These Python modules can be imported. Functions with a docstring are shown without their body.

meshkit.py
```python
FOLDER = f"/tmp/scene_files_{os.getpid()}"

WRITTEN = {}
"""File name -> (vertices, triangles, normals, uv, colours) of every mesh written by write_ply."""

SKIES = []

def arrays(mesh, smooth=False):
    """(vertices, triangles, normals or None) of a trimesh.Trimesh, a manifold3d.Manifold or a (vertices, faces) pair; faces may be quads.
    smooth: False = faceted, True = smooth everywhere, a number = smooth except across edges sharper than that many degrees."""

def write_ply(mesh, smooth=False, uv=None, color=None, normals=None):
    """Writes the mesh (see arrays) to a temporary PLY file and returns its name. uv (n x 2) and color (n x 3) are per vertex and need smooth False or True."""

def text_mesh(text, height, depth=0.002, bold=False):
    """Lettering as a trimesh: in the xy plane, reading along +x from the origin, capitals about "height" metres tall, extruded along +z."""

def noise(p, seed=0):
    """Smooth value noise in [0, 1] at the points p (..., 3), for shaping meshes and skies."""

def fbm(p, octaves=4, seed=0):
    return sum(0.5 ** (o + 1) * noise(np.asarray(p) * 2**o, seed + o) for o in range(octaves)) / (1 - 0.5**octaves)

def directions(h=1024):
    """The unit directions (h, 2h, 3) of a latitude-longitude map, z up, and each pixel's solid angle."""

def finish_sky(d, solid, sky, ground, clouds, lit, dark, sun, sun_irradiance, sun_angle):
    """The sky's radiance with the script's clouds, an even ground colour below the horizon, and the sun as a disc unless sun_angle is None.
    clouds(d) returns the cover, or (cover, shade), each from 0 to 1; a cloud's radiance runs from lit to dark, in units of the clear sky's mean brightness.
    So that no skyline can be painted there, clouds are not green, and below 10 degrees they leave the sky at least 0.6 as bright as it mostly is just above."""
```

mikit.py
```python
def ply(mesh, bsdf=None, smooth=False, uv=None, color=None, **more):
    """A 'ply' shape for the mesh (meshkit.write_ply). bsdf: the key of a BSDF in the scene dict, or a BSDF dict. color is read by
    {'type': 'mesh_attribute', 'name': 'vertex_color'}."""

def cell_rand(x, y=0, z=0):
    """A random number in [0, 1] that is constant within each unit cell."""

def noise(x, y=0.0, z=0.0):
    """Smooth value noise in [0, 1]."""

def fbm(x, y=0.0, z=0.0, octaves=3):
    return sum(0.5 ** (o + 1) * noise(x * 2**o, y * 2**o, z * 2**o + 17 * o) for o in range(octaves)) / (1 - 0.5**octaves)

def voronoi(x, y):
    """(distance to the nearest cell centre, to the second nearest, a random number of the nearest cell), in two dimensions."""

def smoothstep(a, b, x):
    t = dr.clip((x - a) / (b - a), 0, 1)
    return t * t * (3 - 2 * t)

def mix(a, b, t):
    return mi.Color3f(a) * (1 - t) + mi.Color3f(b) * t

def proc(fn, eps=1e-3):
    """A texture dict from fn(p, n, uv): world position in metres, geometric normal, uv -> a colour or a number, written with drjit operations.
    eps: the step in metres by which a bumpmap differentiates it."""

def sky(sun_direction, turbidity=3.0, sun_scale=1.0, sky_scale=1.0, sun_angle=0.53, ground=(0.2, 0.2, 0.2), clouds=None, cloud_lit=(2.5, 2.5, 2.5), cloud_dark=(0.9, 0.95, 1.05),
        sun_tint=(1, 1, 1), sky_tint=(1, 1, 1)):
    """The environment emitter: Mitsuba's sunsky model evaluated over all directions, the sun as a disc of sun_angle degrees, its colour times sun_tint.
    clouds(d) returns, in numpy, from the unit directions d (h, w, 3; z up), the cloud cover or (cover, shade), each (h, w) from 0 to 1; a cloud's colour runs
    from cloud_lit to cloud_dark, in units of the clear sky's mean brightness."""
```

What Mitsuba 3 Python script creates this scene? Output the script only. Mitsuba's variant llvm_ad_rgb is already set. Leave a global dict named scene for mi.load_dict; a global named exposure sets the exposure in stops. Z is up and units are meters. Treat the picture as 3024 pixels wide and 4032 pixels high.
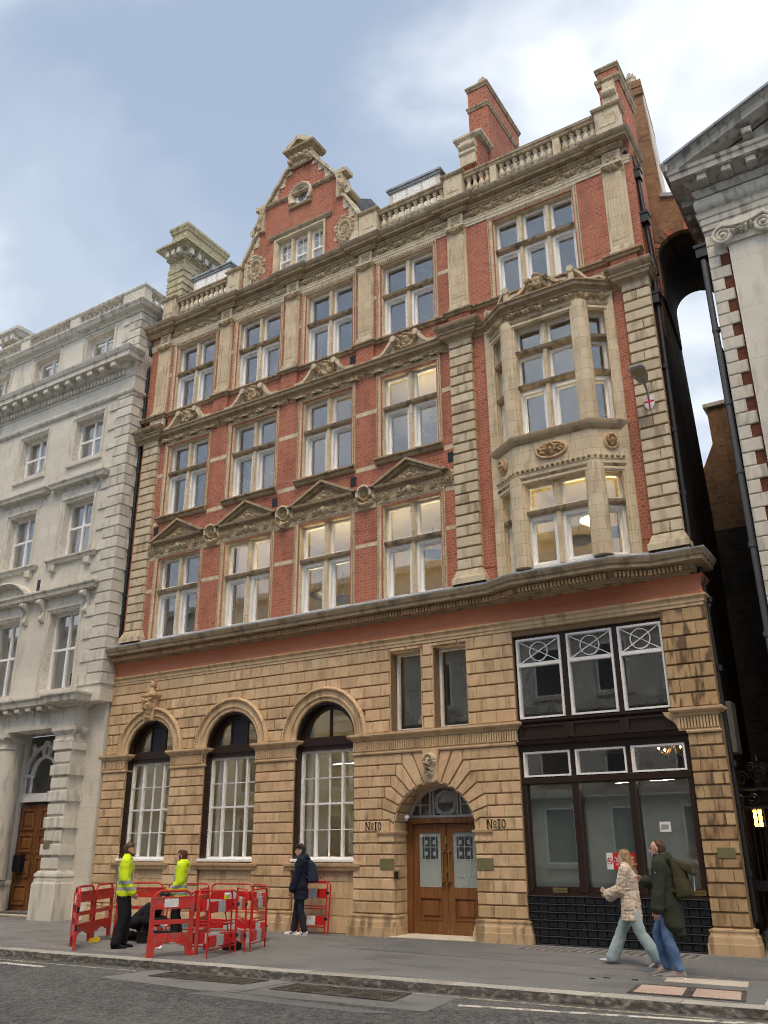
import math, random
import numpy as np
import trimesh, drjit as dr, mitsuba as mi
import mikit, meshkit
import manifold3d as mf
from shapely.geometry import Polygon, Point, LineString, box as sbox
from shapely import affinity
from shapely.ops import unary_union, triangulate

# ------------------------------------------------------------------ camera, sky, exposure
scene, labels = {'type': 'scene'}, {}
EYE = np.array([0.0, -16.55, 1.72])
PITCH, YAW, ROLL, FOV = 0.369720, 0.558803, -0.006404, 48.0129
FW = np.array([-math.sin(YAW) * math.cos(PITCH), math.cos(YAW) * math.cos(PITCH), math.sin(PITCH)])
R0 = np.array([math.cos(YAW), math.sin(YAW), 0.0])
U0 = np.cross(R0, FW)
UP = -R0 * math.sin(ROLL) + U0 * math.cos(ROLL)
T4 = mi.ScalarTransform4f
scene['camera'] = {'type': 'perspective', 'fov': FOV, 'fov_axis': 'x', 'near_clip': 0.1, 'far_clip': 900.0,
                   'to_world': T4().look_at(origin=EYE.tolist(), target=(EYE + FW).tolist(), up=UP.tolist())}
exposure = 2.12


def clouds(d):
    z = np.maximum(d[..., 2], 0.06)
    q = np.stack([d[..., 0] / (z + .35), d[..., 1] / (z + .35), d[..., 2] * .4], -1)
    q = q + .34 * np.stack([meshkit.fbm(q * 1.9 + 146.1, 5, 5) - .5, meshkit.fbm(q * 1.9 + 141.1, 5, 6) - .5, 0 * z], -1)
    a = meshkit.fbm(q * np.array([1.6, 2.0, 1.0]) + 140.7, 6, 2)
    b = meshkit.fbm(q * np.array([4.4, 6.5, 2.0]) + 62.3, 6, 8)
    c = meshkit.fbm(q * np.array([11., 15., 4.0]) + 21.3, 4, 9)
    s = np.clip((.605 - .50 * a - .38 * b - .12 * c) / .21, 0, 1)
    s = s * s * (3 - 2 * s)
    cover = .66 + .34 * np.clip((.7 * meshkit.fbm(q * 2.1 + 82.0, 5, 4) + .3 * b - .37) / .14, 0, 1)
    return cover, s


SUN = (0.24, -0.46, 0.86)
scene['sky'] = mikit.sky(SUN, turbidity=3, sun_scale=0.30, sun_angle=24, sky_scale=1.0, clouds=clouds,
                         cloud_lit=(2.95, 3.03, 3.12), cloud_dark=(1.38, 1.62, 1.94), sun_tint=(1.0, .93, .82))

# ------------------------------------------------------------------ helpers
XF = [np.eye(4)]                      # the local frame that parts are built in
rng = np.random.default_rng(7)
MID = (.5, .5)


def frame(x, y, z=0.0, rot=0.0):
    m = np.eye(4)
    c, s = math.cos(rot), math.sin(rot)
    m[:2, :2] = [[c, -s], [s, c]]
    m[:3, 3] = (x, y, z)
    return m


class at:
    def __init__(self, *a):
        self.m = a[0] if len(a) == 1 else frame(*a)

    def __enter__(self):
        XF.append(XF[-1] @ self.m)

    def __exit__(self, *a):
        XF.pop()


used = {}


def key_for(name):
    n = used.get(name, 0)
    used[name] = n + 1
    return name if n == 0 else f'{name}_{n:03d}'


def thing(name, label, cat, group=None, kind=None):
    k = key_for(name)
    labels[k] = {'label': label, 'category': cat}
    if group: labels[k]['group'] = group
    if kind: labels[k]['kind'] = kind
    return k


def tri(mesh):
    if isinstance(mesh, MB): mesh = mesh.mesh()
    if hasattr(mesh, 'to_mesh'):
        m = mesh.to_mesh()
        mesh = trimesh.Trimesh(np.array(m.vert_properties[:, :3]), np.array(m.tri_verts), process=False)
    return mesh


def shape(mesh, mat, smooth=False, tone=MID):
    mesh = tri(mesh)
    v, f, n = meshkit.arrays(mesh, smooth)
    M = XF[-1]
    v = v @ M[:3, :3].T + M[:3, 3]
    if n is not None: n = n @ M[:3, :3].T
    path = meshkit.write_ply((v, f), False, np.tile(np.array(tone, float), (len(v), 1)), None, normals=n)
    return {'type': 'ply', 'filename': path, 'face_normals': n is None, 'bsdf': {'type': 'ref', 'id': mat}}


def part(parent, name, mesh, mat, smooth=False, tone=MID, label=None, kind=None, **more):
    k = key_for(parent + '__' + name)
    scene[k] = {**shape(mesh, mat, smooth, tone), **more}
    if label or kind:
        labels[k] = {**({'label': label} if label else {}), **({'kind': kind} if kind else {})}
    return k


def single(name, mesh, mat, label, cat, group=None, smooth=False, kind=None, tone=MID, **more):
    k = thing(name, label, cat, group, kind)
    scene[k] = {**shape(mesh, mat, smooth, tone), **more}
    return k


def struct(name, mesh, mat, smooth=False, tone=MID, label=None):
    k = key_for(name)
    scene[k] = shape(mesh, mat, smooth, tone)
    labels[k] = {'kind': 'structure', 'label': label or name.replace('_', ' '), 'category': name.replace('_', ' ')}
    return k


def strip_at(name):
    return name


class MB:
    """Collects simple solids into one mesh."""

    def __init__(self):
        self.v, self.f, self.n = [], [], 0

    def add(self, v, f):
        self.v.append(np.asarray(v, float)); self.f.append(np.asarray(f, int) + self.n); self.n += len(v)
        return self

    def m(self, mesh):
        mesh = tri(mesh)
        return self.add(mesh.vertices, mesh.faces)

    def box(self, x0, x1, y0, y1, z0, z1):
        v = [(x, y, z) for z in (z0, z1) for y in (y0, y1) for x in (x0, x1)]
        q = [(0, 2, 3, 1), (4, 5, 7, 6), (0, 1, 5, 4), (2, 6, 7, 3), (0, 4, 6, 2), (1, 3, 7, 5)]
        return self.add(v, [t for a, b, c, d in q for t in ((a, b, c), (a, c, d))])

    def cbox(self, x0, x1, y0, y1, z0, z1, c=.01):
        """A box with its front (low y) edges chamfered."""
        L = [(x0, x1, z0, z1, y1), (x0, x1, z0, z1, y0 + c), (x0 + c, x1 - c, z0 + c, z1 - c, y0)]
        v = []
        for a, b, d, e, y in L: v += [(a, y, d), (b, y, d), (b, y, e), (a, y, e)]
        f = []
        for i in (0, 4):
            for k in range(4):
                j = (k + 1) % 4
                f += [(i + k, i + j, i + 4 + j), (i + k, i + 4 + j, i + 4 + k)]
        f += [(8, 9, 10), (8, 10, 11), (0, 2, 1), (0, 3, 2)]
        return self.add(v, f)

    def prism(self, poly, y0, y1):
        for g in getattr(poly, 'geoms', [poly]):
            if g.is_empty or g.area < 1e-6: continue
            m = trimesh.creation.extrude_polygon(g, y1 - y0, engine='earcut')
            v = np.array(m.vertices)
            self.add(np.stack([v[:, 0], y1 - v[:, 2], v[:, 1]], 1), m.faces)
        return self

    def flat(self, poly, z0, z1):
        for g in getattr(poly, 'geoms', [poly]):
            if g.is_empty or g.area < 1e-6: continue
            m = trimesh.creation.extrude_polygon(g, z1 - z0, engine='earcut')
            self.add(np.array(m.vertices) + (0, 0, z0), m.faces)
        return self

    def side(self, poly_yz, x0, x1):
        for g in getattr(poly_yz, 'geoms', [poly_yz]):
            m = trimesh.creation.extrude_polygon(g, x1 - x0, engine='earcut')
            v = np.array(m.vertices)
            self.add(np.stack([x0 + v[:, 2], v[:, 0], v[:, 1]], 1), m.faces)
        return self

    def lathe(self, prof, c=(0, 0, 0), n=12):
        p = np.array(prof, float)
        a = np.arange(n) * 2 * math.pi / n
        v = np.stack([p[:, None, 0] * np.cos(a), p[:, None, 0] * np.sin(a), np.broadcast_to(p[:, None, 1], (len(p), n))], -1).reshape(-1, 3)
        f = []
        for i in range(len(p) - 1):
            for k in range(n):
                a0, a1, b0, b1 = i * n + k, i * n + (k + 1) % n, (i + 1) * n + k, (i + 1) * n + (k + 1) % n
                f += [(a0, a1, b1), (a0, b1, b0)]
        v = np.vstack([v, [[0, 0, p[0, 1]], [0, 0, p[-1, 1]]]])
        b, t, e = len(v) - 2, len(v) - 1, (len(p) - 1) * n
        for k in range(n): f += [(b, (k + 1) % n, k), (t, e + k, e + (k + 1) % n)]
        return self.add(v + np.array(c), f)

    def tube(self, pts, r, n=8, closed=False):
        P = np.array(pts, float)
        N = len(P)
        rr = np.broadcast_to(np.asarray(r, float), (N,))
        t = np.gradient(P, axis=0) if not closed else np.roll(P, -1, 0) - np.roll(P, 1, 0)
        t /= np.maximum(np.linalg.norm(t, axis=1, keepdims=True), 1e-9)
        ref = np.array([0.13, 0.21, .97]) if abs(t[0, 2]) < .9 else np.array([.97, .2, .1])
        u = np.cross(t[0], ref); u /= np.linalg.norm(u)
        V = []
        for i in range(N):
            u = u - t[i] * (u @ t[i]); u /= np.linalg.norm(u)
            w = np.cross(t[i], u)
            a = np.arange(n) * 2 * math.pi / n
            V.append(P[i] + rr[i] * (np.cos(a)[:, None] * u + np.sin(a)[:, None] * w))
        f = []
        for i in range(N if closed else N - 1):
            i2 = (i + 1) % N
            for k in range(n):
                k2 = (k + 1) % n
                f += [(i * n + k, i * n + k2, i2 * n + k2), (i * n + k, i2 * n + k2, i2 * n + k)]
        V = np.vstack(V)
        if not closed:
            V = np.vstack([V, P[:1], P[-1:]])
            for k in range(n): f += [(N * n, (k + 1) % n, k), (N * n + 1, (N - 1) * n + k, (N - 1) * n + (k + 1) % n)]
        return self.add(V, f)

    def ball(self, c, r, sub=2):
        m = trimesh.creation.icosphere(subdivisions=sub)
        return self.add(np.array(m.vertices) * np.asarray(r) + np.asarray(c), m.faces)

    def mesh(self):
        return trimesh.Trimesh(np.vstack(self.v), np.vstack(self.f), process=False)


def sweep(path, prof, mode='plan', closed=False):
    """Mitred sweep of the profile (offset to the right of the path, height) along a 2-D path. plan: path is (x, y), height z; wall: path is (x, z), height y."""
    P = np.array(path, float)
    N = len(P)
    pr = np.array(prof, float)
    off = []
    for i in range(N):
        if closed: a, b = P[i] - P[i - 1], P[(i + 1) % N] - P[i]
        else:
            a = P[i] - P[i - 1] if i else P[1] - P[0]
            b = P[i + 1] - P[i] if i < N - 1 else P[-1] - P[-2]
        a, b = a / np.linalg.norm(a), b / np.linalg.norm(b)
        na, nb = np.array([a[1], -a[0]]), np.array([b[1], -b[0]])
        m = na + nb
        off.append(m / max(m @ na, .25))
    off = np.array(off)
    xy = P[:, None, :] + pr[None, :, 0:1] * off[:, None, :]
    h = np.broadcast_to(pr[None, :, 1], xy.shape[:2])
    v = np.stack([xy[..., 0], xy[..., 1], h], -1) if mode == 'plan' else np.stack([xy[..., 0], h, xy[..., 1]], -1)
    v = v.reshape(-1, 3)
    k, f = len(pr), []
    for i in range(N if closed else N - 1):
        i2 = (i + 1) % N
        for j in range(k - 1):
            f += [(i * k + j, i2 * k + j, i2 * k + j + 1), (i * k + j, i2 * k + j + 1, i * k + j + 1)]
    if not closed:
        try:
            pv, pf = trimesh.creation.triangulate_polygon(Polygon(pr), engine='earcut')
            idx = [int(np.argmin(((pr - q) ** 2).sum(1))) for q in pv]
            for t in pf:
                a, b, c = (idx[q] for q in t)
                f += [(a, c, b), ((N - 1) * k + a, (N - 1) * k + b, (N - 1) * k + c)]
        except Exception:
            pass
    return trimesh.Trimesh(v, f, process=False)


def arc(cx, cz, r, a0=180., a1=0., n=28):
    t = np.radians(np.linspace(a0, a1, n))
    return [(cx + r * math.cos(q), cz + r * math.sin(q)) for q in t]


def relief(x0, x1, z0, z1, y, bumps, res=.012, base=0.0, clip=None, gain=1.35):
    """A carved panel: bumps (x, z, rx, rz, turn, height) on a slab whose face lies at y and rises towards -y."""
    nx, nz = max(4, int((x1 - x0) / res)), max(4, int((z1 - z0) / res))
    X, Z_ = np.meshgrid(np.linspace(x0, x1, nx), np.linspace(z0, z1, nz))
    H = np.zeros_like(X)
    for bx, bz, rx, rz, tu, am in bumps:
        c, s = math.cos(tu), math.sin(tu)
        R = max(rx, rz)
        i0, i1 = np.searchsorted(X[0], [bx - R, bx + R])
        j0, j1 = np.searchsorted(Z_[:, 0], [bz - R, bz + R])
        if i1 <= i0 or j1 <= j0: continue
        dx, dz = X[j0:j1, i0:i1] - bx, Z_[j0:j1, i0:i1] - bz
        d = ((dx * c + dz * s) / rx) ** 2 + ((-dx * s + dz * c) / rz) ** 2
        H[j0:j1, i0:i1] = np.maximum(H[j0:j1, i0:i1], am * np.sqrt(np.clip(1 - d, 0, 1)))
    H *= gain
    v = np.stack([X, y - base - H, Z_], -1).reshape(-1, 3)
    q = np.arange(nz * nx).reshape(nz, nx)
    a, b, c, d = q[:-1, :-1].ravel(), q[:-1, 1:].ravel(), q[1:, 1:].ravel(), q[1:, :-1].ravel()
    f = np.vstack([np.stack([a, b, c], 1), np.stack([a, c, d], 1)])
    if clip is not None:
        cen = v[f].mean(1)
        keep = np.array([clip.contains(Point(p[0], p[2])) for p in cen])
        f = f[keep]
    return trimesh.Trimesh(v, f, process=False)


def leaf_scroll(cx, cz, r, turns, s, am, hand=1):
    """A scroll of bumps that curls inwards, with leaves."""
    out = []
    n = int(16 * turns)
    for i in range(n):
        t = i / n
        a = s + hand * t * turns * 2 * math.pi
        q = r * (1 - .8 * t)
        out.append((cx + q * math.cos(a), cz + q * math.sin(a), r * .22, r * .16, a + math.pi / 2, am * (.6 + .4 * t)))
        if i % 4 == 1: out.append((cx + q * 1.3 * math.cos(a), cz + q * 1.3 * math.sin(a), r * .26, r * .12, a + .7, am * .7))
    out.append((cx, cz, r * .26, r * .26, 0, am * 1.1))
    return out


def garland(xa, xb, z, sag, r, am, seed=0, fruit=True):
    g = np.random.default_rng(seed)
    out = []
    n = max(6, int(abs(xb - xa) / (r * .75)))
    for i in range(n + 1):
        t = i / n
        x, zz = xa + (xb - xa) * t, z - sag * 4 * t * (1 - t)
        w = .55 + .65 * 4 * t * (1 - t)
        for k in range(3 if fruit else 1):
            out.append((x + g.normal() * r * .3, zz + g.normal() * r * .45 * w, r * w * g.uniform(.4, .75), r * w * g.uniform(.4, .75), g.uniform(0, 3), am * w * g.uniform(.7, 1.15)))
    return out


def rosette(cx, cz, r, am, n=8):
    out = [(cx, cz, r * .28, r * .28, 0, am * 1.1)]
    for i in range(n):
        a = 2 * math.pi * i / n
        out.append((cx + .58 * r * math.cos(a), cz + .58 * r * math.sin(a), r * .36, r * .2, a, am))
    return out


def ring(cx, cz, rx, rz, w, am, n=28):
    return [(cx + rx * math.cos(a), cz + rz * math.sin(a), w, w, 0, am) for a in np.arange(n) * 2 * math.pi / n]


def face(cx, cz, h, am, beard=True, hair=True):
    """A carved head, h tall."""
    q = h
    o = [(cx, cz, .30 * q, .42 * q, 0, am), (cx, cz + .02 * q, .07 * q, .17 * q, 0, am * 1.42), (cx, cz - .06 * q, .09 * q, .06 * q, 0, am * 1.5),
         (cx - .13 * q, cz + .15 * q, .12 * q, .045 * q, .12, am * 1.25), (cx + .13 * q, cz + .15 * q, .12 * q, .045 * q, -.12, am * 1.25),
         (cx, cz - .19 * q, .11 * q, .03 * q, 0, am * 1.3), (cx - .17 * q, cz - .02 * q, .09 * q, .1 * q, 0, am * 1.12), (cx + .17 * q, cz - .02 * q, .09 * q, .1 * q, 0, am * 1.12),
         (cx, cz - .33 * q, .12 * q, .09 * q, 0, am * 1.15)]
    g = np.random.default_rng(int(abs(cx * 100)))
    if hair:
        for i in range(13):
            a = math.pi * (i / 12) * 1.25 - .4
            o.append((cx + .32 * q * math.cos(a), cz + .08 * q + .38 * q * math.sin(a), .11 * q, .09 * q, g.uniform(0, 3), am * g.uniform(.9, 1.25)))
    if beard:
        for i in range(16):
            t = g.uniform()
            o.append((cx + g.uniform(-.24, .24) * q * (1 - .6 * t), cz - (.3 + .5 * t) * q, .06 * q, .13 * q, g.uniform(-.5, .5), am * g.uniform(.9, 1.2)))
        for s in (-1, 1): o.append((cx + s * .1 * q, cz - .14 * q, .12 * q, .05 * q, -s * .5, am * 1.45))
    return o


# ------------------------------------------------------------------ materials
def mix(a, b, t): return mikit.mix(a, b, t)


def rgb(v): return {'type': 'rgb', 'value': list(v)}


def plain(name, color, rough=.6, metallic=0.0, spec=.5, **more):
    scene[name] = {'type': 'twosided', 'bsdf': {'type': 'principled', 'base_color': rgb(color) if not isinstance(color, dict) else color, 'roughness': rough, 'metallic': metallic, 'specular': spec, **more}}
    return name


def proc_mat(name, fn, rough=.75, bump=None, scale=1.0, eps=4e-3, spec=.35, **more):
    b = {'type': 'principled', 'base_color': mikit.proc(fn), 'roughness': rough, 'specular': spec, **more}
    if bump is not None:
        b = {'type': 'bumpmap', 'arbitrary': mikit.proc(bump, eps), 'scale': scale, 'nested': b}
    scene[name] = {'type': 'twosided', 'bsdf': b}
    return name


def stone_fn(light, dark, soot, soot_amount, blotch=1.0, pink=.0):
    def fn(p, n, uv):
        a = mikit.fbm(p.x * 1.7 * blotch, p.y * 1.7 * blotch, p.z * 1.7 * blotch, 3)
        g = mikit.noise(p.x * 31, p.y * 31, p.z * 31)
        st = mikit.fbm(p.x * 9 + uv.x * 40, p.y * 9, p.z * 1.6 + uv.y * 17, 3)
        t = dr.clip(.55 * a + .55 * uv.x - .05 + .18 * (g - .5), 0, 1)
        c = mix(dark, light, t)
        h = uv.x * 7.3 + uv.y * 3.1
        c = mix(c, (light[0] * .98, light[1] * .86, light[2] * .88), mikit.smoothstep(.6, .95, h - dr.floor(h)) * pink)
        s = mikit.smoothstep(.47, .76, st) * soot_amount * (.35 + uv.y)
        up = dr.clip(n.z * .5, 0, .5)
        return mix(c, soot, dr.clip(s + up * soot_amount, 0, .85))
    return fn


def fine_bump(p, n, uv):
    return mikit.fbm(p.x * 26, p.y * 26, p.z * 26, 2) + .6 * mikit.noise(p.x * 5, p.y * 5, p.z * 5)


# buff terracotta: warmer at street level, greyer higher up
proc_mat('terracotta', stone_fn((.76, .575, .36), (.46, .305, .165), (.17, .105, .055), .62, 1.0, .6), .62, fine_bump, .0007, spec=.4)
proc_mat('terracotta_stained', stone_fn((.62, .45, .26), (.34, .205, .10), (.10, .062, .035), 1.5), .65, fine_bump, .0007)
proc_mat('terracotta_pale', stone_fn((.72, .63, .475), (.49, .40, .265), (.20, .145, .09), .60), .62, fine_bump, .0007, spec=.4)
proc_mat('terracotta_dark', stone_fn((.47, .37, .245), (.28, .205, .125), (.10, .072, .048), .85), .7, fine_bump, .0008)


def relief_fn(p, n, uv):
    a = mikit.fbm(p.x * 3, p.y * 3, p.z * 3, 3)
    g = mikit.fbm(p.x * 24, p.y * 24, p.z * 24, 2)
    return mix((.30, .215, .125), (.66, .55, .375), dr.clip(.15 + .75 * a + .5 * (g - .5) - .2 * n.z, 0, 1))


proc_mat('carved_terracotta', relief_fn, .7, fine_bump, .001)


def ashlar_fn(p, n, uv):
    """Small glazed terracotta ashlar: tone by block, thin joints."""
    u = dr.select(dr.abs(n.x) > .75, p.y, p.x)
    row = dr.floor(p.z / .262)
    k = u / .33 + .5 * (row - 2 * dr.floor(row / 2))
    c = mikit.cell_rand(dr.floor(k), row, 3)
    a = mikit.fbm(p.x * 2.2, p.y * 2.2, p.z * 2.2, 3)
    fz, fx = p.z / .262 - row, k - dr.floor(k)
    j = dr.maximum(mikit.smoothstep(.965, .985, fz), mikit.smoothstep(.975, .988, fx))
    st = mikit.smoothstep(.55, .8, mikit.fbm(p.x * 8, p.y * 8, p.z * 1.4, 3)) * .45
    base = mix((.47, .365, .225), (.71, .605, .43), dr.clip(.35 * c + .75 * a, 0, 1))
    return mix(mix(base, (.25, .175, .10), st), (.20, .14, .08), j * .85)


proc_mat('terracotta_ashlar', ashlar_fn, .5, fine_bump, .0006, spec=.5)


def brick_parts(p, n):
    u = dr.select(dr.abs(n.x) > .6, p.y, p.x)
    row = dr.floor(p.z / .076)
    odd = row - 2 * dr.floor(row / 2)
    w = dr.select(odd > .5, .228, .114)
    k = u / w + odd * .25
    fx, fz = (k - dr.floor(k)) * w, (p.z / .076 - row) * .076
    m = dr.maximum(1 - mikit.smoothstep(.004, .009, dr.minimum(fx, w - fx)), 1 - mikit.smoothstep(.003, .008, dr.minimum(fz, .076 - fz)))
    return mikit.cell_rand(dr.floor(k), row, 5), mikit.cell_rand(dr.floor(k), row, 9), m


def brick_fn(lo, hi, odd, mortar, soot, amount, mort):
    def fn(p, n, uv):
        r, r2, m = brick_parts(p, n)
        a = mikit.fbm(p.x * .9, p.y * .9, p.z * .9, 3)
        c = mix(lo, hi, dr.clip(.55 * r + .6 * a, 0, 1))
        c = mix(c, odd, mikit.smoothstep(.86, .95, r2) * .55)
        c = mix(c, mortar, m * mort)
        s = mikit.smoothstep(.5, .78, mikit.fbm(p.x * 3, p.y * 3, p.z * .8 + 5, 3)) * amount
        return mix(c, soot, s)
    return fn


def brick_bump(p, n, uv):
    return 1 - brick_parts(p, n)[2]


proc_mat('red_brick', brick_fn((.335, .095, .055), (.475, .17, .105), (.25, .065, .04), (.52, .34, .26), (.20, .07, .045), .34, .8), .8, brick_bump, .004, 3e-3)
proc_mat('dark_red_brick', brick_fn((.10, .03, .018), (.17, .05, .03), (.08, .026, .016), (.16, .10, .08), (.06, .03, .02), .5, .5), .85, brick_bump, .004, 3e-3)
proc_mat('yellow_stock_brick', brick_fn((.38, .33, .21), (.60, .55, .38), (.26, .2, .11), (.3, .27, .2), (.12, .1, .07), .5, .6), .85, brick_bump, .005, 3e-3)
proc_mat('brown_stock_brick', brick_fn((.20, .095, .05), (.36, .21, .115), (.12, .055, .035), (.22, .17, .12), (.06, .045, .035), .6, .5), .85, brick_bump, .006, 3e-3)
proc_mat('soot_and_shade_brick', brick_fn((.030, .024, .020), (.075, .058, .045), (.02, .016, .014), (.06, .05, .042), (.012, .011, .011), .6, .6), .85, brick_bump, .006, 3e-3)  # near-black: soot plus the shade of the alley painted into the colour


def portland_fn(p, n, uv):
    u = dr.select(dr.abs(n.x) > .6, p.y, p.x)
    row = dr.floor(p.z / .34)
    k = u / .82 + .5 * (row - 2 * dr.floor(row / 2))
    c = mikit.cell_rand(dr.floor(k), row, 4)
    a = mikit.fbm(p.x * .8, p.y * .8, p.z * .8, 4)
    st = mikit.fbm(p.x * 5 + uv.x * 9, p.y * 5, p.z * .9 + uv.y * 7, 4)
    fz, fx = (p.z / .34 - row) * .34, (k - dr.floor(k)) * .82
    j = dr.maximum(1 - mikit.smoothstep(.003, .008, fz), 1 - mikit.smoothstep(.002, .006, fx)) * .5
    base = mix((.52, .485, .415), (.76, .73, .66), dr.clip(.25 * c + .3 * uv.x + .75 * a - .1, 0, 1))
    s = mikit.smoothstep(.56, .86, st) * .5 * (.35 + uv.y)
    return mix(mix(base, (.17, .155, .135), dr.clip(s, 0, .9)), (.25, .23, .2), j)


proc_mat('portland_stone', portland_fn, .8, fine_bump, .0012)
proc_mat('portland_carved', stone_fn((.75, .72, .645), (.50, .47, .405), (.15, .138, .12), .45), .8, fine_bump, .0012)
proc_mat('grey_stone', stone_fn((.58, .56, .51), (.35, .33, .295), (.09, .084, .075), .6), .85, fine_bump, .0015)


def asphalt_fn(p, n, uv):
    r = mikit.cell_rand(dr.floor(p.x / .021 + .3 * mikit.noise(p.y * 40)), dr.floor(p.y / .026), 1)
    r2 = mikit.noise(p.x * 17, p.y * 13, 2)
    a = mikit.fbm(p.x * .5, p.y * .9, 0, 4)
    w = mikit.fbm(p.x * .25 + 7, p.y * 2.2, 0, 3)
    k = dr.clip(.62 * r * r + .42 * r2 + .5 * a - .30, 0, 1)
    c = mix((.034, .036, .038), (.150, .152, .150), k)
    return mix(c, (.13, .128, .12), mikit.smoothstep(.52, .72, w) * .35)


def asphalt_bump(p, n, uv):
    return mikit.noise(p.x * 60, p.y * 60, 0) + .5 * mikit.noise(p.x * 110, p.y * 110, 3)


proc_mat('road_asphalt', asphalt_fn, .82, asphalt_bump, .004, 3e-3)


def pave_fn(p, n, uv):
    a = mikit.fbm(p.x * .6, p.y * .6, 0, 4)
    g = mikit.noise(p.x * 85, p.y * 85, 0)
    d, _, r = mikit.voronoi(p.x * 1.9, p.y * 1.9)
    gum = (1 - mikit.smoothstep(.03, .045, d)) * mikit.smoothstep(.45, .5, r)
    dirt = mikit.smoothstep(.5, .75, mikit.fbm(p.x * 1.4 + 4, p.y * 3.3, 0, 4))
    c = mix((.098, .100, .103), (.172, .172, .170), dr.clip(.8 * a + .35 * (g - .5) + .1 + .5 * (uv.x - .5), 0, 1))
    c = mix(c, (.065, .065, .066), dirt * .4)
    return mix(c, (.30, .295, .28), gum * .5)


def pave_bump(p, n, uv):
    return mikit.noise(p.x * 90, p.y * 90, 0)


proc_mat('pavement_asphalt', pave_fn, .85, pave_bump, .0016, 3e-3)


def granite_fn(p, n, uv):
    g = mikit.noise(p.x * 95, p.y * 95, p.z * 95)
    a = mikit.fbm(p.x * 3, p.y * 3, p.z * 3, 4)
    c = mix((.17, .165, .15), (.42, .405, .37), dr.clip(.45 * g + .6 * a + .4 * (uv.x - .5), 0, 1))
    low = dr.clip(-n.y, 0, 1) * mikit.smoothstep(.2, .6, mikit.fbm(p.x * 14, p.y * 14, p.z * 22, 3))
    return mix(c, (.055, .05, .045), low * .8)


def granite_bump(p, n, uv):
    return mikit.fbm(p.x * 18, p.y * 18, p.z * 18, 3)


proc_mat('granite', granite_fn, .8, granite_bump, .02)


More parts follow.
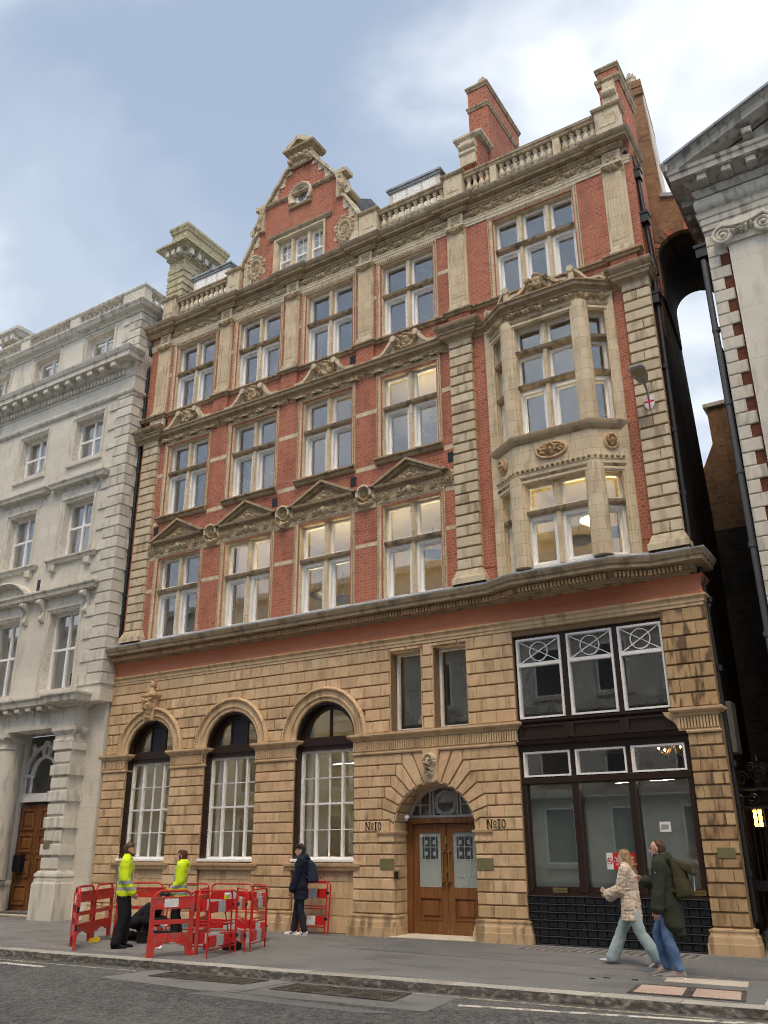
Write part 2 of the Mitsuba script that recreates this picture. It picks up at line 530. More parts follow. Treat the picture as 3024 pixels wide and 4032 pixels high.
def slab_fn(p, n, uv):
    g = mikit.noise(p.x * 70, p.y * 70, p.z * 70)
    a = mikit.fbm(p.x * 2, p.y * 2, p.z * 2, 4)
    return mix((.30, .27, .22), (.50, .455, .38), dr.clip(.3 * g + .7 * a, 0, 1))


proc_mat('york_slab', slab_fn, .85, granite_bump, .006)


def wood_fn(p, n, uv):
    w = mikit.fbm(p.x * 34 + 2 * mikit.noise(p.x * 3, p.y, p.z * 1.5), p.y * 34, p.z * 1.7, 3)
    a = mikit.noise(p.x * 3, p.y * 3, p.z * 2)
    return mix((.115, .043, .014), (.30, .135, .05), dr.clip(1.1 * w + .35 * a - .25 + .4 * (uv.x - .5), 0, 1))


proc_mat('oak', wood_fn, .38, spec=.5)


def paint_fn(p, n, uv):
    a = mikit.fbm(p.x * 1.2, p.y, p.z * 3, 4)
    return mix((.47, .165, .085), (.56, .215, .115), a)


proc_mat('orange_paint', paint_fn, .6, fine_bump, .001)


plain('white_paint', (.84, .845, .85), .4)
plain('brown_timber', (.026, .0125, .009), .33)
plain('black_tile', (.012, .014, .018), .16, spec=.6)
plain('navy_panel', (.008, .009, .018), .4)
plain('black_iron', (.014, .0145, .017), .38)


def lead_fn(p, n, uv):
    a = mikit.fbm(p.x * 6, p.y * 6, p.z * 6, 3)
    return mix((.13, .145, .165), (.46, .49, .53), a)


proc_mat('lead', lead_fn, .5, fine_bump, .006, spec=.5)


def slate_fn(p, n, uv):
    r = dr.floor(p.z / .16)
    k = p.x / .28 + .5 * (r - 2 * dr.floor(r / 2))
    return mix((.07, .08, .095), (.17, .185, .2), mikit.cell_rand(dr.floor(k), r, 2)) * (.5 + .5 * mikit.smoothstep(.0, .12, p.z / .16 - r))


proc_mat('slate', slate_fn, .6)
plain('brass', (.55, .42, .18), .3, 1.0)
plain('old_brass', (.30, .27, .14), .5, .7)
plain('steel', (.55, .56, .57), .3, 1.0)
plain('grey_plastic', (.32, .33, .33), .5)
plain('white_plastic', (.75, .76, .78), .4)
plain('black_plastic', (.015, .015, .016), .45)
plain('cream_wall', (.70, .63, .43), .8)
plain('ceiling_white', (.78, .74, .60), .8)
plain('dark_room', (.13, .12, .095), .8)
plain('warm_wall', (.38, .315, .16), .8)
plain('warm_ceiling', (.62, .53, .30), .8)
plain('grey_room', (.20, .21, .205), .8)
plain('blind_grey', (.42, .455, .44), .8)
plain('frosted_film', (.13, .165, .15), .6)
plain('pipe_grey', (.075, .08, .09), .4)
plain('far_glass', (.075, .085, .095), .12)
plain('tile_ledge', (.045, .05, .06), .2, spec=.7)
plain('pale_grey', (.52, .53, .53), .5)
plain('etched_navy', (.05, .062, .078), .3)
plain('dark_bead', (.17, .12, .075), .7)  # beads in one even brown, darker than the surround
plain('door_film', (.36, .42, .42), .5)
plain('joint_and_gap_shade', (.22, .145, .08), .9)  # joints between blocks; also shade painted into flute and dentil gaps
plain('carpet', (.10, .10, .11), .9)
scene['window_glass'] = {'type': 'thindielectric', 'int_ior': 2.35}
scene['shop_glass'] = {'type': 'thindielectric', 'int_ior': 2.0}

# ================================================================== the red brick building
B = thing('office_building', 'red brick and buff terracotta office building with curved gable, bay window and arched ground floor', 'building')
BAYS = [-17.2, -14.67, -12.13, -9.6]
PIL = [-18.53, -15.94, -13.4, -10.87, -8.06, -3.9]
XL, XR = -19.15, -3.45


def ring_box(mb, xa, xb, za, zb, w, y0, y1):
    mb.prism(sbox(xa, za, xb, zb).difference(sbox(xa + w, za + w, xb - w, zb - w)), y0, y1)


def octs(mb, pts, r, ry=None):
    ry = ry or r
    for x, y, z in pts:
        v = [(x - r, y, z), (x + r, y, z), (x, y, z - r), (x, y, z + r), (x, y - ry, z)]
        mb.add(v, [(4, 1, 3), (4, 3, 0), (4, 0, 2), (4, 2, 1)])


def along(path, step):
    P = np.array(path, float)
    d = np.linalg.norm(np.diff(P, axis=0), axis=1)
    s = np.concatenate([[0], np.cumsum(d)])
    n = max(1, int(s[-1] / step))
    t = (np.arange(n) + .5) * s[-1] / n
    return np.stack([np.interp(t, s, P[:, k]) for k in range(P.shape[1])], 1)


def window(cx, z0, z1, half, cols, transoms, border=.16, bead=True, mat='terracotta_ashlar', glass='window_glass', low=.08, blind=None, holder=None, lintel=True):
    """A stone mullioned window with white sashes; the surround is its own mesh, the rest are its pieces."""
    H = holder or B
    a, b = cx - half - border, cx + half + border
    zt = z1 + border
    prof = [(0, .02), (0, -.035), (.055, -.035), (.062, -.012), (.085, -.012), (.10, .0), (border - .01, .055), (border, .075), (border, .34)]
    k = part(H, 'window', sweep([(a, z0), (a, zt), (b, zt), (b, z0)], prof, 'wall'), mat)
    if bead:
        m = MB()
        path = [(a + .03, z0 + .03), (a + .03, zt - .03), (b - .03, zt - .03), (b - .03, z0 + .03)]
        octs(m, [(x, -.033, z) for x, z in along(path, .062)], .024, .026)
        part(k, 'bead_moulding', m, 'dark_bead', kind='stuff')
    w = 2 * half
    mw = .135
    lw = (w - mw * (cols - 1)) / cols
    xs = [(cx - half + i * (lw + mw), cx - half + i * (lw + mw) + lw) for i in range(cols)]
    for i in range(cols - 1):
        m = MB()
        c = xs[i][1] + mw / 2
        m.prism(affinity.scale(sbox(c - mw / 2, z0, c + mw / 2, z1), 1, 1), .16, .33)
        pr = [(c - mw / 2, .16), (c - mw * .32, .085), (c + mw * .32, .085), (c + mw / 2, .16)]
        m.flat(Polygon(pr), z0, z1 - .02)
        part(k, 'mullion', m, mat)
    for t in transoms:
        m = MB()
        m.side(Polygon([(.33, t - .065), (.12, t - .065), (.04, t - .03), (.015, t + .03), (.06, t + .06), (.33, t + .075)]), cx - half + .001, cx + half - .001)
        part(k, 'transom', m, 'terracotta_dark' if mat == 'terracotta_ashlar' else mat, tone=(.6, .6))
    zs = [z0] + sorted(transoms) + [z1]
    for xa, xb in xs:
        for r in range(len(zs) - 1):
            za, zb = zs[r] + (.075 if r else 0.), zs[r + 1] - (.065 if r < len(zs) - 2 else 0.)
            m = MB()
            if r == 0:
                ring_box(m, xa, xb, za, zb, .06, .15, .33)
                ring_box(m, xa + .06, xb - .06, za + .06, zb - .06, .045, .25, .31)
                m.box(xa + .06, xb - .06, .25, .31, za + .105, za + .13)
                yp, ins = .285, .105
            else:
                ring_box(m, xa, xb, za, zb, .055, .19, .29)
                yp, ins = .245, .05
            part(k, 'sash', m, 'white_paint')
            g = MB()
            g.add([(xa + ins, yp, za + ins), (xb - ins, yp, za + ins), (xb - ins, yp, zb - ins), (xa + ins, yp, zb - ins)], [(0, 1, 2), (0, 2, 3)])
            part(k, 'pane', g, glass)
    return k


# ---- brick walls with their openings
holes = []
for c in BAYS:
    holes += [sbox(c - .80, 7.0, c + .80, 9.44), sbox(c - .80, 10.70, c + .80, 13.02), sbox(c - .80, 14.16, c + .80, 16.49)]
holes += [sbox(-7.05, 14.2, -4.95, 16.5), sbox(-7.34, 7.0, -4.32, 13.34)]
wall = sbox(XL, 7.0, XR, 17.28).difference(unary_union(holes))
part(B, 'brick_wall', MB().prism(wall, 0, .32), 'red_brick')

# ---- windows, storey by storey
lit = {}
for c in BAYS:
    window(c, 7.08, 9.41, .77, 2, [8.47])
for c in BAYS:
    k = window(c, 10.74, 12.99, .77, 2, [12.11])
    part(k, 'sill', sweep([(c - .96, 0), (c + .96, 0)], [(0, 10.54), (.07, 10.56), (.10, 10.63), (.16, 10.66), (.16, 10.70), (.10, 10.72), (-.2, 10.75)]), 'terracotta_dark')
for c in BAYS:
    window(c, 14.17, 16.45, .77, 2, [15.5])
window(-6.0, 14.22, 16.47, 1.02, 3, [15.56])

# ---- cream stone bands across the brick
for z, h in ((8.47, .10), (9.44, .12), (12.05, .12), (10.5, .11), (15.48, .12)):
    for i in range(3):
        part(B, 'stone_band', MB().box(BAYS[i] + .95, BAYS[i + 1] - .95, -.006, .05, z, z + h), 'terracotta_pale', tone=(.7, .2))
    part(B, 'stone_band', MB().box(-8.655, -8.37 if z < 13 else -8.36, -.006, .05, z, z + h), 'terracotta_pale', tone=(.7, .2))
    part(B, 'stone_band', MB().box(-18.40, -18.15, -.006, .05, z, z + h), 'terracotta_pale', tone=(.7, .2))

# ---- rusticated quoin strips of the upper floors
for xa, xb in ((-18.98, -18.36), (-8.36, -7.75), (-4.02, -3.42)):
    q = part(B, 'quoin_strip', MB().box(xa + .02, xb - .02, -.085, .05, 7.05, 13.12), 'joint_and_gap_shade')
    zz = np.linspace(7.42, 13.1, 23)
    for i in range(22):
        cut = [xa, xb] if (i % 3) else [xa, xa + (.3 if i % 2 else .36), xb]
        for u, v in zip(cut[:-1], cut[1:]):
            m = MB()
            z0, z1 = zz[i] + .014, zz[i + 1] - .014
            m.add([(u + .003, .0, z0), (v - .003, .0, z0), (v - .003, .0, z1), (u + .003, .0, z1), (u + .003, -.10, z0), (v - .003, -.10, z0), (v - .003, -.10, z1), (u + .003, -.10, z1),
                   (u + .014, -.125, z0 + .014), (v - .014, -.125, z0 + .014), (v - .014, -.125, z1 - .014), (u + .014, -.125, z1 - .014)],
                  [t for o in (0, 4) for j in range(4) for t in ((o + j, o + (j + 1) % 4, o + 4 + (j + 1) % 4), (o + j, o + 4 + (j + 1) % 4, o + 4 + j))] + [(8, 9, 10), (8, 10, 11)])
            part(q, 'stone_block', m, 'terracotta_pale', tone=(rng.uniform(.15, .8), rng.uniform(0, .9)))
    base = sweep([(xa, .1), (xa, -.12), (xb, -.12), (xb, .1)], [(.10, 7.08), (.10, 7.2), (.06, 7.26), (.03, 7.36), (0, 7.41), (-.1, 7.42)])
    part(q, 'base', base, 'terracotta_pale')
    m = MB()
    for x in np.arange(xa + .03, xb - .02, .052): m.box(x, x + .03, -.142, -.11, 13.14, 13.34)
    part(q, 'fluted_cap', MB().box(xa, xb, -.125, .02, 13.12, 13.36).m(m), 'terracotta_pale')

# ---- string cornice above the second floor, breaking round the quoins and the bay
PB = [(XL, .4), (XL, -.12), (-18.34, -.12), (-18.34, -.02), (-8.38, -.02), (-8.38, -.12), (-7.73, -.12), (-7.73, -.02), (-7.36, -.02), (-6.66, -.52), (-4.95, -.52), (-4.30, -.02), (-4.04, -.02), (-4.04, -.12), (-3.50, -.12), (-3.50, .4)]
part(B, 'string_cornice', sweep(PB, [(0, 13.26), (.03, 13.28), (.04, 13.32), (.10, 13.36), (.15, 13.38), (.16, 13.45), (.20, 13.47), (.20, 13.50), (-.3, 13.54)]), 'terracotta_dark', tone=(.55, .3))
for xa, xb in ((XL, -18.34), (-8.38, -7.73), (-4.04, -3.55)):
    part(B, 'cap_cornice', sweep([(xa, .35), (xa, -.12), (xb, -.12), (xb, .35)], [(.17, 13.50), (.22, 13.55), (.27, 13.60), (.29, 13.66), (.27, 13.69), (-.1, 13.72)]), 'terracotta_dark', tone=(.5, .3))


def frieze_panel(xa, xb, z0, z1, y, bumps, name='carved_frieze', holder=None, res=.011):
    part(holder or B, name, relief(xa, xb, z0, z1, y, bumps, res, gain=1.9 if name == 'carved_frieze' else 1.4), 'carved_terracotta', smooth=True)


# second-floor frieze: swags hung between little masks, then the swan-necked crests
for i, c in enumerate(BAYS):
    xa, xb = c - 1.15, c + 1.15
    bm = []
    for j in range(4):
        u, v = xa + j * .575, xa + (j + 1) * .575
        bm += garland(u + .05, v - .05, 13.245, .07, .055, .05, seed=i * 7 + j)
        bm += rosette(u, 13.215, .055, .05, 6)
    bm += rosette(xb, 13.215, .055, .05, 6)
    frieze_panel(xa - .07, xb + .07, 13.14, 13.28, -.022, bm, res=.01)
    t = np.linspace(0, 1, 14)
    for s in (-1, 1):
        xx = c + s * (.98 - .62 * t)
        z_ = 13.53 + .40 * t ** 2.1 - .05 * np.sin(t * math.pi) ** 2
        line = list(zip(xx, z_))
        up = LineString(line)
        shape_ = Polygon(line + [(c + s * .36, 13.5), (c + s * .98, 13.5)]).buffer(0)
        part(B, 'swan_neck_crest', MB().prism(up.buffer(.042, cap_style=2), -.20, -.02).prism(affinity.translate(up, 0, -.07).buffer(.03, cap_style=2), -.15, -.02).prism(shape_.difference(up.buffer(.04)), -.075, .0)
             .m(MB().lathe([(.0, -.1), (.085, -.1), (.085, .1), (.0, .1)], n=14).mesh().apply_transform(trimesh.transformations.rotation_matrix(math.pi / 2, [1, 0, 0])).apply_translation((c + s * .33, -.12, 13.92))), 'terracotta_pale', smooth=35)
    bm = garland(c - .30, c + .30, 13.80, .13, .085, .10, seed=i + 50) + [(c, 13.84, .15, .17, 0, .10), (c, 13.87, .09, .1, 0, .14), (c - .13, 13.95, .08, .06, .6, .12), (c + .13, 13.95, .08, .06, -.6, .12), (c, 14.0, .1, .05, 0, .12)]
    frieze_panel(c - .42, c + .42, 13.55, 14.04, -.02, bm, 'carved_crest')

# ---- first-floor heads: carved frieze, pediment, and rosettes between the windows
for i, c in enumerate(BAYS):
    bm = []
    for s in (-1, 1):
        bm += leaf_scroll(c + s * .30, 9.70, .115, 1.6, math.pi / 2, .045, s) + leaf_scroll(c + s * .66, 9.71, .115, 1.6, -math.pi / 2, .045, -s) + leaf_scroll(c + s * .90, 9.69, .08, 1.2, 0, .04, s)
    bm += [(c, 9.71, .08, .11, 0, .06), (c, 9.75, .14, .04, 0, .045), (c - .14, 9.70, .07, .05, .5, .04), (c + .14, 9.70, .07, .05, -.5, .04)]
    frieze_panel(c - .97, c + .97, 9.585, 9.83, -.03, bm, res=.009)
    p = part(B, 'pediment', sweep([(c - .93, 0), (c + .93, 0)], [(0, 9.82), (.05, 9.83), (.07, 9.87), (.17, 9.89), (.19, 9.95), (.0, 9.98)]), 'terracotta_dark', tone=(.7, .2))
    tri_o = Polygon([(c - 1.10, 9.945), (c + 1.10, 9.945), (c, 10.50)])
    tri_i = Polygon([(c - .80, 9.945), (c + .80, 9.945), (c, 10.345)])
    tri_m = Polygon([(c - .95, 9.945), (c + .95, 9.945), (c, 10.43)])
    m = MB().prism(tri_o.difference(tri_m), -.20, .0).prism(tri_m.difference(tri_i), -.12, .0)
    part(p, 'raking_moulding', m, 'terracotta_dark', tone=(.75, .2))
    d = MB()
    octs(d, [(x, -.115, z) for x, z in along([(c - .78, 9.96), (c, 10.36), (c + .78, 9.96)], .055)], .02, .03)
    part(p, 'egg_moulding', d, 'terracotta_dark', kind='stuff')
    bm = [(c, 10.09, .11, .06, 0, .05), (c, 10.19, .06, .05, 0, .05)]
    for s in (-1, 1): bm += [(c + s * (.16 + .1 * j), 10.05 + .03 * math.sin(j * 2), .07, .045, s * (.5 + j), .04) for j in range(5)] + [(c + s * (.12 + .1 * j), 10.15 - .04 * j, .05, .035, -s * .6, .035) for j in range(3)]
    part(p, 'tympanum', relief(c - .8, c + .8, 9.945, 10.35, -.02, bm, .011, clip=tri_i), 'carved_terracotta', smooth=True)
for x in [(BAYS[i] + BAYS[i + 1]) / 2 for i in range(3)]:
    r = part(B, 'rosette_panel', sweep(arc(x, 9.84, .23, 200, -20, 16), [(0, .0), (0, -.16), (.05, -.17), (.07, -.1), (.07, .0)], 'wall'), 'terracotta_pale')
    bm = ring(x, 9.84, .155, .155, .022, .06, 36) + ring(x, 9.84, .085, .085, .014, .045, 26) + rosette(x, 9.84, .075, .06, 8) + [(x + .117 * math.cos(a), 9.84 + .117 * math.sin(a), .024, .024, 0, .045) for a in np.arange(12) * math.pi / 6]
    bm += garland(x - .24, x + .24, 9.66, .12, .06, .09, seed=int(-x * 10)) + [(x - .25, 9.75, .06, .13, -.3, .06), (x + .25, 9.75, .06, .13, .3, .06), (x - .26, 9.88, .05, .09, .4, .05), (x + .26, 9.88, .05, .09, -.4, .05)]
    part(r, 'medallion', relief(x - .31, x + .31, 9.45, 10.02, -.03, bm, .009), 'carved_terracotta', smooth=True)
for x in (-8.52, -18.27):
    bm = leaf_scroll(x, 9.72, .13, 1.8, 0, .06, 1) + leaf_scroll(x, 9.88, .07, 1.2, 2, .05, -1)
    frieze_panel(x - .15, x + .15, 9.56, 9.96, -.03, bm, 'carved_console', res=.009)

# ---- black air vents
for x, z in ((-8.47, 10.16), (-11.25, 10.16), (-13.78, 10.16), (-18.2, 10.2), (-8.5, 13.72), (-11.3, 13.72), (-18.25, 13.72)):
    v = part(B, 'air_vent', MB().box(x - .085, x + .085, -.012, .02, z, z + .25), 'black_iron')
    m = MB()
    for q in range(6): m.box(x - .07, x + .07, -.02, -.012, z + .02 + q * .038, z + .035 + q * .038)
    part(v, 'grille', m, 'black_iron')

# ---- third floor: pilasters, sill course, entablature, cornice
PS = [(XL, .4), (XL, -.03)]
for c, h in ((PIL[0], .31), (PIL[1], .28), (PIL[2], .28), (PIL[3], .28), (PIL[4], .32), (PIL[5], .36)):
    PS += [(c - h, -.03), (c - h, -.11), (c + h, -.11), (c + h, -.03)]
PS = [PS[0], (XL, -.11)] + PS[4:]
PS = PS[:-1] + [(-3.54, .4)]
part(B, 'sill_course', sweep(PS, [(-.05, 14.03), (.03, 14.05), (.04, 14.10), (.09, 14.12), (.09, 14.165), (-.12, 14.18)]), 'terracotta_dark', tone=(.4, .4))
for i, c in enumerate(PIL):
    h = .27 if i in (4, 5, 0) else .24
    part(B, 'pilaster_pedestal', MB().box(c - h - .03, c + h + .03, -.095, .05, 13.53, 14.05), 'terracotta_pale' if i == 0 else 'red_brick')
    k = part(B, 'pilaster', MB().box(c - h, c + h, -.05, .05, 14.17, 16.62), 'terracotta_pale', tone=(.6, .4))
    part(k, 'base', sweep([(c - .21, .0), (c - .21, -.09), (c + .21, -.09), (c + .21, .0)], [(.06, 14.17), (.06, 14.25), (.03, 14.28), (.03, 14.34), (.0, 14.39), (-.1, 14.4)]), 'terracotta_pale')
    m = MB().box(c - .20, c + .20, -.085, .0, 14.39, 16.44)
    for q in range(6): m.cbox(c - .185 + q * .0635, c - .185 + q * .0635 + .042, -.10, -.08, 14.55, 16.36, .008)
    part(k, 'fluted_shaft', m, 'terracotta_ashlar', tone=(.75, .5))
    bm = garland(c - .2, c + .2, 16.64, .08, .05, .09, seed=i + 90) + leaf_scroll(c - .2, 16.6, .06, 1.4, 0, .09, 1) + leaf_scroll(c + .2, 16.6, .06, 1.4, math.pi, .09, -1)
    part(k, 'capital', relief(c - .255, c + .255, 16.44, 16.69, -.07, bm, .009), 'carved_terracotta', smooth=True)
    part(k, 'abacus', MB().box(c - .25, c + .25, -.14, .05, 16.675, 16.72), 'terracotta_pale')
    b = part(B, 'frieze_block', MB().box(c - .22, c + .22, -.075, .0, 16.72, 17.12), 'terracotta_pale')
    part(b, 'carved_flower', relief(c - .13, c + .13, 16.82, 17.06, -.078, rosette(c, 16.94, .1, .03, 4) + [(c + u * .09, 16.94 + v * .09, .04, .04, 0, .025) for u in (-1, 1) for v in (-1, 1)], .009), 'carved_terracotta', smooth=True)
part(B, 'architrave', sweep([(XL, .3), (XL, -.0), (XR - .08, -.0), (XR - .08, .3)], [(-.05, 16.625), (.03, 16.63), (.03, 16.70), (.045, 16.71), (.045, 16.78), (.06, 16.80), (.06, 16.83), (0, 16.84), (0, 17.1), (-.05, 17.1)]), 'terracotta_pale', tone=(.7, .2))
for i in range(5):
    xa, xb = PIL[i] + .24, PIL[i + 1] - .24
    n = 7 if i == 4 else 4
    w = (xb - xa) / n
    bm = []
    for j in range(n):
        u, v = xa + j * w, xa + (j + 1) * w
        bm += garland(u + .07, v - .07, 17.03, .10, .055, .055, seed=i * 11 + j)
        if j: bm += [(u, 17.05, .03, .03, 0, .05), (u, 16.99, .012, .06, 0, .03), (u, 16.91, .028, .05, 0, .045), (u - .06, 17.04, .06, .025, .5, .03), (u + .06, 17.04, .06, .025, -.5, .03)]
    bm += leaf_scroll(xa + .05, 16.97, .07, 1.3, 0, .035, 1) + leaf_scroll(xb - .05, 16.97, .07, 1.3, math.pi, .035, -1)
    frieze_panel(xa, xb, 16.845, 17.095, -.012, bm, res=.010)
PC = [(XL - .02, .4), (XL - .02, -.06)]
for c in PIL[1:5]:
    PC += [(c - .3, -.0), (c - .3, -.08), (c + .3, -.08), (c + .3, -.0)]
PC = [(XL, .5), (XL, -.08), (PIL[0] + .3, -.08), (PIL[0] + .3, 0)] + PC[2:] + [(PIL[5] - .3, 0), (PIL[5] - .3, -.08), (XR - .24, -.08), (XR - .24, 1.0)]
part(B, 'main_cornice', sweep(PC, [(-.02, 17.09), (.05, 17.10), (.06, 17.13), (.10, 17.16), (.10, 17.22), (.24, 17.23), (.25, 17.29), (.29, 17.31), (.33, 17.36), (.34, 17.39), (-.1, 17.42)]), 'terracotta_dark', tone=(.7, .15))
m = MB()
for a, b_ in zip(PC[1:-2], PC[2:-1]):
    if abs(a[1] - b_[1]) < 1e-6: octs(m, [(x, a[1] - .10, 17.19) for x in np.arange(a[0] + .02, b_[0], .075)], .03, .035)
part(B, 'egg_and_dart', m, 'terracotta_pale', kind='stuff')
part(B, 'lead_flashing', sweep(PC, [(.345, 17.392), (.345, 17.402), (.05, 17.46), (.0, 17.47)]), 'lead')

# ---- balustrade
def baluster_mesh(x, y, z, h):
    s = h / .52
    return MB().lathe([(.0, 0), (.075, 0), (.075, .04), (.05, .055), (.045, .08), (.085, .15), (.092, .20), (.07, .27), (.045, .36), (.04, .40), (.06, .42), (.06, .44), (.045, .45), (.075, .47), (.075, .52), (0, .52)], n=10).mesh().apply_scale((1, 1, s)).apply_translation((x, y, z))


runs = [(-18.75, -15.5), (-11.05, -3.58)]
for xa, xb in runs:
    part(B, 'balustrade_plinth', MB().box(xa, xb, -.06, .22, 17.41, 17.70), 'terracotta_dark')
    part(B, 'balustrade_rail', sweep([(xa, .08), (xb, .08)], [(.10, 18.22), (.12, 18.25), (.12, 18.30), (.15, 18.33), (.15, 18.38), (.12, 18.41), (0, 18.43), (-.12, 18.41), (-.15, 18.36), (-.1, 18.22), (.10, 18.22)]), 'terracotta_dark', tone=(.7, .3))
for xa, xb in ((-18.75, -18.2), (-15.98, -15.5), (-11.05, -10.47), (-8.35, -7.8), (-4.17, -3.58)):
    k = part(B, 'balustrade_pedestal', MB().cbox(xa, xb, -.11, .26, 17.41, 18.40, .012), 'terracotta_pale', tone=(.4, .6))
    part(k, 'panel', MB().cbox(xa + .1, xb - .1, -.125, -.1, 17.85, 18.2, .01), 'terracotta_pale')
    part(k, 'cap', sweep([(xa, .3), (xa, -.11), (xb, -.11), (xb, .3)], [(0, 18.36), (.05, 18.39), (.07, 18.44), (.06, 18.47), (-.15, 18.50)]), 'terracotta_dark', tone=(.7, .3))
for x in (-6.93, -5.2): part(B, 'balustrade_die', MB().cbox(x - .09, x + .09, -.05, .2, 17.70, 18.22, .01), 'terracotta_pale')
for xa, xb, n in ((-18.15, -16.02, 10), (-10.43, -8.39, 10), (-7.76, -7.04, 4), (-6.82, -5.31, 8), (-5.09, -4.19, 5)):
    w = (xb - xa) / n
    for q in range(n): part(B, 'baluster', baluster_mesh(xa + (q + .5) * w, .08, 17.70, .52), 'terracotta_pale', smooth=40, tone=(rng.uniform(.3, .8), rng.uniform(.2, .8)))

# ---- the gable
GC = -13.27
def gsym(pts): return pts + [(-x, z) for x, z in reversed(pts)]
gout = Polygon([(GC + x, z) for x, z in gsym([(-2.28, 17.42), (-2.28, 18.45), (-1.74, 19.45), (-1.66, 19.5), (-1.40, 20.42), (-.54, 21.55)])])
gin = gout.buffer(-.085, join_style=2).intersection(sbox(-20, 0, 0, 21.47)).union(sbox(GC - 2.19, 17.42, GC + 2.19, 17.6))
ghole = unary_union([sbox(GC - .98, 17.42, GC + .98, 18.92), Point(GC, 20.28).buffer(.26)])
G = part(B, 'gable', MB().prism(gin.difference(ghole), .02, .34), 'red_brick')
cop = gout.difference(gin.buffer(.004))
part(G, 'coping', MB().prism(cop, -.10, .42), 'terracotta_pale', tone=(.5, .5))
for s in (-1, 1):
    for q in range(7):                                   # stepped quoin stones inside the coping
        for (x0, z0), (x1, z1), n in (((2.12, 18.42), (1.58, 19.42), 5), ((1.24, 20.36), (.48, 21.45), 6)):
            if q >= n: continue
            t0, t1 = q / n, (q + 1) / n
            xa = x0 + (x1 - x0) * t0
            w = .22 if q % 2 else .12
            poly = sbox(GC + (s * (xa - w) if s > 0 else -xa - .02), z0 + (z1 - z0) * t0, GC + (s * xa + .02 if s > 0 else -(xa - w)), z0 + (z1 - z0) * t1).intersection(gin)
            part(G, 'quoin_stone', MB().prism(poly.buffer(-.004), -.008, .03), 'terracotta_pale', tone=(rng.uniform(.3, .9), .4))
for z0 in (17.42, 17.75, 18.08):
    for s in (-1, 1):
        w = .3 if z0 == 17.75 else .16
        xa = GC + (-2.12 if s < 0 else 2.12 - w)
        part(G, 'quoin_stone', MB().box(xa, xa + w, -.008, .03, z0 + .005, z0 + .325), 'terracotta_pale', tone=(rng.uniform(.3, .9), .4))
part(G, 'string_course', sweep([(GC - 1.42, .02), (GC + 1.42, .02)], [(.0, 20.33), (.05, 20.35), (.09, 20.40), (.09, 20.45), (0, 20.48)]), 'terracotta_dark', tone=(.8, .2))
for s in (-1, 1):                                        # scrolled brackets at the shoulders
    x = GC + s * 1.53
    sc = part(G, 'scroll_bracket', MB().box(x - .19, x + .19, -.09, .30, 20.36, 20.50).prism(Polygon([(x - s * .17, 20.36), (x + s * .02, 20.36), (x + s * .10, 20.05), (x + s * .30, 19.62), (x + s * .30, 19.5), (x - s * .17, 19.5)]).buffer(0), -.06, .34), 'terracotta_pale', tone=(.4, .7))
    bm = leaf_scroll(x + s * .1, 19.68, .12, 1.8, 0, .07, s) + [(x - s * .02, 20.0, .07, .16, s * .3, .07), (x - s * .04, 20.22, .06, .1, 0, .06), (x + s * .03, 19.9, .05, .1, -s * .5, .05)]
    part(sc, 'carving', relief(x - .26, x + .26, 19.5, 20.36, -.07, bm, .012, clip=Polygon([(x - s * .17, 20.36), (x + s * .04, 20.36), (x + s * .12, 20.05), (x + s * .30, 19.62), (x + s * .30, 19.5), (x - s * .17, 19.5)]).buffer(.001)), 'carved_terracotta', smooth=True)
    part(sc, 'scroll', MB().tube([(x + s * .27, -.1, 19.58), (x + s * .27, .4, 19.58)], .11, 10), 'terracotta_pale', smooth=40)
# the little pediment on top
tp = part(G, 'top_pediment', MB().box(GC - .40, GC + .40, -.08, .40, 21.46, 21.98), 'terracotta_pale', tone=(.5, .6))
part(tp, 'cornice', sweep([(GC - .42, .46), (GC - .42, -.10), (GC + .42, -.10), (GC + .42, .46)], [(0, 21.93), (.06, 21.96), (.16, 22.0), (.17, 22.06), (-.1, 22.08)]), 'terracotta_dark', tone=(.8, .2))
ta, tb = Polygon([(GC - .60, 22.07), (GC + .60, 22.07), (GC, 22.49)]), Polygon([(GC - .34, 22.07), (GC + .34, 22.07), (GC, 22.31)])
part(tp, 'raking_moulding', MB().prism(ta.difference(tb), -.26, .46).prism(tb, -.10, .4), 'terracotta_pale', tone=(.6, .6))
part(tp, 'finial', MB().ball((GC, .05, 22.52), .06), 'terracotta_pale', smooth=True)
bm = garland(GC - .36, GC + .36, 21.86, .18, .10, .11, seed=5) + garland(GC - .42, GC - .28, 21.66, .1, .08, .1, 6) + garland(GC + .28, GC + .42, 21.66, .1, .08, .1, 8)
part(tp, 'carved_panel', relief(GC - .46, GC + .46, 21.42, 21.93, -.09, bm, .013), 'carved_terracotta', smooth=True)
# the round louvre window
oc = part(G, 'round_window', sweep(arc(GC, 20.28, .45, 215, -35, 26), [(0, .03), (0, -.07), (.05, -.10), (.10, -.07), (.13, -.04), (.16, -.03), (.19, .02), (.19, .25)], 'wall'), 'terracotta_pale')
part(oc, 'sill', sweep([(GC - .42, .02), (GC + .42, .02)], [(0, 19.86), (.08, 19.88), (.10, 19.95), (0, 19.98)]), 'terracotta_dark')
m = MB()
m.prism(Point(GC, 20.28).buffer(.27).difference(Point(GC, 20.28).buffer(.17)), .06, .16)
part(oc, 'frame', m, 'white_paint')
part(oc, 'louvre_backing', MB().prism(Point(GC, 20.28).buffer(.21), .20, .22), 'black_plastic')
m = MB()
for q in range(7):
    z = 20.10 + q * .055
    hw = math.sqrt(max(.0, .2 ** 2 - (z - 20.28) ** 2))
    m.add([(GC - hw, .10, z - .018), (GC + hw, .10, z - .018), (GC + hw, .18, z + .018), (GC - hw, .18, z + .018)], [(0, 1, 2), (0, 2, 3)])
part(oc, 'louvre', m, 'white_paint')
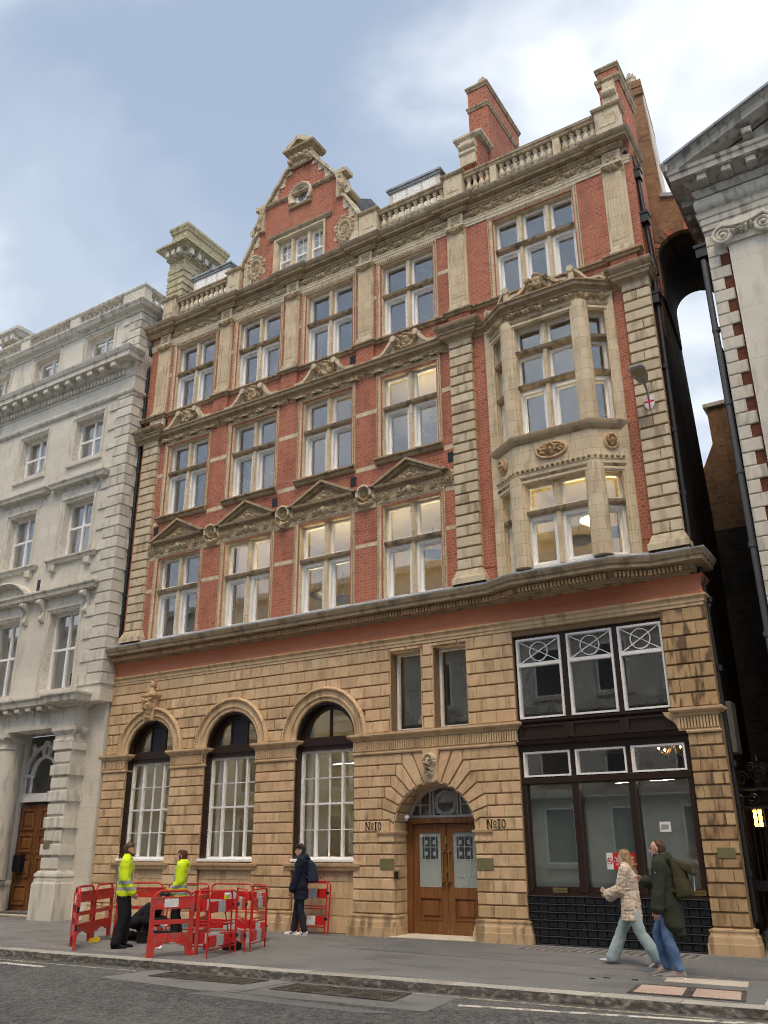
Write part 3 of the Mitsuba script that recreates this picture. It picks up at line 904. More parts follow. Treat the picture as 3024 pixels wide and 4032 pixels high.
# the three-light window of the gable
a, b_ = GC - .96, GC + .96
gw = part(G, 'window', sweep([(a, 17.45), (a, 18.98), (b_, 18.98), (b_, 17.45)], [(0, .05), (0, -.03), (.06, -.03), (.09, .0), (.13, .06), (.13, .3)], 'wall'), 'terracotta_ashlar')
part(gw, 'hood', sweep([(a - .12, .05), (a - .12, .02), (b_ + .12, .02), (b_ + .12, .05)], [(0, 18.98), (.05, 19.0), (.10, 19.07), (.11, 19.13), (0, 19.16)]), 'terracotta_dark', tone=(.8, .2))
for x in (GC - .31, GC + .30):
    part(gw, 'mullion', MB().flat(Polygon([(x - .07, .26), (x - .07, .13), (x - .04, .06), (x + .04, .06), (x + .07, .13), (x + .07, .26)]), 17.45, 18.87), 'terracotta_ashlar')
for xa, xb in ((GC - .83, GC - .38), (GC - .24, GC + .23), (GC + .37, GC + .83)):
    m = MB()
    ring_box(m, xa, xb, 17.45, 18.86, .045, .16, .28)
    m.box(xa + .045, xb - .045, .17, .24, 18.18, 18.24)
    m.box((xa + xb) / 2 - .012, (xa + xb) / 2 + .012, .20, .23, 18.24, 18.82).box(xa + .045, xb - .045, .20, .23, 18.50, 18.52)
    part(gw, 'sash', m, 'white_paint')
    part(gw, 'pane', MB().add([(xa + .04, .22, 17.49), (xb - .04, .22, 17.49), (xb - .04, .22, 18.82), (xa + .04, .22, 18.82)], [(0, 1, 2), (0, 2, 3)]), 'window_glass')
part(gw, 'attic_room', MB().box(GC - 1.0, GC + 1.0, .36, 1.6, 17.4, 19.1), 'cream_wall')
# carved cartouches
def cartouche(cx, cz, text):
    bm = ring(cx, cz, .20, .27, .05, .055, 34) + ring(cx, cz, .255, .335, .06, .04, 24)
    g = np.random.default_rng(int(abs(cx) * 7))
    for a in np.arange(16) * math.pi / 8: bm.append((cx + .28 * math.cos(a), cz + .37 * math.sin(a), .07, .05, g.uniform(0, 3), .06))
    bm += [(cx, cz + .42, .10, .07, 0, .08), (cx - .08, cz + .44, .05, .07, .5, .07), (cx + .08, cz + .44, .05, .07, -.5, .07), (cx, cz - .42, .08, .05, 0, .07)]
    if not text: bm += leaf_scroll(cx - .05, cz + .03, .11, 1.1, 1.2, .035, 1) + leaf_scroll(cx + .05, cz - .05, .10, 1.1, -1.6, .035, 1) + [(cx, cz, .02, .15, 0, .035)]
    k = part(G, 'cartouche', relief(cx - .34, cx + .34, cz - .48, cz + .50, .012, bm, .010, clip=Point(cx, cz).buffer(1).intersection(affinity.scale(Point(cx, cz).buffer(1), .33, .48))), 'carved_terracotta', smooth=True)
    for dx, dz, w, h in ((-.31, .18, .12, .16), (.31, .18, .12, .16), (-.31, -.2, .12, .16), (.31, -.2, .12, .16), (0, -.46, .2, .1)):
        part(k, 'backing_stone', MB().box(cx + dx - w / 2, cx + dx + w / 2, .004, .03, cz + dz - h / 2, cz + dz + h / 2), 'terracotta_pale')
    if text:
        t = meshkit.text_mesh('1885', .13, .03)
        v = t.vertices.copy()
        w = v[:, 0].max()
        t.vertices = np.stack([cx + (v[:, 0] - w / 2) * (.27 / w), -.005 - v[:, 2], cz + (v[:, 1] - .065) * 1.9], 1)
        part(k, 'date', t, 'terracotta_pale')


cartouche(-14.92, 18.25, False)
cartouche(-11.62, 18.28, True)

# ---- chimneys, dormers and roof
def chimney(name, parent, x0, x1, y0, y1, z0, z1, mat, bands, **kw):
    k = part(parent, name, MB().box(x0, x1, y0, y1, z0, z1), mat, **kw)
    for zb, h, pr, m in bands:
        part(k, 'oversailing_course', sweep([(x0, y0), (x1, y0), (x1, y1), (x0, y1)], [(0, zb), (pr * .4, zb), (pr * .7, zb + h * .45), (pr, zb + h * .6), (pr, zb + h), (0, zb + h + .02)], closed=True), m)
    part(k, 'top', MB().box(x0 - .001, x1 + .001, y0, y1, z1 - .02, z1 + .03), 'lead')
    return k


def pot(parent, x, y, z, h, r, mat, cage=False):
    k = part(parent, 'chimney_pot', MB().lathe([(0, 0), (r, 0), (r * 1.05, .06), (r * .86, .1), (r * .82, h * .8), (r * .95, h * .84), (r * .95, h), (0, h)], (x, y, z), 14), mat, smooth=40)
    if cage:
        m = MB()
        for a in np.arange(5) * math.pi / 5:
            m.tube([(x + r * .8 * math.cos(a) * c, y + r * .8 * math.sin(a) * c, z + h + .22 * s) for c, s in [(math.cos(t), math.sin(t)) for t in np.linspace(0, math.pi, 9)]], .010, 5)
        for q in (.06, .13): m.tube([(x + r * .8 * math.cos(t) * math.sqrt(1 - (q / .22) ** 2), y + r * .8 * math.sin(t) * math.sqrt(1 - (q / .22) ** 2), z + h + q) for t in np.linspace(0, 2 * math.pi, 13)], .009, 5)
        part(k, 'cage', m, 'steel')


mc = chimney('chimney', B, -8.0, -7.4, 1.0, 3.3, 17.4, 22.40, 'red_brick', [(21.48, .16, .055, 'terracotta_dark'), (22.24, .16, .06, 'terracotta_dark')], label='tall red brick chimney rising behind the balustrade')
pot(mc, -7.66, 1.35, 22.42, .36, .15, 'terracotta', True)
kn = part(B, 'kneeler', MB().side(Polygon([(.35, 18.4), (.35, 19.80), (.75, 19.80), (1.0, 19.6), (1.6, 19.6), (1.6, 18.4)]), -8.02, -7.45), 'red_brick')
part(kn, 'coping', sweep([(-8.05, 1.0), (-8.05, .33), (-7.42, .33), (-7.42, 1.0)], [(-.05, 19.74), (.06, 19.78), (.12, 19.86), (.12, 19.93), (-.2, 19.97)]), 'terracotta_pale')
part(kn, 'scroll', MB().tube([(-8.0, .28, 19.55), (-7.5, .28, 19.55)], .12, 12).tube([(-8.0, .27, 19.32), (-7.5, .27, 19.32)], .08, 12).box(-7.98, -7.52, .24, .36, 18.9, 19.74), 'terracotta_pale', smooth=40)
rc = chimney('chimney', B, -4.08, -3.58, .35, 1.6, 17.4, 20.15, 'red_brick', [(19.55, .22, .08, 'terracotta_dark'), (20.02, .13, .06, 'terracotta_dark')], label='right corner chimney with scrolled stone bracket on its face')
part(rc, 'scroll', MB().tube([(-3.99, .27, 19.20), (-3.65, .27, 19.20)], .12, 12).cbox(-3.97, -3.67, .20, .36, 19.28, 19.52, .02).cbox(-4.02, -3.62, .26, .36, 18.5, 19.1, .02), 'terracotta_pale', smooth=40)
part(rc, 'hooded_pot', MB().lathe([(0, 0), (.14, 0), (.14, .22), (.12, .30), (.06, .36), (0, .38)], (-3.83, .7, 20.18), 12), 'terracotta_dark', smooth=40)
part(rc, 'cowl_opening', MB().box(-3.89, -3.77, .54, .58, 20.24, 20.42), 'black_plastic')

part(B, 'slate_roof', MB().side(Polygon([(.36, 17.4), (.36, 17.75), (1.7, 20.2), (5.3, 20.2), (5.3, 17.4)]), -19.1, -15.6).side(Polygon([(.36, 17.4), (.36, 17.75), (1.7, 20.2), (5.3, 20.2), (5.3, 17.4)]), -10.95, -4.3).side(Polygon([(.36, 17.4), (.36, 19.6), (1.2, 20.2), (5.3, 20.2), (5.3, 17.4)]), -15.0, -11.5), 'slate')
for xa, xb in ((-18.55, -16.9), (-10.68, -8.98)):
    d = part(B, 'dormer', MB().box(xa, xb, .95, 2.5, 18.2, 19.77), 'portland_carved', tone=(.9, 0))
    part(d, 'roof', MB().box(xa - .03, xb + .03, .90, 2.6, 19.76, 19.84).box(xa - .07, xb + .07, .86, 2.66, 19.84, 19.91), 'lead')
    for q in range(3):
        w = (xb - xa - .2) / 3
        part(d, 'panel', MB().cbox(xa + .12 + q * w, xa + .06 + (q + 1) * w, .935, .96, 18.6, 19.70, .01), 'white_paint')
# rainwater pipes
m = MB()
m.tube([(-19.05, -.20, 7.2), (-19.05, -.16, 13.0)], .05, 8)
pl = part(B, 'rainwater_pipe', MB().tube([(-19.2, -.05, 7.3), (-19.2, -.05, 16.9)], .05, 8), 'black_iron', smooth=50)
pr_ = part(B, 'rainwater_pipe', MB().tube([(-3.38, .12, 7.3), (-3.36, .16, 13.3)], .06, 10).tube([(-3.30, .22, 13.5), (-3.34, .22, 14.0), (-3.42, .2, 16.6), (-3.47, .1, 16.85), (-3.6, .0, 17.0)], .06, 10).tube([(-3.33, .15, 7.0), (-3.27, .2, 6.4), (-3.20, .22, .5)], .06, 10), 'black_iron', smooth=50)
for x, y, z in ((-3.38, .12, 12.7), (-3.38, .16, 14.9), (-3.42, .19, 16.2)): part(pr_, 'hopper', MB().box(x - .10, x + .10, y - .11, y + .11, z, z + .26).box(x - .12, x + .12, y - .13, y + .13, z + .22, z + .28), 'black_iron')
for z in (8.2, 9.6, 11.1, 1.2, 3.0, 4.7, 6.0): part(pr_, 'collar', MB().lathe([(0, 0), (.08, 0), (.08, .1), (0, .1)], (-3.38 if z > 7 else -3.21, .14 if z > 7 else .22, z), 10), 'black_iron')

# ---- the canted bay
for xa, xb in ((-7.73, -7.36), (-4.30, -4.04)): part(B, 'brick_reveal', MB().box(xa, xb, -.015, .03, 7.4, 13.28), 'red_brick')
BP = [(-7.38, .02), (-6.66, -.5), (-4.95, -.5), (-4.28, .02)]
BAY = part(B, 'bay', sweep([(-7.40, .02)] + BP[1:3] + [(-4.26, .02)], [(-.18, 9.08), (.0, 9.09), (.0, 9.18), (.02, 9.19), (.02, 9.28), (.0, 9.29), (.0, 9.9), (-.18, 9.92)]), 'terracotta_ashlar', label='canted terracotta bay with medallions between its two storeys')
part(BAY, 'sill_cornice', sweep(BP, [(0, 9.86), (.06, 9.90), (.10, 9.96), (.12, 10.02), (.12, 10.06), (-.1, 10.12)]), 'terracotta_dark', tone=(.8, .2))
part(BAY, 'head', sweep(BP, [(-.2, 13.0), (0, 13.0), (0, 13.30), (-.2, 13.30)]), 'terracotta_ashlar')
m = MB()
for (x0, y0), (x1, y1) in zip(BP[:-1], BP[1:]):
    L = math.hypot(x1 - x0, y1 - y0)
    for t in (np.arange(int(L / .11)) + .5) / int(L / .11):
        px, py = x0 + (x1 - x0) * t, y0 + (y1 - y0) * t
        nx, ny = (y1 - y0) / L, -(x1 - x0) / L
        m.ball((px + nx * .025, py + ny * .025, 9.235), (.04, .04, .035), 1)
part(BAY, 'rosette_course', m, 'terracotta_dark', kind='stuff')
part(BAY, 'floor_slab', MB().flat(Polygon(BP + [(-4.28, .4), (-7.38, .4)]), 9.15, 9.25).flat(Polygon(BP + [(-4.28, .4), (-7.38, .4)]), 13.29, 13.31), 'ceiling_white')
facets = []
for i, ((x0, y0), (x1, y1)) in enumerate(zip(BP[:-1], BP[1:])):
    L = math.hypot(x1 - x0, y1 - y0)
    facets.append((frame(x0, y0, 0, math.atan2(y1 - y0, x1 - x0)), L, i))
for fm, L, i in facets:
    with at(fm):
        oc_, hw = (L / 2, .70) if i == 1 else ((L * .53, .245) if i == 0 else (L * .47, .245))
        ob = hw + .07
        for z0, z1, tr_ in ((7.09, 9.08, [8.27]), (10.10, 13.0, [11.30, 12.19])):
            holder = BAY
            fr = sbox(0, z0 - .01, L, z1 + .001).difference(sbox(oc_ - ob, z0 - .02, oc_ + ob, z1 - .08))
            part(BAY, 'window_wall', MB().prism(fr, .0, .18), 'terracotta_ashlar')
            k = window(oc_, z0, z1 - .15, hw, 2 if i == 1 else 1, tr_, border=.07, bead=False, holder=BAY)
            part(k, 'hood', sweep([(oc_ - ob - .03, 0), (oc_ + ob + .03, 0)], [(0, z1 - .08), (.03, z1 - .06), (.05, z1 - .01), (0, z1)]), 'terracotta_dark')
        # medallions with carved heads
        if i == 1:
            mx, rx, rz = L / 2, .36, .20
        else:
            mx, rx, rz = L * (.47 if i == 0 else .52), .17, .195
        md = part(BAY, 'medallion', sweep([(mx + rx * math.cos(t), 9.58 + rz * math.sin(t)) for t in np.linspace(math.pi, -math.pi, 36, endpoint=False)], [(0, .0), (0, -.04), (.02, -.06), (.05, -.05), (.06, -.01), (.06, .02)], 'wall', closed=True), 'terracotta', smooth=40, tone=(.35, .4))
        bm = face(mx, 9.575, .27 if i == 1 else .27, .09, beard=False)
        g = np.random.default_rng(31 + i)
        for s in (-1, 1):
            if i == 1: bm += [(mx + s * (.10 + .18 * t), 9.60 + .07 * math.sin(t * 9 + s), .06, .035, s * g.uniform(-.8, .8), .06) for t in np.linspace(0, 1, 8)]
            else: bm += [(mx + s * .1, 9.5 - .05 * t, .035, .06, .3 * s, .05) for t in range(2)]
        part(md, 'carved_head', relief(mx - rx, mx + rx, 9.58 - rz, 9.58 + rz, -.0, bm, .008, clip=affinity.scale(Point(mx, 9.58).buffer(1), rx - .03, rz - .03)), 'terracotta', smooth=True, tone=(.3, .4))
        # frieze below the crowning cornice
        bm = []
        n = 5 if i == 1 else 2
        for j in range(n):
            u, v = L * j / n, L * (j + 1) / n
            bm += garland(u + .05, v - .05, 13.22, .07, .055, .06, seed=60 + 7 * i + j) + rosette(u + .001, 13.16, .065, .06, 5) + rosette(v - .001, 13.16, .065, .06, 5)
        part(BAY, 'carved_frieze', relief(.02, L - .02, 13.04, 13.27, -.004, bm, .010, gain=1.9), 'carved_terracotta', smooth=True)
        # pierced cresting
        def crest(pts, w=.03, y0=-.05, y1=.06):
            return MB().prism(LineString(pts).buffer(w, cap_style=1), y0, y1)
        c = part(BAY, 'cresting', crest([(0.02, 13.52), (L - .02, 13.52)], .035), 'terracotta_pale', tone=(.5, .5))
        t = np.linspace(0, 1, 16)
        if i == 1:
            for s in (-1, 1):
                part(c, 'scroll', crest([(L / 2 + s * (.78 - .52 * q), 13.58 + .26 * (3 * q * q - 2 * q ** 3) + .05 * math.sin(q * 7)) for q in t], .035, -.06, .05), 'terracotta_pale', smooth=40)
                part(c, 'post', MB().cbox(L / 2 + s * .80 - .06, L / 2 + s * .80 + .06, -.07, .07, 13.5, 13.86, .02).m(MB().tube([(L / 2 + s * .80, -.09, 13.88), (L / 2 + s * .80, .09, 13.88)], .085, 12)), 'terracotta_pale', smooth=40)
            bm = garland(L / 2 - .26, L / 2 + .26, 13.82, .14, .09, .12, seed=77) + rosette(L / 2 - .2, 13.88, .1, .12, 6) + rosette(L / 2 + .2, 13.88, .1, .12, 6) + [(L / 2, 13.86, .13, .13, 0, .12), (L / 2, 13.98, .12, .07, 0, .14)]
            part(c, 'carving', relief(L / 2 - .34, L / 2 + .34, 13.54, 14.05, -.02, bm, .011, clip=affinity.scale(Point(L / 2, 13.72).buffer(1), .32, .34)), 'carved_terracotta', smooth=True)
            part(c, 'carving_back', MB().prism(affinity.scale(Point(L / 2, 13.72).buffer(1), .30, .32).intersection(sbox(0, 13.5, L, 14.1)), -.01, .08), 'terracotta_pale')
        else:
            e = 0.12 if i == 0 else L - .12
            o = L - .03 if i == 0 else .03
            part(c, 'scroll', crest([(e + (o - e) * q, 13.60 + .14 * q + .07 * math.sin(q * 8)) for q in t], .032, -.06, .05), 'terracotta_pale', smooth=40)
            part(c, 'post', MB().cbox(e - .06, e + .06, -.07, .07, 13.5, 13.78, .02).m(MB().tube([(e, -.09, 13.78), (e, .09, 13.78)], .085, 12)), 'terracotta_pale', smooth=40)
for x, y in BP[1:3]:
    for z0, z1 in ((7.09, 9.09), (10.08, 13.02)):
        part(BAY, 'corner_pillar', MB().lathe([(0, z0), (.20, z0), (.20, z1 - .0), (0, z1)], (x, y + .12, 0), 12), 'terracotta_ashlar', smooth=40)
part(BAY, 'jamb', MB().box(-7.40, -7.20, -.10, .12, 7.09, 13.28).box(-4.46, -4.26, -.10, .12, 7.09, 13.28), 'terracotta_ashlar')

# ---- ground floor of the brick building
ARCH = [-17.65, -14.83, -12.0]
AR, SPR = .84, 4.03
def arch_hole(c, r=AR, z0=1.40): return unary_union([sbox(c - r, z0, c + r, SPR), Point(c, SPR).buffer(r, 24).intersection(sbox(c - r, SPR, c + r, 9))])
DX, DZ, DR = -9.18, 2.0, .96
door_hole = unary_union([sbox(DX - DR, -.1, DX + DR, DZ), Point(DX, DZ).buffer(DR, 24)])
MEZ = [(-10.19, -9.40), (-9.09, -8.28)]
mez_hole = unary_union([sbox(a, 4.08, b, 5.82) for a, b in MEZ])
shop_hole = sbox(-7.2, -.1, -3.86, 4.02).union(sbox(-7.2, 3.9, -4.1, 5.80))
gholes = unary_union([arch_hole(c, z0=-.1) for c in ARCH] + [door_hole, mez_hole, shop_hole])
GW = part(B, 'arcade_wall', MB().prism(sbox(-19.32, 0, -3.25, 5.94).difference(gholes), .0, .36), 'joint_and_gap_shade')
PIERS = [(-19.32, -18.47), (-16.81, -15.67), (-13.99, -12.84), (-11.16, DX - DR), (DX + DR, -7.2), (-3.86, -3.25)]


def stone(holder, poly, mat='terracotta', y=-.04, flat=False, tone=None):
    """One rusticated block: a body with its face drawn in at the bed joints."""
    m = MB()
    x0, z0, x1, z1 = poly.bounds
    if abs(poly.area - (x1 - x0) * (z1 - z0)) < 1e-4:
        a, b, c, d = x0 + .0025, x1 - .0025, z0 + .008, z1 - .008
        L = [(a, b, c, d, .03), (a, b, c, d, y + .024), (a + .003, b - .003, c + .015, d - .015, y)]
        v = []
        for p, q, r, s, yy in L: v += [(p, yy, r), (q, yy, r), (q, yy, s), (p, yy, s)]
        m.add(v, [t for o in (0, 4) for j in range(4) for t in ((o + j, o + (j + 1) % 4, o + 4 + (j + 1) % 4), (o + j, o + 4 + (j + 1) % 4, o + 4 + j))] + [(8, 9, 10), (8, 10, 11)])
    else:
        m.prism(poly.buffer(-.010, join_style=2), y + .022, .03).prism(poly.buffer(-.022, join_style=2), y, y + .0221)
    part(holder, 'stone_block', m, mat, tone=tone or (float(np.clip(rng.normal(.5, .28), 0, 1)), float(rng.uniform(0, .8)) ** 1.6))


def cuts(xa, xb, w, odd):
    n = max(1, round((xb - xa) / w))
    s = (xb - xa) / n
    c = [xa + i * s for i in range(n + 1)]
    if odd and n > 1: c = [xa] + [xa + (i + .5) * s for i in range(n)] + [xb]
    return c


pz = list(np.linspace(.42, 3.60, 15))
for i, (xa, xb) in enumerate(PIERS):
    k = part(B, 'pier', MB().box(xa + .004, xb - .004, -.012, .30, .0, 3.6), 'joint_and_gap_shade')
    base = sweep([(xa, .3), (xa, -.03), (xb, -.03), (xb, .3)], [(.10, 0), (.10, .17), (.085, .18), (.075, .27), (.05, .31), (.05, .34), (.06, .36), (.06, .385), (.015, .40), (-.05, .42)])
    part(k, 'plinth', base, 'terracotta', tone=(.35, .8))
    if i in (3, 4): continue                                   # the door piers take the voussoirs below
    for j in range(14):
        for u, v in zip(*(lambda c: (c[:-1], c[1:]))(cuts(xa, xb, .42 if i != 5 else .33, j % 2))):
            stone(k, sbox(u, pz[j], v, pz[j + 1]), 'terracotta_stained' if i == 5 else 'terracotta')
# door piers with courses that bend down to the arch
jz = [.42, .647, .874, 1.10, 1.327, 1.555, 1.78, 2.0, 2.235, 2.465, 2.69, 2.915, 3.14, 3.37, 3.60]
bend = {8: -1.06, 9: -1.25, 10: -1.18, 11: -1.03, 12: -.90, 13: -.74, 14: -.50}
ang = {7: 0, 8: 9, 9: 21, 10: 32.5, 11: 44, 12: 55, 13: 66.5, 14: 78}
for s, (xa, xb), nm in ((-1, PIERS[3], 3), (1, PIERS[4], 4)):
    k = f'{B}__pier_{nm:03d}'
    for j in range(14):
        if j < 7:
            for u, v in zip(*(lambda c: (c[:-1], c[1:]))(cuts(xa, xb, .36, j % 2))): stone(k, sbox(u, jz[j], v, jz[j + 1]), 'terracotta')
            continue
        far = xa if s < 0 else xb
        def line(i):
            a = math.radians(ang[i])
            e = (DX + s * DR * math.cos(a), DZ + DR * math.sin(a))
            if i == 7: return [(far, jz[7]), e]
            return [(far, jz[i]), (DX - s * bend[i], jz[i]), e]
        lo, hi = line(j), line(j + 1)
        a0, a1 = math.radians(ang[j]), math.radians(ang[j + 1])
        ar = [(DX + s * DR * math.cos(a), DZ + DR * math.sin(a)) for a in np.linspace(a0, a1, 4)][1:-1]
        poly = Polygon(lo + ar + hi[::-1]).buffer(0)
        bx = [DX - s * bend[i] for i in (max(j, 8), j + 1)]
        xs_ = max(bx) if s < 0 else min(bx)
        xe = min(bx) - .0 if s < 0 else max(bx)
        inner = sbox(min(xe, DX), 0, max(xe, DX), 9) if s < 0 else sbox(DX, 0, xe, 9)
        stone(k, poly.intersection(inner).buffer(0), 'terracotta')
        rest = poly.difference(inner)
        if rest.area > .02:
            r0, _, r1, _ = rest.bounds
            c = cuts(r0, r1, .36, j % 2)
            for u, v in zip(c[:-1], c[1:]): stone(k, rest.intersection(sbox(u, 0, v, 9)), 'terracotta')
for s in (-1, 1):                                              # plain voussoirs beside the keystone
    a0, a1 = math.radians(78), math.radians(86)
    stone(GW, Polygon([(DX + s * DR * math.cos(a0), DZ + DR * math.sin(a0)), (DX + s * DR * math.cos(a1), DZ + DR * math.sin(a1)), (DX + s * .20, 3.6), (DX + s * .50, 3.6)]), 'terracotta')
ks = part(B, 'keystone', MB().prism(Polygon([(DX - .09, 2.96), (DX + .09, 2.96), (DX + .20, 3.62), (DX - .20, 3.62)]), -.10, .3), 'terracotta', tone=(.6, .3))
part(ks, 'bearded_mask', relief(DX - .16, DX + .16, 3.0, 3.58, -.10, face(DX, 3.36, .34, .11), .009), 'terracotta_pale', smooth=True, tone=(.7, .3))
for xa, xb in ((DX - DR - .34, DX - DR), (DX + DR, DX + DR + .34)):
    part(B, 'door_impost', sweep([(xa, .0), (xa, -.04), (xb, -.04), (xb, .48)] if xa < DX - 1 else [(xa, .48), (xa, -.04), (xb, -.04), (xb, 0)], [(-.02, 1.80), (.02, 1.81), (.02, 1.86), (.01, 1.87), (.01, 1.93), (.05, 1.97), (.06, 2.01), (-.02, 2.02)]), 'terracotta', tone=(.6, .3))
# door reveal, in stones
rv = part(B, 'door_reveal', MB().prism(door_hole.buffer(.04).difference(door_hole).intersection(sbox(-12, 0.0, -7, 4)), .02, .52), 'terracotta_dark', tone=(.2, .4))
zz = list(jz[:8])
for s in (-1, 1):
    for j in range(-1, 7):
        za, zb = (0.0, .42) if j < 0 else (zz[j], zz[j + 1])
        for y0, y1 in ((-.03, .22), (.22, .50)):
            part(rv, 'stone_block', MB().box(DX + s * DR - .012, DX + s * DR + .012, y0 + .003, y1 - .003, za + .012, zb - .012), 'terracotta', tone=(rng.uniform(.1, .7), rng.uniform(0, .6)))
for q in range(15):
    a0, a1 = math.radians(12 * q + .8), math.radians(12 * q + 11.2)
    poly = Polygon([(DX + r * math.cos(a), DZ + r * math.sin(a)) for r, aa in ((DR - .012, np.linspace(a0, a1, 4)), (DR + .012, np.linspace(a1, a0, 4))) for a in aa])
    for y0, y1 in ((-.02, .22), (.225, .50)): part(rv, 'stone_block', MB().prism(poly, y0, y1), 'terracotta', tone=(rng.uniform(.1, .7), rng.uniform(0, .6)))

# upper courses of the arcade, cut round the arch mouldings
uz = [4.06, 4.32, 4.585, 4.85, 5.115, 5.38, 5.645, 5.915]
ringcut = unary_union([Point(c, SPR).buffer(1.175, 24) for c in ARCH] + [mez_hole, sbox(-7.2, 3.9, -4.1, 5.80)])
for j in range(7):
    c = cuts(-19.30, -7.2, .44, j % 2)
    for u, v in zip(c[:-1], c[1:]):
        q = sbox(u, uz[j], v, uz[j + 1]).difference(ringcut)
        for g in getattr(q, 'geoms', [q]):
            if g.area > .012: stone(GW, g, 'terracotta', tone=(float(np.clip(rng.normal(.62, .22), 0, 1)), float(rng.uniform(0, .45))))
    c = cuts(-4.10, -3.25, .40, j % 2)
    for u, v in zip(c[:-1], c[1:]): stone(GW, sbox(u, uz[j], v, uz[j + 1]), 'terracotta_stained', tone=(rng.uniform(.05, .6), rng.uniform(.4, 1)))
# window aprons of square blocks under the arches
for xa, xb in ((-18.47, -16.81), (-15.67, -13.99), (-12.84, -11.16)):
    k = part(B, 'window_apron', MB().box(xa, xb, .06, .3, 0, 1.36), 'terracotta_dark', tone=(.3, .3))
    for j in range(4):
        c = cuts(xa, xb, .36, j % 2)
        for u, v in zip(c[:-1], c[1:]): part(k, 'stone_block', MB().cbox(u + .003, v - .003, .045, .2, .01 + j * .335, .005 + (j + 1) * .335 - .004, .004), 'terracotta', tone=(rng.uniform(.5, 1), rng.uniform(0, .3)))
    part(k, 'sill', sweep([(xa - .10, .02), (xa - .10, -.04), (xb + .10, -.04), (xb + .10, .02)], [(-.05, 1.22), (.02, 1.24), (.03, 1.29), (.07, 1.32), (.08, 1.37), (-.25, 1.40)]), 'terracotta', tone=(.5, .3))

# imposts with fluted bands
def fluted_band(parent, xa, xb, y=-.045):
    part(parent, 'impost_moulding', sweep([(xa, .3), (xa, y), (xb, y), (xb, .3)], [(-.05, 3.585), (.03, 3.60), (.04, 3.63), (.015, 3.65), (.005, 3.67), (.005, 3.89), (.03, 3.90), (.05, 3.94), (.10, 3.97), (.12, 4.0), (.12, 4.045), (-.05, 4.06)]), 'terracotta', tone=(.55, .35))
    part(parent, 'fluting_ground', MB().box(xa - .002, xb + .002, y - .009, y, 3.675, 3.888), 'joint_and_gap_shade')  # dark strip put in as shade between the flutes
    m = MB()
    for x in np.arange(xa + .005, xb - .02, .056): m.box(x, x + .033, y - .034, y - .004, 3.68, 3.885)
    part(parent, 'fluting', m, 'terracotta', kind='stuff', tone=(.6, .3))
for xa, xb in (PIERS[0], PIERS[1], PIERS[2], (-11.16, -7.2)):
    fluted_band(B, xa, xb)
fluted_band(B, -4.0, -3.30)
part(B, 'flared_bracket', MB().prism(Polygon([(-4.0, 4.0), (-4.26, 4.0), (-4.22, 3.92), (-4.05, 3.78), (-3.99, 3.62), (-3.86, 3.60), (-3.86, 4.0)]), -.05, .10), 'terracotta', tone=(.6, .3))
# arch mouldings
for i, c in enumerate(ARCH):
    k = part(B, 'arch_moulding', sweep([(c - 1.19, 4.055)] + arc(c, SPR, 1.19, 178.5, 1.5, 40) + [(c + 1.19, 4.055)], [(0, .02), (0, -.06), (.02, -.10), (.05, -.115), (.09, -.09), (.11, -.06), (.20, -.055), (.215, -.075), (.24, -.07), (.25, -.04), (.33, -.035), (.35, -.01), (.35, .36)], 'wall'), 'terracotta', tone=(.6, .3))
    m = MB()
    octs(m, [(x, -.105, z) for x, z in along(arc(c, SPR, 1.13, 179, 1, 60), .07)], .032, .035)
    part(k, 'egg_moulding', m, 'terracotta', kind='stuff', tone=(.4, .6))
kb = part(B, 'mask_keystone', MB().prism(Polygon([(ARCH[0] - .11, 4.86), (ARCH[0] + .11, 4.86), (ARCH[0] + .19, 5.45), (ARCH[0] - .19, 5.45)]), -.17, .05), 'terracotta', tone=(.5, .4))
part(kb, 'cap', sweep([(ARCH[0] - .2, 0), (ARCH[0] - .2, -.17), (ARCH[0] + .2, -.17), (ARCH[0] + .2, 0)], [(-.1, 5.42), (.02, 5.43), (.06, 5.47), (.08, 5.50), (.08, 5.54), (-.17, 5.57)]), 'terracotta', tone=(.5, .3))
part(kb, 'finial', MB().lathe([(0, 5.55), (.13, 5.55), (.10, 5.62), (.05, 5.68), (.045, 5.74), (.07, 5.76), (.085, 5.81), (.07, 5.87), (.03, 5.91), (0, 5.915)], (ARCH[0], -.10, 0), 12), 'terracotta', smooth=40)
part(kb, 'bearded_mask', relief(ARCH[0] - .17, ARCH[0] + .17, 4.87, 5.44, -.17, face(ARCH[0], 5.2, .38, .11) + [(ARCH[0] - .12, 5.40, .09, .06, .4, .12), (ARCH[0] + .12, 5.40, .09, .06, -.4, .12)], .009), 'terracotta', smooth=True, tone=(.45, .4))
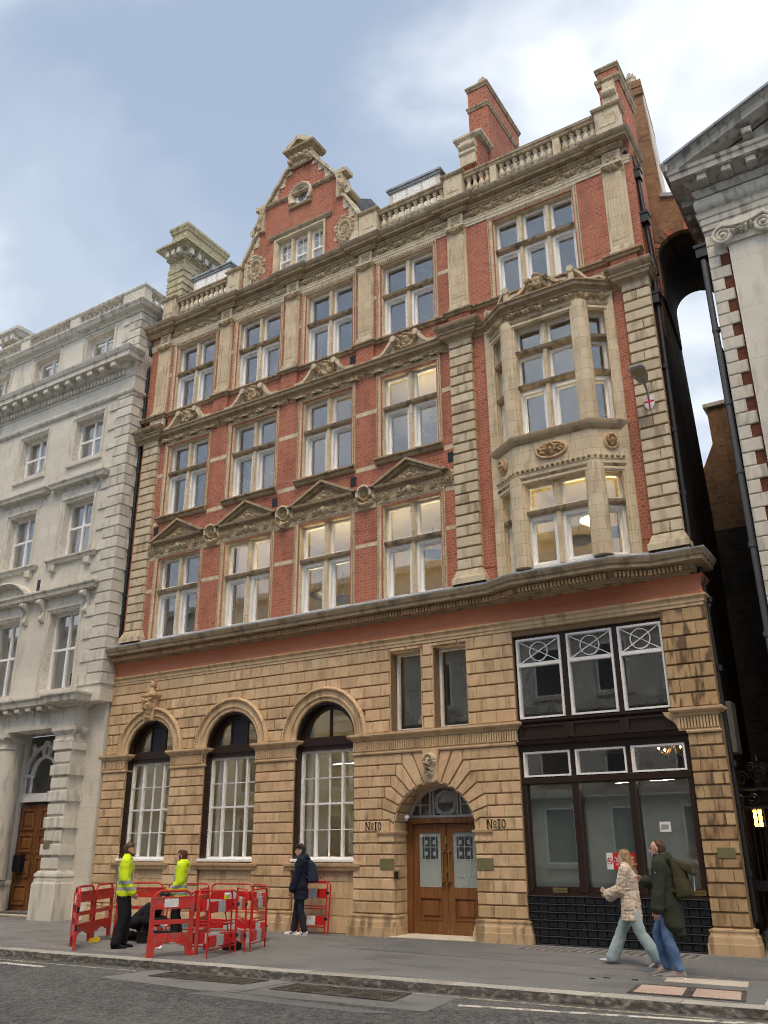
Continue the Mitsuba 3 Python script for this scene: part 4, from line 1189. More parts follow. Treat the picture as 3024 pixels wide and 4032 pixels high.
# architrave, painted frieze and the great cornice
END = [(-19.28, .3), (-19.28, -.04), (-3.27, -.04), (-3.27, .5)]
part(B, 'architrave', sweep(END, [(-.05, 5.90), (.01, 5.92), (.01, 5.98), (.03, 5.99), (.03, 6.05), (.05, 6.07), (.08, 6.10), (.08, 6.13), (-.1, 6.14)]), 'terracotta', tone=(.7, .3))
part(B, 'painted_frieze', sweep(END, [(.05, 6.13), (.03, 6.17), (.0, 6.24), (-.01, 6.32), (.0, 6.40), (.04, 6.47), (.08, 6.51), (-.1, 6.53)]), 'orange_paint', smooth=40)
CP = [(-19.28, .3), (-19.28, -.04), (-7.45, -.04), (-6.78, -.34), (-4.85, -.34), (-4.15, -.04), (-3.50, -.04), (-3.50, .5)]
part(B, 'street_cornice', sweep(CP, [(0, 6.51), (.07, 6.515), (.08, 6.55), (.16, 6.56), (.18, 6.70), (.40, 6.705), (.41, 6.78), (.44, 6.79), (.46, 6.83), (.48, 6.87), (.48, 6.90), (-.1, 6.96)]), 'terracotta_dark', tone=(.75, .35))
part(B, 'lead_flashing', sweep(CP, [(.485, 6.885), (.488, 6.912), (.3, 6.95), (.02, 7.10), (-.1, 7.12)]), 'lead')
part(B, 'cornice_bed', MB().flat(Polygon([(-7.45, .2), (-7.45, -.05), (-6.78, -.36), (-4.85, -.36), (-4.15, -.05), (-4.15, .2)]), 6.95, 7.09), 'lead')
part(B, 'cornice_soffit', MB().flat(Polygon([(-7.46, .1), (-7.46, -.06), (-6.79, -.36), (-4.84, -.36), (-4.14, -.06), (-4.14, .1)]), 6.50, 6.508), 'terracotta_dark')
m = MB()
for (x0, y0), (x1, y1) in zip(CP[1:-2], CP[2:-1]):
    L = math.hypot(x1 - x0, y1 - y0)
    d, n_ = np.array([x1 - x0, y1 - y0]) / L, np.array([y1 - y0, x0 - x1]) / L
    for t in np.arange(.03, L - .04, .078):
        a, b_ = np.array([x0, y0]) + d * t + n_ * .16, np.array([x0, y0]) + d * (t + .045) + n_ * .16
        m.flat(Polygon([a, b_, b_ + n_ * .09, a + n_ * .09]), 6.575, 6.675)
part(B, 'dentil_ground', sweep(CP, [(.158, 6.572), (.166, 6.574), (.166, 6.68), (.158, 6.682)]), 'joint_and_gap_shade')  # dark band standing in for shade in the dentil gaps
part(B, 'dentil_course', m, 'terracotta', kind='stuff', tone=(.5, .5))

# ---- the three arched windows
for i, c in enumerate(ARCH):
    a, b_ = c - AR, c + AR
    w = part(B, 'arched_window', MB().prism(arch_hole(c).difference(arch_hole(c, AR - .05, 1.40).intersection(sbox(-99, 1.2, 99, 9))), .03, .34), 'brown_timber')
    fr = MB().prism(arch_hole(c, AR - .045).difference(arch_hole(c, AR - .14)).intersection(sbox(a, 4.0, b_, 6)), .20, .31)
    fr.box(a + .04, b_ - .04, .14, .33, 3.80, 4.03).box(a + .03, b_ - .03, .10, .33, 3.90, 3.95).box(a + .06, b_ - .06, .18, .30, 4.03, 4.10)
    part(w, 'fanlight_frame', fr, 'brown_timber')
    if i < 2:
        part(w, 'blank_panel', MB().box(c - .20, c + .26, .245, .275, 4.10, 4.78), 'navy_panel')
        part(w, 'fanlight_bar', MB().box(c - .24, c - .20, .22, .30, 4.09, 4.72).box(c + .26, c + .30, .22, .30, 4.09, 4.72), 'brown_timber', kind='stuff')
    else:
        part(w, 'fanlight_bar', MB().box(c - .02, c + .02, .22, .30, 4.09, 4.76), 'brown_timber')
    g = MB().prism(arch_hole(c, AR - .12).intersection(sbox(a, 4.08, b_, 6)), .262, .264)
    g = Polygon(arch_hole(c, AR - .12).intersection(sbox(a, 4.08, b_, 6)).exterior)
    vv, ff = trimesh.creation.triangulate_polygon(g, engine='earcut')
    part(w, 'pane', MB().add(np.stack([vv[:, 0], np.full(len(vv), .262), vv[:, 1]], 1), ff), 'window_glass')
    m = MB()
    xa, xb, z0, z1 = a + .05, b_ - .05, 1.46, 3.80
    ring_box(m, xa, xb, z0, z1, .048, .20, .30)
    q = [xa + .055 + (xb - xa - .11) * t for t in (0, .25, .5, .75, 1)]
    zr = [z0 + .055 + (z1 - z0 - .11) * t for t in (0, .25, .5, .75, 1)]
    for j in (1, 3): m.box(q[j] - .025, q[j] + .025, .205, .295, z0 + .05, z1 - .05)
    m.box(q[2] - .010, q[2] + .010, .225, .275, z0 + .05, z1 - .05)
    for j in (1, 2, 3):
        h = .020 if j == 2 else .010
        for ra, rb in ((q[0], q[1] - .03), (q[1] + .03, q[3] - .03), (q[3] + .03, q[4])):
            m.box(ra, rb, .224, .276, zr[j] - h, zr[j] + h)
    part(w, 'casement', m, 'white_paint')
    for u in range(4):
        for v in range(4):
            part(w, 'pane', MB().add([(q[u], .25, zr[v]), (q[u + 1], .25, zr[v]), (q[u + 1], .25, zr[v + 1]), (q[u], .25, zr[v + 1])], [(0, 1, 2), (0, 2, 3)]), 'window_glass')
    part(w, 'white_sill', MB().cbox(a - .02, b_ + .02, -.06, .30, 1.40, 1.465, .01), 'white_paint')
# ---- the two tall windows over the door
for a, b_ in MEZ:
    m = MB()
    ring_box(m, a + .01, b_ - .01, 4.08, 5.81, .055, .24, .33)
    w = part(B, 'tall_window', m, 'white_paint')
    part(w, 'pane', MB().add([(a + .05, .28, 4.12), (b_ - .05, .28, 4.12), (b_ - .05, .28, 5.77), (a + .05, .28, 5.77)], [(0, 1, 2), (0, 2, 3)]), 'shop_glass')
    part(w, 'lintel', MB().box(a, b_, .0, .30, 5.80, 5.82).box(a, b_, .0, .3, 5.60 + .22, 5.90), 'terracotta')
for x0, x1 in ((-10.21, -10.19), (-9.40, -9.38), (-9.11, -9.09), (-8.28, -8.26)):
    part(GW, 'window_jamb', MB().box(x0 + .001, x1 - .001, -.03, .30, 4.06, 5.82), 'terracotta')
# ---- entrance doors
dy = .50
E_ = part(B, 'entrance', MB().prism(sbox(DX - .95, .02, DX + .95, 2.27).difference(sbox(DX - .80, -.1, DX + .80, 2.16)), dy - .03, dy + .12).box(DX - .96, DX + .96, dy - .08, dy + .1, 2.17, 2.28), 'oak', tone=(.2, .5), label='varnished oak double entrance doors under the round arch')
fan = Point(DX, DZ).buffer(DR, 24).intersection(sbox(DX - 1, 2.28, DX + 1, 4))
m = MB().prism(fan.difference(fan.buffer(-.05)), dy, dy + .08)
m.prism(Point(DX, 2.56).buffer(.215).difference(Point(DX, 2.56).buffer(.195)), dy + .02, dy + .05).prism(Point(DX, 2.56).buffer(.255).difference(Point(DX, 2.56).buffer(.238)), dy + .02, dy + .05)
for a in np.arange(8) * math.pi / 4: m.prism(LineString([(DX + .2 * math.cos(a), 2.56 + .2 * math.sin(a)), (DX + .25 * math.cos(a), 2.56 + .25 * math.sin(a))]).buffer(.012), dy + .02, dy + .05)
for x in (-.37, -.29, .29, .37): m.box(DX + x - .012, DX + x + .012, dy, dy + .06, 2.29, 2.86)
for s in (-1, 1): m.box(DX + min(s * .37, s * .9), DX + max(s * .37, s * .9), dy + .01, dy + .05, 2.53, 2.55).box(DX + s * .62 - .01, DX + s * .62 + .01, dy + .01, dy + .05, 2.29, 2.72)
m.prism(LineString(arc(DX, 2.10, .80, 115, 65, 9)).buffer(.02), dy, dy + .06)
part(E_, 'fanlight', m, 'pale_grey')
vv, ff = trimesh.creation.triangulate_polygon(Polygon(fan.exterior), engine='earcut')
part(E_, 'fanlight_pane', MB().add(np.stack([vv[:, 0], np.full(len(vv), dy + .04), vv[:, 1]], 1), ff), 'shop_glass')
for s in (-1, 1):
    x0, x1 = (DX - .80, DX - .012) if s < 0 else (DX + .012, DX + .80)
    leaf = sbox(x0, .03, x1, 2.15)
    gl, pn = sbox(x0 + .13, .92, x1 - .13, 1.98), sbox(x0 + .13, .30, x1 - .13, .74)
    d = part(E_, 'door_leaf', MB().prism(leaf.difference(gl).difference(pn), dy + .02, dy + .08), 'oak', tone=(.6, .5))
    m = MB()
    ring_box(m, x0 + .13, x1 - .13, .30, .74, .03, dy + .005, dy + .05)
    m.cbox(x0 + .19, x1 - .19, dy + .02, dy + .06, .36, .68, .03)
    m.box(x0 + .13, x1 - .13, dy + .045, dy + .07, .30, .74)
    part(d, 'raised_panel', m, 'oak', tone=(.45, .5))
    fz = part(d, 'frosted_glass', MB().prism(gl, dy + .045, dy + .055), 'door_film')
    m = MB()
    xs = np.linspace(x0 + .13, x1 - .13, 5)
    for x in xs[1:-1]: m.box(x - .006, x + .006, dy + .038, dy + .045, .92, 1.98)
    for z in (1.12, 1.45, 1.70, 1.92): m.box(x0 + .13, x1 - .13, dy + .038, dy + .045, z - .005, z + .005)
    part(d, 'glazing_bars', m, 'blind_grey', kind='stuff')
    for u in range(2):
        for v in range(2):
            cx, cz = x0 + .13 + (x1 - x0 - .26) * (.32 + .36 * u), 1.57 + .22 * v
            poly = sbox(cx - .075, cz - .095, cx + .075, cz + .095).buffer(.012).difference(sbox(cx - .035, cz - .04, cx + .035, cz + .04))
            part(d, 'clear_glass_motif', MB().prism(poly, dy + .0395, dy + .046), 'etched_navy')
    hx = x1 - .06 if s < 0 else x0 + .06
    part(d, 'handle', MB().tube([(hx, dy - .05, 1.02), (hx, dy - .05, 1.62)], .014, 8).box(hx - .035, hx + .035, dy - .05, dy + .02, 1.60, 1.63).box(hx - .035, hx + .035, dy - .05, dy + .02, 1.03, 1.06), 'brass')
    if s < 0: part(d, 'paper_notice', MB().box(x0 + .15, x0 + .21, dy + .03, dy + .038, 1.88, 1.95), 'white_plastic')
part(E_, 'brass_strip', MB().box(DX - .014, DX + .014, dy + .0, dy + .03, .05, .95).box(DX - .02, DX + .02, dy - .01, dy + .03, 1.75, 1.9).box(DX - .02, DX + .02, dy - .01, dy + .03, 1.2, 1.32).box(DX - .03, DX + .03, dy - .02, dy + .03, .97, 1.0), 'brass', kind='stuff')
part(E_, 'doorstep', MB().cbox(DX - .95, DX + .95, -.30, dy + .1, .002, .035, .008), 'york_slab', tone=(.9, .5))
part(E_, 'security_camera', MB().tube([(DX - .86, .30, 2.28), (DX - .76, .20, 2.30)], .045, 10).box(DX - .90, DX - .84, .28, .36, 2.22, 2.34), 'white_plastic', smooth=40)

# number lettering, cut in the stones either side
def lettering(x, z, y):
    m = MB()
    def put(t, dx, dz, h, w, sx=1.0):
        q = meshkit.text_mesh(t, h, .012)
        v = q.vertices.copy()
        v[:, 0] = (v[:, 0] - v[:, 0].min()) / np.ptp(v[:, 0]) * w
        m.add(np.stack([x + dx + v[:, 0], y - v[:, 2], z + dz + v[:, 1]], 1), q.faces)
    def slab(dx, w, dz, h): m.box(x + dx, x + dx + w, y - .012, y, z + dz, z + dz + h)
    put('N', 0, 0, .17, .105)
    for dx in (-.012, .078): slab(dx, .045, .158, .012)
    slab(-.012, .045, 0, .012)
    put('o', .135, .06, .12, .065); slab(.13, .075, .02, .014)
    slab(.245, .026, 0, .17); slab(.225, .066, 0, .014); slab(.225, .066, .156, .014)
    ring_ = affinity.scale(Point(x + .355, z + .085).buffer(1), .045, .085).difference(affinity.scale(Point(x + .355, z + .085).buffer(1), .026, .068))
    m.prism(ring_, y - .012, y)
    return m
for x in (-10.84, -7.95):
    part(B, 'house_number', lettering(x, 2.035, -.038), 'black_iron', kind='stuff', label='incised black lettering of the number ten' + (' left of the door' if x < -9 else ' right of the door'))
# ---- shopfront
sy = .06
def timber(name, mb, **kw): return part(SH, name, mb, 'brown_timber', **kw)
SH = part(B, 'shopfront', MB().box(-7.19, -3.87, sy + .06, sy + .16, .86, .99).box(-7.2, -3.87, sy - .03, sy + .12, .82, .88), 'brown_timber', label='dark brown timber shopfront with white framed upper lights')
PX = [(-7.10, -6.17), (-6.02, -5.07), (-4.93, -3.98)]
xe = [-7.19] + [(PX[0][1] + PX[1][0]) / 2, (PX[1][1] + PX[2][0]) / 2] + [-3.88]
for i, (xa, xb) in enumerate(((-7.19, -7.10), (-6.17, -6.02), (-5.07, -4.93), (-3.98, -3.87))):
    timber('post', MB().cbox(xa, xb, sy - .02, sy + .14, .88, 3.58, .015))
timber('transom', MB().cbox(-7.19, -3.87, sy - .04, sy + .14, 2.83, 2.97, .02))
for i, (xa, xb) in enumerate(PX):
    part(SH, 'display_pane', MB().add([(xa, sy + .08, .98), (xb, sy + .08, .98), (xb, sy + .08, 2.84), (xa, sy + .08, 2.84)], [(0, 1, 2), (0, 2, 3)]), 'shop_glass')
    m = MB()
    ring_box(m, xa - .02, xb + .02, 2.97, 3.45, .034, sy - .045, sy + .10)
    k = part(SH, 'top_light', m, 'white_paint')
    part(k, 'pane', MB().add([(xa, sy + .05, 3.0), (xb, sy + .05, 3.0), (xb, sy + .05, 3.42), (xa, sy + .05, 3.42)], [(0, 1, 2), (0, 2, 3)]), 'shop_glass')
    timber('fascia_panel', MB().prism(sbox(xa - .04, 3.68, xb + .04, 3.98).difference(sbox(xa + .02, 3.73, xb - .02, 3.93)), sy - .09, sy + .0))
timber('fascia_board', MB().box(-7.2, -3.87, sy - .05, sy + .16, 3.45, 4.06))
m = sweep([(-7.2, sy), (-3.87, sy)], [(.02, 3.52), (.06, 3.56), (.16, 3.60), (.18, 3.64), (.05, 3.66), (.04, 3.68)])
timber('fascia_moulding', m)
timber('fascia_moulding', sweep([(-7.2, sy), (-4.1, sy)], [(.04, 3.98), (.09, 4.0), (.12, 4.03), (.12, 4.06), (-.05, 4.075)]))
for x in (-6.09, -5.0): timber('fascia_block', MB().cbox(x - .06, x + .06, sy - .10, sy, 3.68, 3.98, .015))
UX = [(-7.14, -6.18), (-6.04, -5.10), (-4.98, -4.12)]
timber('upper_frame', MB().prism(sbox(-7.2, 4.06, -4.1, 5.80).difference(unary_union([sbox(a, 4.10, b_, 5.73) for a, b_ in UX])), sy + .02, sy + .20))
for a, b_ in UX:
    m = MB()
    ring_box(m, a, b_, 4.10, 5.73, .038, sy - .03, sy + .10)
    m.box(a + .04, b_ - .04, sy - .04, sy + .08, 5.15, 5.22)
    k = part(SH, 'upper_window', m, 'white_paint')
    cx, cz = (a + b_) / 2, 5.45
    q = MB().prism(Point(cx, cz).buffer(.20).difference(Point(cx, cz).buffer(.186)), sy + .0, sy + .03)
    for s in (-1, 1): q.prism(LineString([(a + .05, cz - s * .23), (b_ - .05, cz + s * .23)]).buffer(.0075), sy + .001, sy + .029)
    part(k, 'leaded_circle', q, 'white_paint')
    part(k, 'pane', MB().add([(a + .04, sy + .05, 4.14), (b_ - .04, sy + .05, 4.14), (b_ - .04, sy + .05, 5.69), (a + .04, sy + .05, 5.69)], [(0, 1, 2), (0, 2, 3)]), 'shop_glass')
# glazed black stall riser
st = part(B, 'stall_riser', MB().box(-7.2, -3.87, .05, .25, .0, .84), 'black_iron', label='stall riser of glossy black tiles below the shop windows')
for j in range(6):
    n = 18
    for i in range(n):
        w = 3.32 / n
        x = -7.195 + i * w
        part(st, 'tile', MB().cbox(x + .004, x + w - .004, .012, .06, .02 + j * .136, .02 + (j + 1) * .136 - .012, .016), 'black_tile')
for x0, x1 in ((-7.195, -5.75), (-5.74, -3.88)):
    m = MB()
    for j in range(7): m.cbox(x0, x1, -.012, .06, .005 + j * .136, .020 + j * .136, .004)
    part(st, 'ledges', m, 'tile_ledge', kind='stuff')

# ---- rooms behind the windows
def room(name, x0, x1, y0, y1, z0, z1, wall, ceil='ceiling_white', floor='carpet'):
    k = part(B, name, MB().box(x0, x1, y1, y1 + .05, z0, z1).box(x0 - .05, x0, y0, y1, z0, z1).box(x1, x1 + .05, y0, y1, z0, z1), wall)
    part(k, 'ceiling', MB().box(x0, x1, y0, y1, z1, z1 + .04), ceil)
    part(k, 'floor', MB().box(x0, x1, y0, y1, z0 - .04, z0), floor)
    return k
room('banking_hall', -19.0, -11.1, .40, 6.0, .35, 6.4, 'warm_wall')
room('entrance_hall', -10.95, -7.45, .66, 5.0, .05, 3.9, 'dark_room')
room('mezzanine_room', -10.95, -7.45, .42, 5.0, 4.0, 6.4, 'dark_room', 'dark_room')
room('shop_room', -7.3, -4.10, .35, 5.5, .4, 3.85, 'dark_room')
room('upper_shop_room', -7.3, -4.10, .35, 5.5, 3.95, 6.4, 'dark_room', 'dark_room')
for i, (xa, xb, xc, xd) in enumerate(((-18.9, -13.45, -18.9, -15.4), (-13.35, -7.6, -15.3, -7.6), (-7.5, -4.15, -7.5, -4.15))):
    room('first_floor_room', xc, xd, .42, 4.6, 7.0, 10.35, 'dark_room' if i == 0 else 'warm_wall', 'ceiling_white' if i == 0 else 'warm_ceiling')
    room('second_floor_room', xa, xb, .42, 4.6, 10.6, 13.8, 'grey_room', 'grey_room' if i != 1 else 'warm_ceiling')
    room('third_floor_room', xa, xb, .42, 4.2, 14.05, 17.0, 'grey_room', 'grey_room')
part(B, 'window_blind', MB().box(-7.18, -6.12, .42, .44, .9, 2.74).box(-6.05, -5.04, .42, .44, .9, 2.62).box(-4.97, -3.90, .42, .44, .9, 2.62), 'frosted_film', kind='stuff')
for c in ARCH:
    for x in (-.78,): part(B, 'vertical_blind', MB().box(c + x, c + x + .13, .42, .46, 1.4, 4.8), 'blind_grey')
# ================================================================== lamps seen through the windows
def dome_lamp(x, y, z, r, label, on=15.0):
    k = thing('pendant_lamp', label, 'lamp', 'dome lamps hanging in the lit rooms')
    part(k, 'bowl', MB().lathe([(.03, -.42 * r), (.5 * r, -.36 * r), (.85 * r, -.16 * r), (r, 0), (.97 * r, .0), (.82 * r, -.13 * r), (.4 * r, -.3 * r), (.03, -.34 * r)], (x, y, z), 20), 'grey_plastic', smooth=40)
    v = [(x + .80 * r * math.cos(a), y + .80 * r * math.sin(a), z - .10 * r) for a in np.arange(16) * math.pi / 8]
    part(k, 'glow', MB().add(v + [(x, y, z - .10 * r)], [(i, (i + 1) % 16, 16) for i in range(16)]), 'white_plastic', emitter={'type': 'area', 'radiance': rgb((on, on * .80, on * .42))})
    part(k, 'stem', MB().tube([(x, y, z - .3 * r), (x, y, z + .7)], .012, 6), 'black_iron')
dome_lamp(-12.51, 1.4, 7.78, .33, 'right one of two dome uplights behind the third first-floor window from the left')
dome_lamp(-13.22, 1.4, 7.98, .33, 'left one of two dome uplights behind the third first-floor window from the left')
dome_lamp(-9.78, 1.4, 8.52, .33, 'dome uplight behind the fourth first-floor window from the left')
dome_lamp(-9.75, 1.4, 12.0, .33, 'dome uplight behind the fourth second-floor window from the left')
dome_lamp(-6.0, 1.4, 8.16, .34, 'lower dome uplight behind the front of the bay window')
dome_lamp(-5.80, 1.9, 8.75, .34, 'upper dome uplight behind the front of the bay window')
dome_lamp(-5.14, 1.35, 8.18, .32, 'dome uplight behind the right cant of the bay window')
dome_lamp(-9.06, 1.4, 4.42, .26, 'small bowl lamp low behind the right one of the two tall windows', 5)
def strip_lamp(x0, x1, y, z, label, on=9.0):
    k = thing('strip_light', label, 'ceiling light')
    part(k, 'housing', MB().box(x0, x1, y - .06, y + .06, z + .02, z + .07), 'white_plastic')
    part(k, 'tube', MB().add([(x0 + .02, y - .04, z), (x0 + .02, y + .04, z), (x1 - .02, y + .04, z), (x1 - .02, y - .04, z)], [(0, 1, 2), (0, 2, 3)]), 'white_plastic', emitter={'type': 'area', 'radiance': rgb((on, on * .86, on * .55))})
strip_lamp(-5.75, -5.3, 1.4, 2.88, 'lit strip light behind the middle pane of the shopfront')
strip_lamp(-5.05, -4.55, 1.4, 2.9, 'lit strip light behind the right pane of the shopfront')
strip_lamp(-12.75, -12.1, 1.4, 3.6, 'lit strip light seen through the third arched window', 22)
strip_lamp(-18.5, -12.0, 3.5, 6.2, 'long lit ceiling light deep inside behind the arched windows', 13)
k = thing('chandelier', 'chandelier with small glowing bulbs behind the upper right light of the shopfront', 'chandelier')
m, q = MB(), MB()
for a in np.arange(8) * math.pi / 4:
    r = .30 if int(round(a / (math.pi / 4))) % 2 else .18
    x, y, z = -4.55 + r * math.cos(a), 1.5 + r * math.sin(a), 3.45 + (.1 if r < .2 else 0)
    q.ball((x, y, z + .05), .022, 1)
    m.tube([(-4.55, 1.5, 3.55), (-4.55 + .6 * r * math.cos(a), 1.5 + .6 * r * math.sin(a), z - .08), (x, y, z + .02)], .008, 5)
part(k, 'arms', m, 'brass')
part(k, 'bulbs', q, 'white_plastic', kind='stuff', emitter={'type': 'area', 'radiance': rgb((14, 8, 2.6))})

k = thing('statue', 'small white statue standing inside the left one of the two tall windows', 'statue')
sx, sy2, sz = -9.86, .95, 4.06
bust = mf.Manifold.batch_boolean([mf.Manifold.batch_hull([mf.Manifold.sphere(r, 16).translate((sx + a, sy2, sz + b)) for a, b, r in q]) for q in (((0, .02, .10), (0, .10, .09)), ((0, .1, .07), (.01, .34, .085)), ((-.08, .42, .05), (.08, .40, .05), (0, .30, .08)), ((.09, .40, .04), (.13, .22, .03)), ((-.09, .42, .04), (-.15, .30, .03)), ((-.15, .30, .03), (-.05, .24, .03)), ((.01, .46, .035), (.02, .54, .03)), ((.02, .58, .06), (.03, .64, .055)))], mf.OpType.Add)
bust = tri(bust.refine_to_length(.02))
bust = trimesh.Trimesh(bust.vertices, bust.faces, process=True)
trimesh.smoothing.filter_taubin(bust, iterations=4)
part(k, 'figure', bust, 'portland_carved', smooth=50, tone=(1, 0))
part(k, 'pedestal', MB().box(sx - .14, sx + .14, sy2 - .14, sy2 + .14, sz - .06, sz + .04), 'dark_room')

# ================================================================== the flank of the brick building, the alley and the arch over it
with at(-3.46, 0, 0, .0997):
    part(B, 'side_wall', MB().side(Polygon([(.34, 0), (8.5, 0), (8.0, 10.3), (6.6, 13.8), (5.7, 16.0), (5.62, 17.4), (.34, 17.4)]), -.20, .0), 'soot_and_shade_brick')  # brick colour holds the alley shade as well as soot
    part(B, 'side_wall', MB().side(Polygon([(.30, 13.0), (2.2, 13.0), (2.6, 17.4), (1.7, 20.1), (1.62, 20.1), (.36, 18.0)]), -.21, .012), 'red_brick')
AB = thing('alley_arch', 'stock brick bridge with a deep arch spanning the alley high up', 'arch')
with at(-3.46, 0, 0, .0997):
    body = Polygon([(-.02, 14.6), (1.34, 14.6), (1.34, 17.25), (.34, 17.55), (-.02, 17.55)])
    arch_ = affinity.scale(Point(.66, 15.75).buffer(1, 24), .62, .62).union(sbox(.04, 13, 1.28, 15.75))
    part(AB, 'brickwork', MB().prism(body.difference(arch_), 2.7, 5.6), 'brown_stock_brick')
    part(AB, 'soffit', MB().prism(affinity.scale(arch_, 1.0, 1.0).buffer(.004).difference(arch_.buffer(-.02)).intersection(sbox(-1, 14.6, 3, 18)), 2.83, 5.58), 'soot_and_shade_brick')
    n = 15
    for q in range(n):
        a0, a1 = math.pi * q / n + .02, math.pi * (q + 1) / n - .02
        part(AB, 'brick', MB().prism(Polygon([(.66 + r * math.cos(a), 15.75 + r * math.sin(a)) for r, aa in ((.622, (a0, a1)), (.84, (a1, a0))) for a in aa]), 2.685, 2.8), 'brown_stock_brick' if q % 3 else 'red_brick')
    part(AB, 'coping', MB().prism(Polygon([(.30, 17.55), (1.36, 17.22), (1.36, 17.32), (.30, 17.66)]), 2.62, 5.7), 'lead')
    st_ = part(AB, 'chimney_stack', MB().prism(Polygon([(-.22, 17.5), (.36, 17.5), (.34, 18.3), (.22, 21.5), (-.22, 21.5)]), 2.72, 4.6), 'brown_stock_brick')
    part(st_, 'oversailing_course', MB().prism(Polygon([(-.26, 21.2), (.27, 21.2), (.27, 21.42), (-.26, 21.42)]), 2.66, 4.66).prism(Polygon([(-.24, 21.5), (.25, 21.5), (.25, 21.75), (-.24, 21.75)]), 2.69, 4.63), 'brown_stock_brick')
    part(st_, 'stone_edge', MB().prism(Polygon([(.365, 17.7), (.40, 17.7), (.26, 21.5), (.225, 21.5)]), 2.74, 4.5), 'portland_carved')
    pot(st_, -.03, 3.1, 21.76, .52, .15, 'terracotta_pale', True)
AL = thing('alley_building', 'soot stained brown brick building closing the back of the alley', 'building')
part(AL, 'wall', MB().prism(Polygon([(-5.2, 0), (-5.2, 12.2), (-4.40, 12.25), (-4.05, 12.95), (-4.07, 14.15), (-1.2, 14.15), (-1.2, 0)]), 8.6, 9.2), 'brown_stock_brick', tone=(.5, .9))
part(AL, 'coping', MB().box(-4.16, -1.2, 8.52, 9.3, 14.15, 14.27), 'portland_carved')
part(AL, 'lower_wall', MB().box(-5.2, -1.2, 8.55, 8.6, 0, 10.2), 'soot_and_shade_brick')

RB = thing('classical_building', 'weathered grey stone classical building with pediment and ionic pilaster at the right edge', 'building')
part(RB, 'wall', MB().box(-2.13, 7.0, .03, 9.0, 0, 15.3), 'grey_stone', tone=(.7, .4))
part(RB, 'brick_backing', MB().box(-2.12, -1.6, -.005, .05, 5.0, 13.6), 'dark_red_brick')
with at(-2.14, 0, 0, .0997):
    part(RB, 'side_wall', MB().box(-.03, .10, .15, 8.4, 0, 14.9), 'soot_and_shade_brick')
zz = np.arange(0.2, 14.6, .285)
for i, z in enumerate(zz):
    w = .40 if i % 2 == 0 else .235
    part(RB, 'quoin_stone', MB().cbox(-2.16, -2.16 + w, -.045, .3, z + .006, z + .279, .016), 'portland_carved', tone=(rng.uniform(.2, .7), rng.uniform(.2, .8)))
pk = part(RB, 'pilaster', MB().box(-1.72, -.62, -.14, .04, .2, 13.45), 'portland_carved', tone=(.75, .15), label='plain stone pilaster with ionic scroll capital')
for z in np.arange(1.2, 13, 1.18): part(pk, 'joint', MB().box(-1.722, -.62, -.1405, .04, z, z + .007), 'grey_stone')
bm = garland(-1.80, -.98, 13.72, .10, .05, .09, seed=3) + [(x, 13.80 - .22 * math.sin((x + 1.80) / .82 * math.pi) * .4, .03, .03, 0, .11) for x in np.linspace(-1.8, -.95, 24)]
cp_ = part(pk, 'capital', MB().box(-1.80, -.5, -.20, .04, 13.42, 13.98), 'portland_carved', tone=(.5, .6))
part(cp_, 'carving', relief(-1.78, -.9, 13.45, 13.96, -.20, bm, .012), 'portland_carved', smooth=True, tone=(.6, .5))
for x, s in ((-1.78, 1), (-.98, -1)):
    m = MB()
    P = [(x + s * 0 + .21 * (1 - t * .92) * math.cos(s * t * 15 + 1.4), -.27, 13.60 + .21 * (1 - t * .92) * math.sin(s * t * 15 + 1.4)) for t in np.linspace(0, 1, 54)]
    m.tube(P, np.linspace(.042, .02, 54), 7).m(MB().tube([(x, -.26, 13.60), (x, -.1, 13.60)], .2, 18).mesh()).ball((x, -.28, 13.6), .05, 2)
    part(cp_, 'volute', m, 'portland_carved', smooth=50, tone=(.5, .5))
EP = [(-2.14, 6.0), (-2.14, -.06), (7.0, -.06)]
part(RB, 'architrave', sweep(EP, [(0, 13.96), (.04, 13.97), (.04, 14.10), (.06, 14.11), (.06, 14.26), (.08, 14.27), (.10, 14.36), (.12, 14.40), (-.1, 14.42)]), 'grey_stone', tone=(.6, .5))
part(RB, 'pulvinated_frieze', sweep(EP, [(.02, 14.42)] + [(.03 + .09 * math.sin(t), 14.62 - .2 * math.cos(t)) for t in np.linspace(0, math.pi, 9)] + [(-.1, 14.83)]), 'grey_stone', smooth=50, tone=(.55, .6))
part(RB, 'bed_moulding', sweep(EP, [(0, 14.82), (.06, 14.84), (.10, 14.93), (.12, 15.0), (-.1, 15.02)]), 'grey_stone', tone=(.5, .8))
EPc = [(-2.14, 6.0), (-2.14, -.06), (7.0, -.06)]
part(RB, 'cornice', sweep(EPc, [(.0, 15.02), (.30, 15.20), (.46, 15.21), (.47, 15.34), (.50, 15.36), (.52, 15.44), (-.2, 15.46)]), 'grey_stone', tone=(.45, .9))
for q in range(7):
    x = -1.97 + q * .50
    part(RB, 'modillion', MB().cbox(x - .10, x + .10, -.46, .0, 15.03, 15.19, .02).box(x - .13, x + .13, -.50, .0, 15.185, 15.215), 'grey_stone', tone=(.6, .5))
    if q < 6: part(RB, 'modillion', MB().box(-2.56, -2.14, .25 + q * .5, .45 + q * .5, 15.03, 15.19), 'grey_stone', tone=(.3, .9))
pd_ = part(RB, 'pediment', MB().prism(Polygon([(-2.4, 15.4), (2.6, 17.5), (7.6, 15.4)]), -.10, .4), 'grey_stone', tone=(.6, .5))
sl = .42
rk = [(-2.66, 15.44), (2.6, 15.44 + 5.26 * sl), (7.86, 15.44)]
